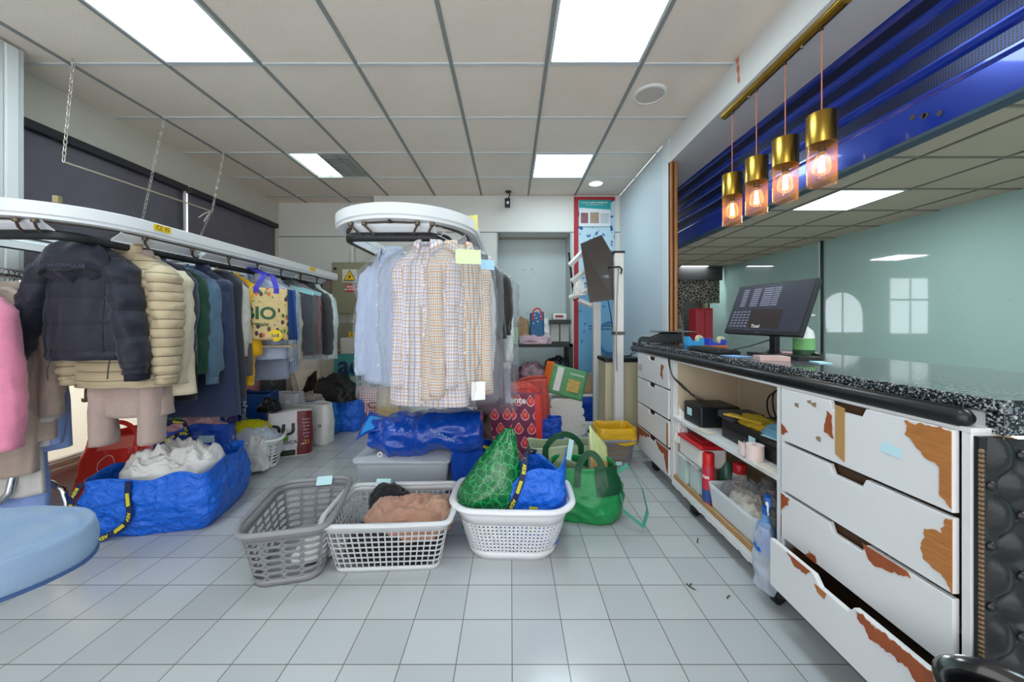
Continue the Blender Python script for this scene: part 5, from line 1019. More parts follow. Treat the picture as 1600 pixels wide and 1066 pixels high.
# ---------------- bags, baskets and piles on the floor
def tarp(name, col, b=.85):
    g = NT(name, .32, coat=.1); v = g.voro(26); n1 = g.noise(13, 6, dist=1.6); n2 = g.noise(40, 3); c = s2l(col)
    g.bump(g.op('ADD', g.op('MULTIPLY', n1, 1.0), g.op('MULTIPLY', v, .35)), b, .03)
    return g.col(g.mix(n2, tuple(x*.85 for x in c), tuple(min(1, x*1.15) for x in c)))
TB = tarp('tarp_blue', '#1265d8'); TB2 = tarp('tarp_blue_deep', '#104cc0'); TB3 = tarp('tarp_sky_blue', '#1470cf')
STRAP = mat('strap_dark', '#14204a', .6); STY = mat('strap_yellow', '#cfc43a', .6)
LINEN = mat('white_linen', '#dfdcd8', .8, bump=(22, .35, .02), var=.05)
class Bag:
    """soft open bag built in a local frame: rings of a rounded rectangle, creased and slumped"""
    def __init__(s, name, label, c, w, d, h, rz, m, top=(1, 1), lean=(0, 0), cr=.02, r=.05, rim=.02, seed=1, cat='bag', group=None, inner=None, bulge=.0, n=84, nz_=30, pinch=0, solid=.003, base=None, tw=0, mats=None):
        s.c = Vector(c); s.w, s.d, s.h, s.r, s.P = w, d, h, r, perim(w, d, r); s.rz = rz; s.top, s.lean, s.cr, s.rim, s.seed, s.bulge, s.pinch = top, lean, cr, rim, seed, bulge, pinch
        s.M = Matrix.Translation(c) @ Matrix.Rotation(R(rz), 4, 'Z'); s.t = thing(name, label, cat, c, group)
        b = MB(); b.grid(lambda u, v: s.pt(u, v), n, nz_, cu=True, su=s.P, sv=h); b.add([s.pt(k/n, 0) for k in range(n)], [tuple(reversed(range(n)))]); s.shell = b.build('body', mats or m, s.t, smooth=180, solid=solid, off=-1)
        s.ex = s.M.to_3x3() @ Vector((1, 0, 0)); s.ey = s.M.to_3x3() @ Vector((0, -1, 0))
    def pt(s, u, v, o=0):
        p = rrect(u, s.w, s.d, s.r); q = v; k = 1+s.bulge*math.sin(math.pi*min(1, q*1.1))
        sx = (1+(s.top[0]-1)*q)*k; sy = (1+(s.top[1]-1)*q)*k*(1-s.pinch*q*q)
        nx = p.normalized(); e = s.cr*(ridge(p.x*4, p.y*4, q*1.6, s.seed)+.5*ridge(p.x*10+q*3, p.y*10, q*5, s.seed+3)+.22*ridge(p.x*22, p.y*22, q*12, s.seed+4))*(.25+.75*math.sin(math.pi*min(1, .1+q)))
        x, y = p.x*sx+nx.x*(e+o)+s.lean[0]*q, p.y*sy+nx.y*(e+o)+s.lean[1]*q
        z = s.h*q+s.rim*nz(p.x*5, p.y*5, 3, s.seed)*q*q*1.6
        return s.M @ Vector((x, y, max(z, .001)))
    def front(s, x, z, o=.004):                    # x,z in metres on the -y face, or wrap round it
        return s.pt(x/s.P, max(0, min(1, z/s.h)), o)
    def side(s, x, z, o=.004, k=1): return s.pt(k*(s.P/2-(s.w/2-s.r)*0)/s.P*0+(s.w/2+s.d/2)/s.P*k+x/s.P, max(0, min(1, z/s.h)), o)
    def handle(s, x0, x1, m, up=.14, wd=.03, side=1, fwd=.0, out=.0, txt=None):
        b = MB(); pts = []
        f = (lambda x, z: s.front(x, z, .006)) if side == 1 else (lambda x, z: s.pt(.5-x/s.P, z/s.h, .006))
        A, B_ = f(x0, s.h*.99), f(x1, s.h*.99); ez = Vector((0, 0, 1)); oy = s.ey*(fwd if side == 1 else -fwd)
        pts = [f(x0, s.h*.7), f(x0, s.h*.85), A]+[A.lerp(B_, k/10)+ez*up*math.sin(math.pi*k/10)**.7+oy*math.sin(math.pi*k/10) for k in range(1, 10)]+[B_, f(x1, s.h*.85), f(x1, s.h*.7)]
        n = len(pts); w = []
        for k in range(n):
            dd = (pts[min(k+1, n-1)]-pts[max(k-1, 0)]).normalized(); nn = s.ey; ww = dd.cross(nn); ww = ww.normalized() if ww.length > .01 else s.ex; w.append(ww*wd)
        for k in range(1, n):
            if w[k].dot(w[k-1]) < 0: w[k] = -w[k]
        return b.ribbon(pts, w, .003).build('handle', m, s.t, smooth=30)
    def words(s, t, size, m, x, z, name='lettering', bold=.02, rot=0, o=.006, **k):
        cr, sr = math.cos(R(rot)), math.sin(R(rot)); return text(t, size, m, lambda a, b, c=0: s.front(x+a*cr-b*sr, z+a*sr+b*cr, o), s.t, name, bold=bold, **k)
    def patch(s, x0, z0, x1, z1, m, name='printed_panel', o=.003, label=None, n=10):
        return MB().grid(lambda u, v: s.front(x0+(x1-x0)*u, z0+(z1-z0)*v, o), n, n).build(name, m, s.t, smooth=180, label=label)
def loopstrap(pts, t, wd=.028, words=True, m=None, wv=None, sz=.020, nm='strap'):
    """dark strap with yellow lettering blocks along it"""
    ps = [Vector(p) for p in pts]; out = []
    for i in range(len(ps)-1):
        p0, p1, p2, p3 = ps[max(i-1, 0)], ps[i], ps[i+1], ps[min(i+2, len(ps)-1)]
        for k in range(6):
            q = k/6; out.append(.5*((2*p1)+(p2-p0)*q+(2*p0-5*p1+4*p2-p3)*q*q+(3*p1-p0-3*p2+p3)*q**3))
    out.append(ps[-1]); n = len(out); w = []
    for k in range(n):
        d = (out[min(k+1, n-1)]-out[max(k-1, 0)]).normalized(); ww = d.cross(wv if wv is not None else Vector((0, -1, .2))).normalized()*wd; w.append(ww)
    for k in range(1, n):
        if w[k].dot(w[k-1]) < 0: w[k] = -w[k]
    o = MB().ribbon(out, w, .003).build(nm, m or STRAP, t, smooth=30)
    if words:
        L = [0]
        for k in range(1, n): L.append(L[-1]+(out[k]-out[k-1]).length)
        def at(s_):
            for k in range(1, n):
                if L[k] >= s_ or k == n-1: f = (s_-L[k-1])/max(L[k]-L[k-1], 1e-6); return out[k-1].lerp(out[k], f), w[k].normalized()
        s_ = .05; k = 0
        while s_ < L[-1]-.05:
            def fn(a, b, c=0, s_=s_):
                p, ww = at(s_+a); d = (wv if wv is not None else Vector((0, -1, .2))).normalized(); return p+ww*b+d*.004
            if k % 2 == 0: text('IKEA', sz*1.25, STY, fn, o, 'strap_lettering', bold=.05)
            else: MB().add([fn(-.035, -wd*.3), fn(.035, -wd*.3), fn(.035, wd*.3), fn(-.035, wd*.3)], [(0, 1, 2, 3)]).build('strap_block', STY, o)
            s_ += .095; k += 1
    return o
def pile(c, w, d, h, m, name, label, cat, seed=1, rz=0, f=7, **k): return crumple(c, w, d, h, m, name, label, cat, seed, rz, 44, f, **k)

# big blue carrier bag, lower left
b1 = Bag('shopping_bag', 'big bright blue woven shopping bag full of white linen, in the left foreground', (-2.13, 2.31, 0), .56, .42, .34, 12, TB, top=(1.08, 1.15), cr=.030, seed=3, rim=.06, bulge=.06)
pile((-2.12, 2.31, .16), .50, .40, .27, LINEN, 'bed_linen', 'crumpled white linen heaped in the big blue bag', 'linen', 5, 14, 7)
q = b1.front(-.23, .29, .01); q2 = b1.front(-.05, .29, .01); q3 = b1.front(-.30, .02, .02)
loopstrap([b1.front(-.26, .335, .01), b1.front(-.26, .22, .02), b1.front(-.24, .08, .03), b1.front(-.21, .0, .05)+Vector((0, -.02, .004)), b1.front(-.16, .02, .05), b1.front(-.08, .07, .02), b1.front(-.03, .15, .015), b1.front(-.05, .25, .008), b1.front(-.06, .335, .006)], b1.t, .034, nm='handle')
loopstrap([b1.pt(.62, .98, .0), b1.pt(.62, 1, 0)+Vector((0, .01, .05)), b1.pt(.56, 1, 0)+Vector((.02, .01, .09)), b1.pt(.52, 1, .0)+Vector((0, 0, .05)), b1.pt(.52, .95, .0)], b1.t, .03, nm='handle')
# second blue bag behind it
b2_ = Bag('shopping_bag', 'second blue woven bag standing behind the big one with a paper slip on it', (-2.37, 2.76, 0), .44, .22, .46, 16, TB2, top=(1.0, .8), cr=.025, seed=9, rim=.05)
b2_.patch(.05, .33, .14, .38, PAPER, 'paper_slip', label='pale blue paper slip')
loopstrap([b2_.front(-.22, .30), b2_.front(-.22, .42), b2_.front(-.2, .44)+Vector((0, 0, .06)), b2_.front(-.05, .44)+Vector((0, 0, .07)), b2_.front(-.02, .44), b2_.front(-.0, .34)], b2_.t, .03, nm='handle')
pile((-2.38, 2.78, .30), .42, .18, .18, mat('pink_cloth_soft', '#d9a9b8', .8), 'cloth', 'pale pink clothing peeking out of the second blue bag', 'clothing', 15, 16)
# red bag
REDB = NT('red_bag', .3); REDB.b.inputs['Transmission Weight'].default_value = .0; REDB.bump(REDB.noise(7, 4, dist=1), .5, .03); REDB.col('#e5352a'); REDB = REDB.m
b3 = Bag('shopping_bag', 'shiny red shopping bag with a white fruit print, left of the big blue bag', (-2.74, 2.66, 0), .56, .26, .43, 24, REDB, top=(.9, .95), cr=.018, seed=12, lean=(.04, .02))
b3.patch(-.33, .34, .30, .42, mat('pale_red', '#ef7a6a', .35), 'top_band')
hx, hz = .0, .27; MB().grid(lambda u, v: b3.front(-.12+(.042+.006*v)*math.cos(2*math.pi*u), .25+(.05+.006*v)*math.sin(2*math.pi*u)-.012*abs(math.cos(2*math.pi*u)), .006), 30, 1, cu=True).build('fruit_outline', mat('print_pink', '#f3c0b8', .5), b3.t)
b3.handle(-.20, .02, REDB, .10, .03)
# green bag by the window
GRN = mat('lime_bag', '#3fb52a', .35, bump=(12, .4, .02))
b4 = Bag('shopping_bag', 'lime green bag with black outline drawing under the window, behind the red bag', (-2.85, 3.12, 0), .44, .18, .50, 8, GRN, top=(1, .8), cr=.02, seed=17)
for k in range(4): MB().tube([b4.front(-.18+.1*k+.03*math.sin(a*2+k), .30+.05*a, .005) for a in range(5)], .004, 5).build('outline_drawing', DTXT, b4.t)
b4b = Bag('shopping_bag', 'lime green striped bag to the right of the rose beige coat hem', (-2.63, 3.12, 0), .20, .16, .46, -10, GRN, top=(1, .7), cr=.02, seed=18)
# red crate + decorated red bag
REDP = mat('red_crate', '#e03a24', .35)
t = thing('plastic_crate', 'red orange plastic crate with slots standing under the long navy coat', 'crate', (-2.35, 3.55, 0))
def perfwall(mb, P, n_s, n_t, shape, fs, ft, t0, t1, keep=None, rows=None):
    """ring of wall cells, each with a hole; P(s,t) gives the surface"""
    for i in range(n_s):
        for j in range(n_t):
            s0, s1 = i/n_s, (i+1)/n_s; a0, a1 = t0+(t1-t0)*j/n_t, t0+(t1-t0)*(j+1)/n_t; cs, ct = (s0+s1)/2, (a0+a1)/2; hs, ht = (s1-s0)/2, (a1-a0)/2
            if keep and not keep(i, j):
                mb.add([P(s0, a0), P(cs, a0), P(s1, a0), P(s1, a1), P(cs, a1), P(s0, a1)], [(0, 1, 4, 5), (1, 2, 3, 4)]); continue
            dirs = [(-1, -1), (0, -1), (1, -1), (1, 0), (1, 1), (0, 1), (-1, 1), (-1, 0)]
            out = [P(cs+hs*a, ct+ht*b) for a, b in dirs]
            if shape == 'rect': inn = [P(cs+hs*a*fs, ct+ht*b*ft) for a, b in dirs]
            elif shape == 'lens': inn = [P(cs+hs*a*(fs if b == 0 else fs*.62), ct+ht*b*ft) for a, b in dirs]
            else: inn = [P(cs+hs*fs*(a if a*b == 0 else a*.707), ct+ht*ft*(b if a*b == 0 else b*.707)) for a, b in dirs]
            vs = out+inn; mb.add(vs, [(k, (k+1) % 8, 8+(k+1) % 8, 8+k) for k in range(8)])
def basket(label, c, wt, dt, wb, db, h, rz, m, style, name='laundry_basket', cat='laundry basket', group=None, r=.07, solid=.004, rim=.014):
    t = thing(name, label, cat, c, group); M = Matrix.Translation(c) @ Matrix.Rotation(R(rz), 4, 'Z')
    def P(s, q, o=0):
        w, d = wb+(wt-wb)*q, db+(dt-db)*q; p = rrect(s, w, d, r); zz = h*q
        if style == 'slots' and q > .9: zz += .0
        sag = 0
        if style in ('grid',): sag = -.012*(abs(p.x)/(w/2))**0*0
        return M @ Vector((p.x+(p.normalized().x*o), p.y+p.normalized().y*o, zz))
    W_ = MB(); per = perim(wt, dt, r)
    n = 96
    def solidband(a, b_): W_.grid(lambda u, v: P(u, a+(b_-a)*v), n, 1, cu=True)
    if style == 'grid': solidband(0, .10); ns = int(per/.033); perfwall(W_, P, ns, 7, 'rect', .80, .80, .10, .86, keep=lambda i, j: corner(i/ns, 1/ns)); solidband(.86, 1)
    elif style == 'slots': solidband(0, .12); ns = int(per/.085); perfwall(W_, P, ns, 6, 'lens', .90, .62, .12, .86, keep=lambda i, j: corner(i/ns, 1/ns, .7)); solidband(.86, 1)
    elif style == 'dots':
        solidband(0, .16); ns = int(per/.0235); perfwall(W_, P, ns, 8, 'round', .55, .58, .16, .72, keep=lambda i, j: (i/ns < .135 or i/ns > .865 or .365 < i/ns < .635)); solidband(.72, 1)
    elif style == 'rows': solidband(0, .12); ns = int(per/.014); perfwall(W_, P, ns, 3, 'rect', .5, .8, .12, .8, keep=lambda i, j: corner(i/ns, 1/ns)); solidband(.8, 1)
    W_.build('wall', m, t, solid=solid, off=0, smooth=35)
    MB().add([P(k/60, .0)+Vector((0, 0, .002)) for k in range(60)], [tuple(range(60))]).build('bottom', m, t, solid=.004)
    # rolled rim with raised carrying lips at both ends
    def rimz(s):
        p = rrect(s, wt, dt, r); e = sm((abs(p.x)-wt*.36)/(wt*.10))*(1 if abs(p.y) < dt*.30 else sm(1-(abs(p.y)-dt*.30)/(dt*.12))); return e
    def RM(u, v):
        a = 2*math.pi*v; e = rimz(u)*(.016 if style != 'rows' else 0); return P(u, 1, .008+rim*1.1*math.cos(a)+e*.6)+Vector((0, 0, rim*math.sin(a)+e*.6))
    MB().grid(RM, 120, 10, cu=True).build('rim', m, t, smooth=180)
    return t, P, M
def corner(s, step, k=.5): s = (s+step/2) % 1; return True
for_crate, Pc, Mc = basket('red orange plastic crate with slots standing under the long navy coat', (-2.84, 3.55, 0), .42, .34, .36, .28, .52, 10, REDP, 'rows', 'plastic_crate', 'crate')
bpy.data.objects.remove(t)
DEC = NT('red_sweet_print', .4); v = DEC.voro(14); DEC.col(DEC.mix(DEC.op('LESS_THAN', v, .22), '#b3262b', DEC.mix(DEC.noise(20), '#e8d2b8', '#7a3d22'))); DEC = DEC.m
Bag('shopping_bag', 'red bag with round sweets print beside the lime green bag', (-2.68, 3.34, 0), .26, .16, .44, 0, DEC, top=(.95, .8), cr=.015, seed=21)
PRP = mat('purple_print_bag', '#4c4680', .4, bump=(12, .3, .02))
b6 = Bag('shopping_bag', 'purple bag with pale handwriting print behind the big blue bag', (-2.50, 3.16, 0), .22, .14, .54, 0, PRP, top=(.95, .7), cr=.015, seed=22)
b6.words('H N Y', .07, mat('pale_print', '#c9c4de', .5), 0, .40); b6.words('o no-', .06, mat('pale_print'), .0, .30); b6.words('iva', .06, mat('pale_print'), .0, .2)
b7 = Bag('shopping_bag', 'blue and yellow supermarket bag with a white web address on its side', (-2.42, 3.46, 0), .36, .2, .56, 4, LBLU, top=(1, .8), cr=.012, seed=24)
b7.words('www.lidlplus.pt', .062, WTXT, -.04, .30, rot=90, bold=.01)
b7.patch(-.17, .02, .17, .14, mat('lidl_yellow', '#e2d31a', .4), 'yellow_band'); b7.patch(.11, .24, .165, .31, mat('lidl_yellow'), 'logo_spot')
LIM = mat('lemon_bag', '#d6cf12', .35, bump=(14, .4, .02))
# small white basket with laundry
bk, Pb, Mb_ = basket('white laundry basket overflowing with shirts, left side behind the blue bags', (-2.18, 3.10, 0), .42, .34, .34, .26, .24, 24, WHITE, 'slots')
pile((-2.18, 3.10, .10), .38, .30, .20, wool('mixed_pale_laundry', '#c4cbd9', var=.2, vscale=8, rough=.8), 'laundry', 'pale blue and white shirts piled in the small white basket', 'laundry', 27, 20)
pile((-2.08, 2.96, .03), .20, .14, .24, LINEN, 'shirt', 'white shirt spilling over the edge of the small white basket', 'shirt', 28, 20)
pile((-2.28, 3.20, .27), .30, .16, .08, LIM, 'plastic_bag', 'flat lemon yellow bag lying on the small basket', 'bag', 29, 10)
# white and maroon rice bag
DUW = mat('rice_bag_white', '#dcd8da', .35, bump=(10, .35, .02)); MAR = mat('rice_bag_maroon', '#6e2027', .35, bump=(10, .35, .02))
b8 = Bag('shopping_bag', 'white and maroon printed bag with green leaf logo beside the small basket', (-2.04, 3.38, 0), .34, .15, .40, 20, DUW, top=(1, .8), cr=.012, seed=31)
b8.patch(.06, .01, .24, .39, MAR, 'maroon_panel', label='maroon side panel with white text')
b8.words('DU', .13, BLACK, -.05, .24, bold=.04); b8.words('DA EPOCA', .040, DTXT, -.04, .13); b8.patch(-.14, .01, .05, .06, mat('dark_leaf', '#26331f', .5), 'dark_band'); b8.patch(-.06, .15, .0, .19, mat('leaf_green', '#5aa02c', .5), 'leaf_logo', o=.006)
for k in range(6): b8.words('lorem ipsum'.replace('lorem ipsum', ('sempre', 'fresco', 'do dia', 'sabor', 'campo', 'casa')[k]), .022, mat('pale_print'), .13, .32-.03*k, name='small_print', bold=0)
b8.words('21', .05, mat('gold_print', '#c9a24a', .4), .13, .12)
t = thing('handbag', 'small black leather bag slumped over the white and maroon bag', 'handbag', (-2.24, 3.36, .42)); crumple((-2.22, 3.36, .40), .16, .10, .10, LEA, 'body', None, None, 33, parent=t); MB().tube([(-2.29, 3.36, .44), (-2.26, 3.35, .52), (-2.2, 3.35, .52), (-2.16, 3.36, .45)], .008, 6).build('handle', LEA, t)
WB_ = mat('white_bag_paper', '#e0dfdd', .4, bump=(8, .4, .02))
b9 = Bag('shopping_bag', 'plain white paper-like bag, larger, behind the maroon one', (-2.06, 3.72, 0), .46, .18, .40, -8, WB_, top=(1, .7), cr=.018, seed=35)
b9.words('o', .06, DTXT, .16, .20); 
Bag('shopping_bag', 'white and blue striped bag standing behind the plain white one', (-2.42, 3.86, 0), .40, .2, .48, 0, mat('white_blue_bag', '#d5d9e4', .4, bump=(8, .3, .02)), top=(1, .7), cr=.018, seed=36)
b10 = Bag('shopping_bag', 'low bright blue bag with clothes in it, behind the white bags', (-2.16, 4.08, 0), .50, .3, .36, 0, TB3, top=(1, .9), cr=.03, seed=37, bulge=.05)
pile((-2.18, 4.08, .28), .42, .24, .16, mat('grey_print_cloth', '#a8a3a0', .8, var=.4, vscale=14), 'clothing', 'grey patterned clothes on top of the low blue bag', 'clothing', 38)
b11 = Bag('shopping_bag', 'blue bag holding a black rucksack, next to the gingham bag', (-1.92, 4.22, 0), .40, .28, .34, 0, TB, top=(1, .9), cr=.03, seed=39, bulge=.06)
t = thing('rucksack', 'black nylon rucksack lying on the blue bags', 'rucksack', (-2.0, 4.16, .34)); crumple((-1.99, 4.14, .34), .46, .26, .26, mat('black_nylon', '#1c1d1f', .5, bump=(18, .5, .02)), 'body', None, None, 41, parent=t, f=4)
MB().ribbon([(-1.94, 4.02, .55), (-1.84, 4.0, .54), (-1.77, 4.01, .46), (-1.76, 4.02, .36)], (.0, .03, .02), .006).build('strap', BLACK, t)
# clear bags of things under the far rack
KRF = mat('kraft_dark', '#57504c', .8, bump=(10, .5, .03))
pile((-2.88, 4.30, 0), .5, .5, .62, mat('dark_textiles', '#4b484c', .85, var=.3, vscale=6), 'laundry', 'dark textiles under clear film beneath the far left rail', 'laundry', 43, 0, 4)
pile((-2.85, 4.28, 0), .56, .6, .78, FILM, 'plastic_cover', 'clear plastic film thrown over the dark textiles by back wall', 'plastic film', 44, 0, 6)
pile((-2.42, 4.60, 0), .4, .30, .52, mat('red_black_textiles', '#3b2228', .85, var=.6, vscale=9), 'laundry', 'dark red and black bundle beside the back wall cabinet', 'laundry', 45, 0, 5)
t = thing('table', 'pale wooden side table frame among bundles by the back wall', 'table', (-2.6, 4.5, 0)); MB().b2((-3.1, 4.25, .84), (-2.2, 4.8, .87)).build('table_top', mat('table_pale', '#c8b9a4', .6), t, bevel=.003)
for x in (-3.06, -2.62, -2.26): MB().b2((x, 4.25, 0), (x+.04, 4.29, .84)).build('leg', mat('table_pale'), t, bevel=.003)
# sill bottles by the window (pink tub)
t = thing('laundry_tub', 'pink translucent tub of small bottles by the window', 'tub', (-2.95, 4.0, 0)); MB().lathe([(.001, .0), (.15, 0), (.19, .42), (.2, .42), (.2, .43), (.18, .43), (.14, .01)], (-2.95, 4.0, .30)).build('tub', mat('pink_tub', '#c98a90', .3), t, smooth=60)
MB().b2((-3.12, 3.82, 0), (-2.78, 4.14, .30)).build('stool_box', mat('kraft'), t)
# electrical cabinets
OLV = mat('olive_enamel', '#8f8b70', .45); OLD = mat('grey_enamel', '#8a8477', .5)
def wq(u, v, Y=4.90): return W(u, v, Y)
a, b = wq(518, 490, 4.80), wq(581, 410, 4.80)
t = thing('electrical_cabinet', 'olive metal electrical cabinet with yellow warning triangle on back wall', 'electrical cabinet', ((a.x+b.x)/2, 4.9, a.z))
MB().b2((a.x, 4.80, a.z), (b.x, 5.02, b.z)).build('body', OLV, t, bevel=.006); MB().b2((a.x+.01, 4.79, a.z+.01), (b.x-.01, 4.80, b.z-.01)).build('door', OLV, t, bevel=.004)
for v in (420, 479): q = wq(524, v, 4.79); MB().cyl(q, q-Vector((0, .01, 0)), .018, n=14).build('lock', BLACK, t)
q0, q1 = wq(535, 441, 4.785), wq(558, 421, 4.785); MB().b2((q0.x, 4.783, q0.z), (q1.x, 4.787, q1.z)).build('sticker', mat('sticker_white', '#dcd6cc', .5), t, label='white sticker')
c_ = (q0+q1)/2
def tri(s, y, m, nm, par): return MB().prism([(-s, -s*.75), (s, -s*.75), (0, s)], Matrix(((1, 0, 0, c_.x), (0, 0, 1, y), (0, 1, 0, c_.z-.005), (0, 0, 0, 1))), .001).build(nm, m, par)
tri(.085, 4.781, BLACK, 'triangle_border', t); tri(.068, 4.7795, YELLOW, 'warning_triangle', t)
MB().prism([(.018, .04), (-.02, -.002), (.0, -.004), (-.016, -.04), (.022, .006), (.004, .008)], Matrix(((1, 0, 0, c_.x), (0, 0, 1, 4.778), (0, 1, 0, c_.z-.015), (0, 0, 0, 1))), .001).build('lightning_mark', BLACK, t)
q0, q1 = wq(540, 456, 4.785), wq(557, 445, 4.785); MB().b2((q0.x, 4.783, q0.z), (q1.x, 4.787, q1.z)).build('danger_sticker', RED, t, label='red warning sticker')
for k, s_ in enumerate(('PERIGO', 'DE MORTE')): text(s_, .034, WTXT, plane(((q0.x+q1.x)/2, 4.781, q1.z-.028-.035*k), (1, 0, 0), (0, 0, 1)), t, 'sticker_lettering', bold=.02)
a, b = wq(521, 560, 4.90), wq(580, 505, 4.90); t = thing('electrical_cabinet', 'lower grey metal box with a small yellow sign on back wall', 'electrical cabinet', ((a.x+b.x)/2, 4.95, a.z))
MB().b2((a.x, 4.90, a.z), (b.x, 5.02, b.z)).build('body', OLD, t, bevel=.005); q = wq(549, 523, 4.89); MB().b2((q.x-.04, 4.895, q.z-.035), (q.x+.04, 4.90, q.z+.035)).build('small_sign', YELLOW, t)
MB().prism([(.01, .025), (-.012, -.002), (0, -.003), (-.01, -.025), (.013, .004), (.003, .005)], Matrix(((1, 0, 0, q.x), (0, 0, 1, 4.892), (0, 1, 0, q.z), (0, 0, 0, 1))), .001).build('lightning_mark', BLACK, t)
MB().b2((wq(514, 470, 5.0).x-.12, 4.99, 1.1), (wq(518, 470, 5.0).x, 5.03, 1.8)).build('stone_strip', mat('granite_strip', '#8a7d74', .5, var=.3, vscale=30), label='speckled brown stone strip on the wall left of the olive cabinet', cat='wall strip')
MB().cyl((-2.17, 5.0, .0), (-2.17, 5.0, HC-.02), .03, n=12).build('wall_pipe', WHITE, smooth=60, label='white vertical pipe on the back wall behind the cabinet', cat='pipe')
MB().b2((-1.80, 4.60, 1.30), (-1.70, 4.74, 1.98)).build('wall_cabinet', mat('brown_cab', '#77695f', .5), label='narrow brown box on the wall right of the olive cabinet', cat='wall cabinet')
# sign
a, b = W(518, 628, 4.55), W(592, 553, 4.60)
t = thing('shop_sign', 'laundry shop sign board leaning at the back, large word aqua', 'sign', ((a.x+b.x)/2, 4.6, 0))
g = NT('sign_face', .4); x, y, z = g.sep(); g.col(g.mix(g.op('DIVIDE', g.op('ADD', z, 0), 1.2), '#7fb8b4', '#cfd9d2')); SGN = g.m
zc = b.z
MB().box(None, (b.x-a.x+.25, .02, .75), M=TR((a.x+b.x)/2+.12, 4.60, zc-.375, 0, -6)).build('board', mat('sign_pale', '#b7d3cd', .4), t)
SF = lambda X, Z: Vector((X, 4.588+(zc-.375-Z)*-.105, Z))
tb_ = lambda a_, b_, c=0, X=0, Z=0: SF(X+a_, Z+b_)
MB().add([SF(a.x, zc-.005), SF(b.x+.2, zc-.005), SF(b.x+.2, zc-.16), SF(a.x, zc-.34)], [(0, 3, 2, 1)]).build('teal_area', mat('sign_teal', '#3f9c9b', .4), t)
text('aqua', .33, NAVYT, lambda p, q_, c=0: SF(a.x+.36+p, zc-.155+q_)+Vector((0, -.004, 0)), t, 'big_lettering', bold=.03)
text('Lavandaria', .085, RED, lambda p, q_, c=0: SF(a.x+.56+p, zc-.28+q_)+Vector((0, -.004, 0)), t, 'small_lettering', bold=.02)
text('LAVAR | SECAR |', .105, NAVYT, lambda p, q_, c=0: SF(a.x+.44+p, zc-.40+q_)+Vector((0, -.004, 0)), t, 'line_lettering', bold=.015)
MB().add([SF(a.x+.25, zc-.62)+Vector((0, -.006, 0)), SF(a.x+.42, zc-.52)+Vector((0, -.006, 0)), SF(a.x+.62, zc-.50)+Vector((0, -.006, 0)), SF(a.x+.62, zc-.75)+Vector((0, -.006, 0)), SF(a.x+.42, zc-.75)+Vector((0, -.006, 0)), SF(a.x+.38, zc-.64)+Vector((0, -.006, 0))], [(5, 4, 3, 2, 1, 0)]).build('red_shape', RED, t)
MB().b2((a.x+.08, 4.62, zc+.0), (b.x+.05, 4.80, zc+.20)).build('carton', mat('white_card', '#d4d0cb', .6), label='white flat carton standing on top behind the aqua sign', cat='carton', bevel=.003)
# gingham bag
GH = NT('gingham', .6); x, y, z = GH.sep('UV'); c = GH.op('ADD', GH.line(x, .028, .014), GH.line(y, .028, .014)); GH.col(GH.mix(GH.op('MULTIPLY', c, .5), '#e8dcdc', '#a81f2f')); GHM = GH.m
b12 = Bag('shopping_bag', 'red and white gingham carrier bag with black outline drawing', (-1.73, 4.36, 0), .40, .26, .42, 0, GHM, top=(1, .85), cr=.01, seed=47)
MB().tube([b12.front(-.06+.05*math.cos(R(20*k)), .22+.06*math.sin(R(20*k)), .006) for k in range(19)], .006, 5).build('outline_drawing', BLACK, b12.t); MB().tube([b12.front(.12+.05*math.cos(R(20*k)), .26+.03*math.sin(R(20*k)), .006) for k in range(19)], .006, 5).build('outline_drawing', BLACK, b12.t)
pile((-1.73, 4.36, .34), .36, .2, .12, mat('red_white_cloth', '#c9a0a0', .8, var=.4, vscale=10), 'clothing', 'red and grey clothes on top of the gingham bag', 'clothing', 48)
pile((-1.44, 4.3, 0), .26, .26, .52, mat('straw', '#c9ae84', .85, bump=(60, .8, .02), var=.25, vscale=30), 'raffia_bundle', 'bundle of straw coloured sticks and ribbon behind the shirts', 'bundle', 49, 0, 12)
# clear storage box with blue bag on top
t = thing('storage_box', 'clear plastic storage box with grey clothes inside, behind the baskets', 'storage box', (-.74, 2.62, 0)); cB = Vector((-.735, 2.66, 0))
SP = lambda s, q: cB+rrect(s, .56+.07*q, .40+.05*q, .04)+Vector((0, 0, .285*q))
b = MB(); b.grid(lambda u, v: SP(u, v), 72, 6, cu=True); b.add([SP(k/72, 0) for k in range(72)], [tuple(range(72))]); b.build('box', HAZY, t, smooth=40, solid=.003)
b = MB(); LP = lambda s, o, z: cB+rrect(s, .66+o, .47+o, .04)+Vector((0, 0, z)); b.grid(lambda u, v: LP(u, 0, .275+.02*v), 72, 1, cu=True); b.add([LP(k/72, 0, .295) for k in range(72)], [tuple(range(72))]); b.build('lid', HAZY, t, smooth=40, solid=.003)
pile((-.735, 2.66, .01), .50, .34, .24, mat('greige_cloth', '#a7a09b', .8), 'clothing', 'greige folded clothes inside the clear storage box', 'clothing', 51)
BB = NT('glossy_blue_bag', .22, coat=.3); BB.bump(BB.noise(5, 4, dist=1.5), .6, .04); BB.col(BB.mix(BB.noise(6), '#0b3a9a', '#1050c0')); BB = BB.m
t = thing('shopping_bag', 'glossy deep blue bag tipped over on the clear storage box', 'bag', (-.62, 2.7, .3))
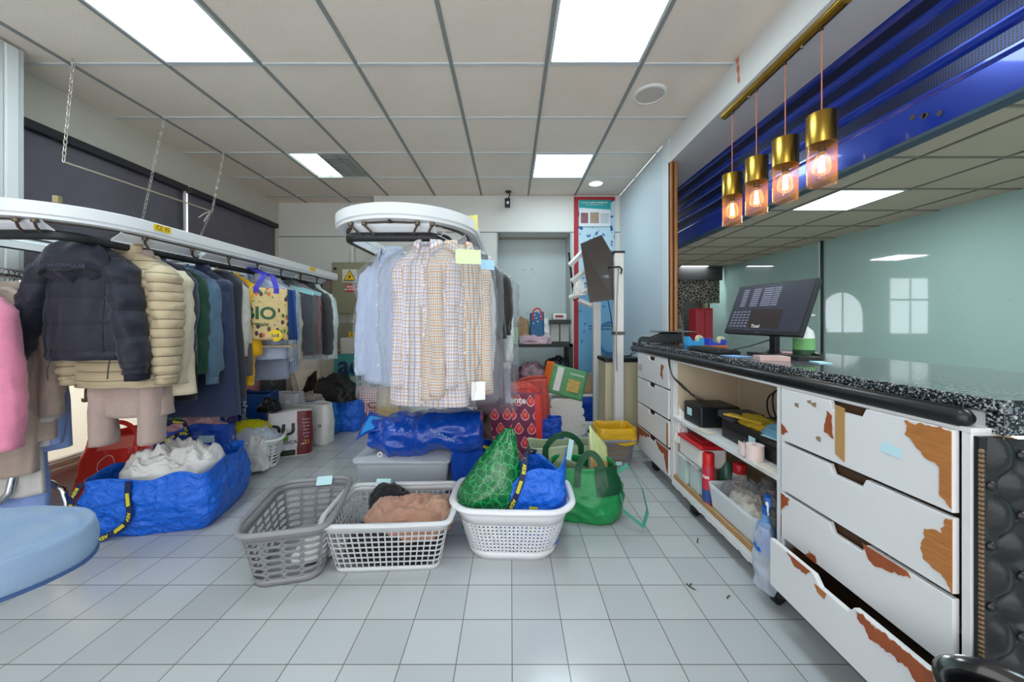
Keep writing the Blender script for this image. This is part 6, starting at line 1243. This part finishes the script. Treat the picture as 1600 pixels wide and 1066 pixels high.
def tb(u, v):                                        # tipped bag: a folded bolster lying across the box
    a = 2*math.pi*u; x = -.99+.78*v; w = .5+.5*sm(v/.2)*1; hh = .125*w*(1-.08*sm((v-.8)/.2)); yy = .17*w
    e = .030*ridge(x*4, a*.6, v, 5)+.014*ridge(x*12, math.cos(a)*3, math.sin(a)*3, 6)
    return Vector((x, 2.62+math.cos(a)*(yy+e), .297+.12+.03*sm((v-.3)/.4)+math.sin(a)*(hh+e)*(1 if math.sin(a) > 0 else .95)))
b = MB(); b.grid(tb, 60, 50, cu=True); b.add([tb(k/60, 1) for k in range(60)], [tuple(range(60))]); b.build('body', BB, t, smooth=180)
def flap(u, v): 
    x = -1.06+.42*u; return Vector((x, 2.50+.25*v, .46+.07*u+.06*v*(1-u)+.03*math.sin(6*u+2*v)-.05*(1-v)*(1-u)))
MB().grid(flap, 20, 10).build('flap', BB, t, smooth=180, solid=.004); MB().grid(lambda u, v: flap(.06+.22*u, .05+.7*v)+Vector((0, -.006, .008)), 6, 6).build('inner_face', mat('bright_azure', '#2f9af0', .3), t, smooth=180)
MB().grid(lambda u, v: Vector((-.40+.20*u, 2.46+.10*u+.02*nz(u*5, v*5, 2), .02+(.50)*v)), 14, 20).build('hanging_side', BB, t, smooth=180, solid=.004)
text('DECATHLON', .028, mat('pale_blue_print', '#9db8e6', .4), lambda p, q_, c=0: Vector((-.45+p*.94, 2.405, .47-p*.45+q_)), t, 'lettering', bold=.01, label='pale lettering')
MB().tube([Vector((-.875+.014*math.cos(R(30*k)), 2.44, .335+.014*math.sin(R(30*k)))) for k in range(12)], .004, 5, closed=True).build('ring_mark', WTXT, t, label='small white ring mark')
b13 = Bag('shopping_bag', 'dark blue bag with yellow handle between the storage box and the fig bag', (-.24, 2.72, 0), .26, .26, .30, 20, TB2, top=(.9, .9), cr=.03, seed=53)
loopstrap([b13.front(-.08, .2), b13.front(-.08, .30), b13.front(-.04, .3)+Vector((0, -.02, .05)), b13.front(.05, .3)+Vector((0, -.02, .0)), b13.front(.07, .15)], b13.t, .03, nm='handle')
pile((-.26, 3.1, 0), .20, .24, .46, mat('taupe_padding', '#50443e', .8, bump=(12, .5, .03)), 'clothing', 'dark brown padded bundle beside the fig print bag', 'clothing', 54, 0, 4)
# fig bag
FG = NT('fig_print', .45); x, y, z = FG.sep('UV'); px, py = .105, .12
row = FG.op('FLOOR', FG.op('DIVIDE', y, py)); xo_ = FG.op('MULTIPLY', FG.op('MODULO', row, 2.0), px/2)
fx = FG.op('SUBTRACT', FG.op('FRACT', FG.op('DIVIDE', FG.op('ADD', x, xo_), px)), .5); fy = FG.op('SUBTRACT', FG.op('FRACT', FG.op('DIVIDE', y, py)), .42)
ax = FG.op('ABSOLUTE', FG.op('MULTIPLY', fx, px)); yy = FG.op('MULTIPLY', fy, py); wdt = FG.op('MULTIPLY_ADD', yy, .55, 0.0)
dd = FG.op('SQRT', FG.op('ADD', FG.op('POWER', FG.op('MULTIPLY', ax, FG.op('MULTIPLY_ADD', FG.op('MAXIMUM', yy, 0.0), 28.0, 1.0)), 2.0), FG.op('POWER', FG.op('MULTIPLY', yy, .75), 2.0)))
FG.col(FG.mix(FG.op('LESS_THAN', dd, .037), '#7d3252', FG.mix(FG.op('LESS_THAN', dd, .031), '#f0c6c0', FG.mix(FG.op('LESS_THAN', dd, .014), '#e2394a', '#f0705f')))); FGM = FG.m
b14 = Bag('shopping_bag', 'plum bag printed with pink figs and a red side, middle of the room', (.02, 3.30, 0), .50, .22, .60, -4, FGM, top=(1.0, .85), cr=.012, seed=56, r=.02)
b14.patch(.19, .01, .30, .59, mat('coral_red', '#d93a35', .4), 'red_side', label='red side panel')
b14.words('continente', .075, WTXT, -.05, .53, bold=.03)
pile((.05, 3.30, .52), .44, .2, .14, mat('red_white_print', '#c2443e', .7, var=.6, vscale=16), 'clothing', 'red and white patterned clothes at the top of the fig print bag', 'clothing', 57)
b15 = Bag('shopping_bag', 'small bright blue bag just right of the fig print bag', (.36, 3.42, 0), .22, .2, .34, 0, TB2, top=(.9, .9), cr=.025, seed=58)
b16 = Bag('shopping_bag', 'red floral bag behind the fig print bag', (.22, 3.62, 0), .30, .2, .66, 0, mat('floral_red', '#b8473c', .5, var=.6, vscale=22), top=(.9, .8), cr=.02, seed=59)
# three baskets
GYP = mat('grey_plastic', '#8c8c90', .38); LGP = mat('light_grey_plastic', '#cdced1', .35); WHP = mat('white_plastic', '#e0e0e4', .32)
basket('grey slotted laundry basket, nearly empty, leftmost of the three front baskets', (-1.10, 1.92, 0), .38, .56, .29, .46, .27, 13, GYP, 'slots', r=.07)
crumple((-1.02, 1.98, .012), .22, .28, .04, LINEN, 'cloth', 'white cloth lying in the bottom of the grey basket', 'cloth', 61)
MB().box(None, (.085, .004, .05), M=TR(-1.11, 2.175, .275, 12, -35)).build('paper_slip', PAPER, label='pale blue paper slip on the far rim of the grey basket', cat='paper')
basket('light grey open grid laundry basket full of clothes, middle of the three', (-.615, 1.96, 0), .60, .44, .50, .35, .25, 3, LGP, 'grid', r=.04)
pile((-.60, 1.96, .02), .47, .33, .16, wool('dark_laundry', '#1f1a20', var=.5, vscale=12), 'laundry', 'dark folded clothes at the bottom of the grid basket', 'laundry', 63, 3, 7)
pile((-.55, 1.97, .12), .44, .28, .13, wool('blush_cloth', '#b58873'), 'clothing', 'dusty pink garment on top of the grid basket', 'clothing', 64, 3, 8)
pile((-.40, 2.0, .15), .18, .2, .11, wool('tan_cloth', '#b7917b'), 'clothing', 'tan garment on the right side of grid basket', 'clothing', 65, 3, 6)
pile((-.70, 2.10, .14), .22, .12, .13, wool('black_cloth', '#18181c'), 'clothing', 'black garment at the back of the grid basket', 'clothing', 66, 3, 6)
MB().box(None, (.085, .004, .045), M=TR(-.76, 2.175, .262, 0, -40)).build('paper_slip', PAPER, label='pale blue paper slip on the back rim of the grid basket', cat='paper')
basket('white solid laundry basket with round holes, rightmost of the three', (.01, 2.02, 0), .60, .40, .46, .30, .27, -2, WHP, 'dots', r=.13, rim=.017)
LEAF = NT('green_leaf_print', .18, coat=.5); LEAF.bump(LEAF.noise(9, 4, dist=1.4), .6, .03); v = LEAF.voro(24, 'DISTANCE_TO_EDGE'); LEAF.col(LEAF.mix(LEAF.op('LESS_THAN', v, .05), '#0c6434', '#2f9a55')); LEAF = LEAF.m
t = thing('shopping_bag', 'shiny green bag with leaf vein print standing pointed in the white basket', 'shopping bag', (-.11, 2.03, .1))
def pk(u, v):                                        # pointed bundle: wide base, leaning tip
    a = 2*math.pi*u; w = (.185*(1-v)**.75+.012)*(.50+.50*sm(v/.35))*(1+.15*math.sin(math.pi*v)); e = .02*ridge(math.cos(a)*1.5, math.sin(a)*1.5, v*4, 8)*(1-v*.6)
    return Vector((-.145+.135*v**1.3+math.cos(a)*(w*1.05+e), 2.0+.03*v+math.sin(a)*(w*.72+e), .10+.53*v))
MB().grid(pk, 50, 40, cu=True).build('body', LEAF, t, smooth=180)
MB().grid(lambda u, v: Vector((.0+.06*u+.02*v, 2.02+.03*u, .36-.18*v+.02*math.sin(5*u))), 8, 10).build('side_fold', LEAF, t, smooth=180, solid=.003)
b17 = Bag('shopping_bag', 'bright blue woven bag gaping open inside the white basket', (.10, 2.03, .06), .30, .26, .37, -8, TB, top=(1.12, 1.0), cr=.025, seed=71, rim=.14, lean=(.03, .02))
loopstrap([b17.front(-.09, .18), b17.front(-.06, .27), b17.front(-.04, .37), b17.front(-.02, .37)+Vector((0, .1, .06)), b17.pt(.5, 1, 0)], b17.t, .03, nm='handle'); MB().grid(lambda u, v: b17.front(-.0+.035*u, .08+.12*v, .006), 3, 6).build('strap_block', STY, b17.t, smooth=180)
# green bags behind
GBAG = mat('kelly_green', '#1f8a4c', .4, bump=(9, .5, .03)); DGB = mat('dark_green_bag', '#0f4a2c', .4, bump=(9, .4, .03))
b18 = Bag('shopping_bag', 'kelly green bag with dark green upper part standing right of the white basket', (.46, 2.36, 0), .40, .28, .32, -12, GBAG, top=(1.0, .9), cr=.03, seed=73, bulge=.12, r=.1)
b18.handle(-.02, .12, DGB, .10, .04)
MB().ribbon([b18.pt(.2, .9, .01), b18.pt(.2, 1, .03)+Vector((.04, -.01, .02)), b18.pt(.2, .7, .06)+Vector((.06, -.03, .0)), b18.pt(.2, .4, .08)+Vector((.05, -.06, -.02)), b18.pt(.18, .15, .10)+Vector((.02, -.05, -.01)), b18.pt(.16, .3, .03), b18.pt(.17, .6, .01)], (.0, .035, .01), .003).build('handle', mat('sea_green_strap', '#4e9a84', .5), b18.t, smooth=40)
MB().grid(lambda u, v: b18.pt(.06+.13*u, .55+.5*v, .01), 12, 10).build('dark_panel', DGB, b18.t, smooth=180, label='dark green upper panel')
t = thing('magazine_bag', 'tall folded card with yellow green and bread picture, stuck in the green bag', 'printed bag', (.58, 2.4, .3)); t.name = 'printed_bag'; FR['printed_bag'] = Vector((.58, 2.4, .3))
g = NT('bread_print', .4); x, y, z = g.sep('UV'); g.col(g.mix(g.op('LESS_THAN', y, .42), g.mix(g.noise(6, 3, out='UV'), '#e9ecc8', '#b8cf5a'), g.mix(g.noise(14, 5, out='UV'), '#c98a4a', '#e8c790'))); BRD = g.m
MB().grid(lambda u, v: Vector((.52+.13*u+.0*v, 2.36+.06*u+.05*v, .22+.32*v-.16*u*v+.0)), 10, 14).build('front_face', BRD, t, smooth=180, solid=.003); MB().grid(lambda u, v: Vector((.52+.13*u, 2.44+.06*u, .22+.26*v-.1*u*v)), 6, 8).build('back_face', mat('white_card'), t, smooth=180, solid=.003)
b19 = Bag('shopping_bag', 'pale green striped bag with dark green handles behind the blue bag', (.36, 2.62, 0), .44, .24, .36, 6, mat('sage_bag', '#a9b795', .5, bump=(8, .3, .02)), top=(1.05, .9), cr=.02, seed=75)
b19.handle(-.12, .10, DGB, .09, .04)
MB().box(None, (.035, .003, .14), M=TR(.40, 2.46, .36, 20, -30, 25)).build('paper_strip', PAPER, label='thin pale blue paper strip lying across the pale green bag', cat='paper')
# back centre: shelf and goods
t = thing('shelving_unit', 'black shelving unit in the recess at the back', 'shelf', (.33, 4.7, 0)); SB_ = mat('shelf_black', '#1d1f21', .5)
for z in (.955, .45): MB().b2((-.15, 4.45, z-.04), (.76, 4.88, z)).build('shelf', SB_, t, bevel=.003)
for x in (-.15, .71):
    for y in (4.45, 4.83): MB().b2((x, y, 0), (x+.05, y+.05, .955)).build('leg', SB_, t, bevel=.003)
pile((.30, 4.6, .955), .42, .3, .10, mat('pink_grey_stack', '#b59aa4', .8, var=.4, vscale=14), 'clothing', 'folded pinkish garments in plastic on the black shelf', 'clothing', 81)
NTB = mat('teal_blue_bag', '#145a86', .4, var=.2, vscale=30)
b20 = Bag('gift_bag', 'teal blue bag with white specks standing on the black shelf', (.33, 4.62, 1.0), .17, .12, .34, 0, NTB, top=(1, .8), cr=.006, seed=82, r=.015); b20.handle(-.05, .05, RED, .05, .02)
for k in range(7): MB().grid(lambda u, v, k=k: b20.front(-.05+.017*k+.012*u, .20+.02*((k*5) % 7)+.012*v, .003), 1, 1).build('white_speck', WTXT, b20.t)
pile((.15, 4.65, 1.0), .18, .14, .26, mat('brown_cream_print', '#9a7a5c', .7, var=.6, vscale=14), 'bag', 'cream and brown printed bag left of the teal blue one', 'bag', 83); pile((.45, 4.68, 1.0), .1, .12, .28, WB_, 'bag', 'white bag squeezed right of the teal blue one', 'bag', 84)
MB().b2((.02, 4.5, .955), (.09, 4.6, 1.16)).build('carton', mat('mint_green', '#8fd0a0', .5), bevel=.004, label='small mint green packet at left end of the black shelf', cat='packet')
t = thing('scale', 'white electronic scale with black plate standing on the black shelf', 'scale', (.62, 4.62, .955))
MB().b2((.50, 4.55, .955), (.74, 4.80, .975)).build('base', BLACK, t); MB().b2((.505, 4.60, .975), (.735, 4.78, 1.20)).build('body', mat('scale_grey', '#b4b6b4', .4), t, bevel=.005); MB().b2((.61, 4.59, .975), (.625, 4.60, 1.2)).build('seam', BLACK, t)
MB().b2((.49, 4.52, 1.20), (.75, 4.80, 1.25)).build('plate', BLACK, t, bevel=.005); MB().b2((.53, 4.58, 1.25), (.70, 4.74, 1.33)).build('display_head', mat('scale_white', '#d9d9d4', .4), t, bevel=.01); MB().b2((.56, 4.575, 1.28), (.66, 4.58, 1.31)).build('display', mat('display_red', '#4a1418', .3, emit=.3, ecol='#801018'), t)
for (x, z, w, h, col, s, lb) in ((.0, .45, .4, .20, '#5e3640', 85, 'maroon bundle in plastic under the black shelf'), (.28, .45, .34, .24, '#8d6f78', 86, 'dusty pink bundle in plastic under the black shelf'), (.58, .45, .34, .30, '#1f2024', 87, 'black shiny plastic bundle under the shelf, right side'), (.05, .0, .46, .44, '#4d5c4a', 88, 'grey green bundle on the floor below the black shelf'), (.38, .0, .4, .42, '#9c2a44', 89, 'crimson bundle on the floor below the black shelf')):
    pile((x, 4.42 if z == 0 else 4.62, z), w, .34, h, mat('bundle_'+col, col, .35, bump=(20, .5, .02), var=.5, vscale=14), 'bundle', lb, 'bundle', s)
Bag('shopping_bag', 'teal bag lying in front of the black shelf', (.05, 4.15, .0), .40, .24, .50, 0, mat('teal_bag', '#1f8f96', .35), top=(.95, .7), cr=.03, seed=91)
GO = mat('green_orange_bag', '#4f8f5c', .45); t = thing('shopping_bag', 'green bag with orange side lying tilted on the white linens', 'shopping bag', (.60, 4.05, .40)); Mg = TR(.62, 4.0, .56, -6, 0, 14) @ Matrix.Rotation(R(-12), 4, 'X')
gb = MB(); gb.grid(lambda u, v: Mg @ Vector((-.19+.38*u, -.05+.012*nz(u*4, v*4, 9), -.16+.32*v)), 16, 14); gb.build('front_panel', GO, t, smooth=180, solid=.003)
MB().box(None, (.37, .09, .31), M=Mg).build('filling', GO, t, bevel=.02); MB().grid(lambda u, v: Mg @ Vector((-.19-.08*u, -.05+.10*u, -.16+.34*v)), 6, 10).build('side_panel', mat('orange_side', '#d9661f', .45), t, smooth=180, solid=.003)
MB().grid(lambda u, v: Mg @ Vector((-.14+.07*u, -.062, -.12+.26*v)), 4, 4).build('label_panel', mat('white_card'), t, solid=.001); MB().grid(lambda u, v: Mg @ Vector((-.0+.13*u, -.063, -.09+.13*v)), 4, 4).build('print_panel', mat('orange_green_print', '#b79a4a', .5, var=.5, vscale=40), t, solid=.001)
text('continente', .035, WTXT, lambda a, b, c=0: Mg @ Vector((.08+a, -.064, .10+b)), t, 'lettering')
for k, (z, h, w, l) in enumerate(((0, .12, .42, 'lowest'), (.11, .11, .40, 'second from bottom'), (.21, .10, .38, 'third from bottom'), (.30, .10, .34, 'topmost'))):
    def fold(u, v, z=z, h=h, w=w, k=k): a = 2*math.pi*u; x = w/2*math.copysign(abs(math.cos(a))**.4, math.cos(a)); zz = z+h/2+h/2*math.copysign(abs(math.sin(a))**.6, math.sin(a))*(1+.1*nz(x*6, v*4, k)); return Vector((.60+x+.01*nz(v*5, k, u*3), 3.92+.36*v+.008*nz(u*8, k, 1), zz))
    b = MB(); b.grid(fold, 40, 8, cu=True); b.add([fold(i/40, 0) for i in range(40)], [tuple(range(40))]); b.build('folded_linen', LINEN, smooth=180, label='folded white bedding on the floor, '+l+' of the stack', cat='bedding', group='stack of white bedding')
# posters on the right of the back wall
g = NT('water_drops', .35); n1 = g.noise(5, 5, dist=2.2); x, y, z = g.sep()
dr = g.op('MULTIPLY', g.op('GREATER_THAN', n1, .57), g.op('GREATER_THAN', g.voro(7, 'DISTANCE_TO_EDGE'), .05)); g.col(g.mix(dr, g.mix(g.noise(2), '#a9c9dc', '#c3dbe6'), g.mix(g.noise(8), '#2a64a8', '#123a72'))); DRP = g.m
g = NT('water_blue', .3); n1 = g.noise(3, 5, dist=2.5); g.col(g.mix(g.op('GREATER_THAN', n1, .63), g.mix(g.noise(1), '#5f9dc6', '#7fb6d8'), '#2f6ca6')); WBL = g.m
t = thing('wall_poster', 'tall blue water drop mural at the right end of the back wall', 'wall mural', (1.08, 4.73, 0))
MB().b2((.87, 4.728, 1.95), (1.345, 4.738, 2.83)).build('upper_panel', DRP, t); MB().b2((.87, 4.728, .05), (1.345, 4.738, 1.70)).build('lower_panel', WBL, t); MB().b2((.87, 4.729, 1.70), (1.345, 4.738, 1.95)).build('middle_panel', DRP, t)
MB().b2((.82, 4.715, .05), (.875, 4.735, 2.84)).build('red_strip', mat('dark_red_strip', '#a3242e', .5, var=.3, vscale=12), t, label='dark red edge strip'); MB().b2((.82, 4.72, 2.80), (1.35, 4.735, 2.845)).build('red_strip', mat('dark_red_strip'), t)
MB().tube([(1.28+.15*math.cos(R(a)), 4.722, 1.02+.20*math.sin(R(a))) for a in range(60, 300, 12)], .02, 6, flat=(.2, 1)).build('drop_outline', mat('drop_blue', '#3c78b4', .4), t)
for k in range(2): text('ENTREGAS AO DOMICILIO', .028, NAVYT, plane((1.18, 4.724, 1.17-.04*k), (1, 0, 0), (0, 0, 1)), t, 'small_lettering', bold=.02)
t = thing('poster', 'white notice with teal header and three laundry pictures, top right of back wall', 'poster', (1.09, 4.72, 2.42)); py_ = 4.712
MB().b2((.885, py_, 2.46), (1.29, py_+.006, 2.80)).build('sheet', mat('poster_white', '#d9dfe6', .5), t)
MB().prism([(-.2025, .0), (.2025, -.025), (.2025, .10), (-.2025, .10)], Matrix(((1, 0, 0, 1.0875), (0, 0, 1, py_-.002), (0, 1, 0, 2.70), (0, 0, 0, 1))), .001).build('header', mat('poster_teal', '#1f9c9c', .5), t)
text('CONTRA SILAMPES E IMPERMEAVEIS', .021, WTXT, plane((1.08, py_-.004, 2.765), (1, 0, 0), (0, 0, 1)), t, 'header_lettering', bold=.02); text('PELO MENOS JUNTO DE 10%', .017, WTXT, plane((1.08, py_-.004, 2.738), (1, 0, 0), (0, 0, 1)), t, 'header_lettering')
MB().b2((.905, py_-.002, 2.50), (1.0, py_, 2.635)).build('picture', mat('poster_shirt', '#8a5a5e', .6, var=.3, vscale=30), t, label='picture of a maroon shirt'); MB().b2((1.025, py_-.002, 2.50), (1.14, py_, 2.64)).build('picture', mat('poster_beige', '#a08a78', .6, var=.5, vscale=30), t, label='beige picture of shoes'); MB().b2((1.16, py_-.002, 2.50), (1.27, py_, 2.63)).build('picture', mat('poster_grey', '#b9c0c6', .6, var=.3, vscale=60), t, label='grey picture of folded shirts')
# white stand with dark hood
PWH = mat('stand_white', '#dcdad8', .35)
t = thing('display_stand', 'white post stand carrying a dark tilted panel, beside the right wall', 'display stand', (1.0, 3.7, 0))
MB().b2((1.0, 3.50, .0), (1.085, 3.58, 1.90)).build('post', PWH, t, bevel=.004); MB().b2((.955, 4.20, .03), (1.04, 4.27, 1.45)).build('post', PWH, t, bevel=.004)
MB().b2((.99, 3.495, 1.885), (1.095, 3.585, 1.905)).build('post_cap', BLACK, t); MB().b2((.99, 3.49, 1.10), (1.095, 3.585, 1.13)).build('post_band', mat('band_brown', '#5a4e46', .5), t)
MB().b2((.62, 4.18, .0), (1.1, 4.28, .06)).build('foot_beam', PWH, t, bevel=.005); MB().b2((.85, 3.46, 0), (1.42, 3.60, .05)).build('foot_beam', PWH, t, bevel=.005); MB().b2((1.0, 3.58, .01), (1.06, 4.2, .05)).build('foot_rail', PWH, t, bevel=.005)
pv = [W(907, 381, 3.72), W(940, 367, 3.62), W(957, 397, 3.55), W(957, 468, 3.52), W(921, 473, 3.60)]; dv = Vector((.02, .05, 0)); mb = MB(); mb.add(pv+[p+dv for p in pv], [(4, 3, 2, 1, 0), (5, 6, 7, 8, 9)]+[(i, (i+1) % 5, 5+(i+1) % 5, 5+i) for i in range(5)]); mb.build('dark_panel', mat('brown_black_panel', '#3b332f', .25, coat=.3), t, label='glossy brown black panel')
def beam(p, q, r=.022, m=PWH, nm='arm'): p, q = Vector(p), Vector(q); return MB().tube([p, q], r*1.3, 4).build(nm, m, t)
beam(W(890, 415, 3.8), W(922, 382, 3.75)); beam(W(893, 440, 3.8), W(925, 415, 3.75)); beam(W(890, 466, 3.8), W(922, 452, 3.72)); beam(W(905, 470, 3.8), W(925, 478, 3.7)); MB().tube([W(889, 395, 3.82), W(897, 470, 3.82)], .012, 6).build('side_rail', BLACK, t)
beam(W(940, 470, 3.7), W(965, 420, 3.56), .012)
pile(W(905, 462, 3.78), .12, .08, .14, WB_, 'paper_roll', 'white papers tucked in the arms of the white stand', 'papers', 93)
MB().tube([W(966, 420, 3.48), W(964, 470, 3.48), W(963, 540, 3.48), W(964, 580, 3.48)], .006, 6).build('hose', GREY, t, smooth=60); MB().tube([W(950, 418, 3.48), W(968, 417, 3.48), W(972, 421, 3.48), W(970, 428, 3.48)], .008, 6).build('hook', BLACK, t)
MB().tube([W(950, 470, 3.6), W(954, 490, 3.6), W(958, 520, 3.6)], .005, 5).build('cable', BLACK, t)
t = thing('radiator', 'cream ribbed cabinet with black top beside the counter', 'radiator', (1.12, 3.75, 0)); CRM = mat('cream_ribbed', '#cfc5a6', .5)
rb = MB(); rb.b2((.95, 3.66, .05), (1.30, 3.95, .82))
for k in range(24): rb.b2((.955+.0145*k, 3.652, .06), (.963+.0145*k, 3.66, .81))
rb.build('body', CRM, t); MB().b2((.94, 3.64, .82), (1.31, 3.97, .86)).build('top', BLACK, t, bevel=.006); MB().b2((1.28, 3.63, .05), (1.30, 3.65, .82)).build('side_seam', BLACK, t); MB().b2((.95, 3.66, 0), (1.30, 3.95, .05)).build('plinth', BLACK, t)
cable([(1.28, 3.7, 1.0), (1.26, 3.68, .92), (1.20, 3.72, .88), (1.1, 3.8, .87)], 'black cable running from the counter end to the cream cabinet')
cable([(1.25, 3.62, 1.02), (1.22, 3.60, .96), (1.17, 3.62, .88), (1.10, 3.70, .87)], 'second black cable looping above the cream cabinet')
t = thing('storage_crate', 'deep blue plastic tub behind the white stand', 'plastic tub', (.86, 4.4, 0)); MB().grid(lambda u, v: Vector((.90, 4.48, 0))+rrect(u, .34+.04*v, .26+.03*v, .04)+Vector((0, 0, .33*v)), 48, 4, cu=True).build('tub', mat('tub_blue', '#123fa0', .3), t, smooth=50, solid=.004); MB().b2((.70, 4.34, .33), (1.10, 4.63, .35)).build('lid', mat('white_card'), t, bevel=.006)
pile((.92, 4.45, .355), .34, .22, .24, FILM, 'plastic_bag', 'clear plastic bag on top of the blue tub', 'plastic bag', 95, 0, 8); MB().b2((.88, 4.44, .36), (1.12, 4.60, .58)).build('carton', mat('kraft_box', '#a88a62', .7), label='brown cardboard box on the blue tub behind the white stand', cat='carton')
MB().b2((.86, 3.62, .0), (1.0, 4.1, .012)).build('mat', mat('mat_blue', '#2f4a63', .7), label='dark blue strip mat on the floor by the white stand', cat='mat')
# waste basket with yellow liner
bk2, P2, M2 = basket('small grey slotted waste basket lined with a yellow bag, near the counter', (.90, 3.20, 0), .32, .26, .25, .20, .22, 2, GYP, 'rows', 'waste_basket', 'waste basket', r=.05)
YL = NT('yellow_liner', .3); YL.bump(YL.noise(12, 4, dist=1), .5, .02); YL.col('#d9a81a'); t = thing('bin_liner', 'bright yellow bin liner folded over the small grey basket', 'bin liner', (.90, 3.20, .05))
def liner(u, v):
    if v < .35: q = v/.35; p = rrect(u, .25+.06*q, .20+.05*q, .05); return Vector((.90, 3.20, .03+.25*q))+p*.93
    if v < .6: q = (v-.35)/.25; p = rrect(u, .31, .25, .05); return Vector((.90, 3.20, .28+.04*math.sin(math.pi*q)+.012*nz(p.x*15, p.y*15, 1)))+p*(.93+.19*q)
    q = (v-.6)/.4; p = rrect(u, .33, .27, .05); e = 1.02+.02*ridge(p.x*12, p.y*12, q*3, 2)+.03*q; return Vector((.90, 3.20, .28-(.085+.04*nz(p.x*7, p.y*7, 3))*q))+p*e
MB().grid(liner, 80, 30, cu=True).build('liner', YL.m, t, smooth=180, solid=.001); MB().b2((.88, 3.055, .02), (.93, 3.06, .05)).build('sticker', PAPER, bk2)

# ironing board in the left foreground
DEN = NT('ironing_cover', .75); n1 = DEN.noise(7, 4, dist=.6); x, y, z = DEN.sep(); up = DEN.op('GREATER_THAN', n1, .50)
DEN.bump(DEN.op('ADD', DEN.op('MULTIPLY', DEN.noise(240, 2), .1), DEN.noise(9, 4, dist=1)), .5, .012); DEN.col(DEN.mix(DEN.op('MULTIPLY', DEN.noise(4.5, 4, dist=.8), .9), '#5f81b3', '#9aa7ad')); DEN = DEN.m
t = thing('ironing_board', 'blue padded ironing board tip in the left foreground', 'ironing board', (-1.1, .62, 0)); zt = .845
ang = R(168); ux, uy = Vector((math.cos(ang), math.sin(ang)*-.35, 0)).normalized(), None; ux = Vector((-.975, -.2, 0)).normalized(); uy = Vector((-ux.y, ux.x, 0))
tip = Vector((-.775, .66, 0))
def ib(u, v):                                         # u around outline, v from top centre line over the edge and under
    s = -1 if u < .5 else 1; q = abs(u-.5)*2; L = .95; a = q; xx = L*(a**2); wv = .15*(1-math.exp(-xx*11))**.62
    if v < .5: k = (v/.5); yk = math.sin(R(90)*k); zz = zt+.0-.012*k**4
    elif v < .8: k = (v-.5)/.3; yk = 1+.05*math.sin(math.pi*k); zz = zt-.012-.050*k
    else: k = (v-.8)/.2; yk = 1-.35*k; zz = zt-.062-.005*k
    ex_ = .03*(yk-1) if yk > 1 else 0
    cen = .05*(1-yk)*math.exp(-xx*8)
    return tip+ux*(xx+cen-ex_*math.exp(-xx*20))+uy*(s*wv*yk)+Vector((0, 0, zz+.003*nz(xx*20, yk*8, zz*20)))
MB().grid(ib, 90, 30).build('padded_cover', DEN, t, smooth=180)
MB().tube([ib(.5-.45+.9*k/40, .78)+Vector((0, 0, -.004)) for k in range(41)], .004, 5).build('cover_seam', mat('seam_blue', '#36507c', .8), t)
for s in (-.08, .08): MB().tube([tip+ux*.45+uy*s+Vector((0, 0, zt-.07)), tip+ux*.85+uy*s*1.8+Vector((0, 0, .01))], .012, 8).build('leg', GREY, t); MB().tube([tip+ux*.85+uy*s+Vector((0, 0, zt-.07)), tip+ux*.42+uy*s*1.8+Vector((0, 0, .01))], .012, 8).build('leg', GREY, t)
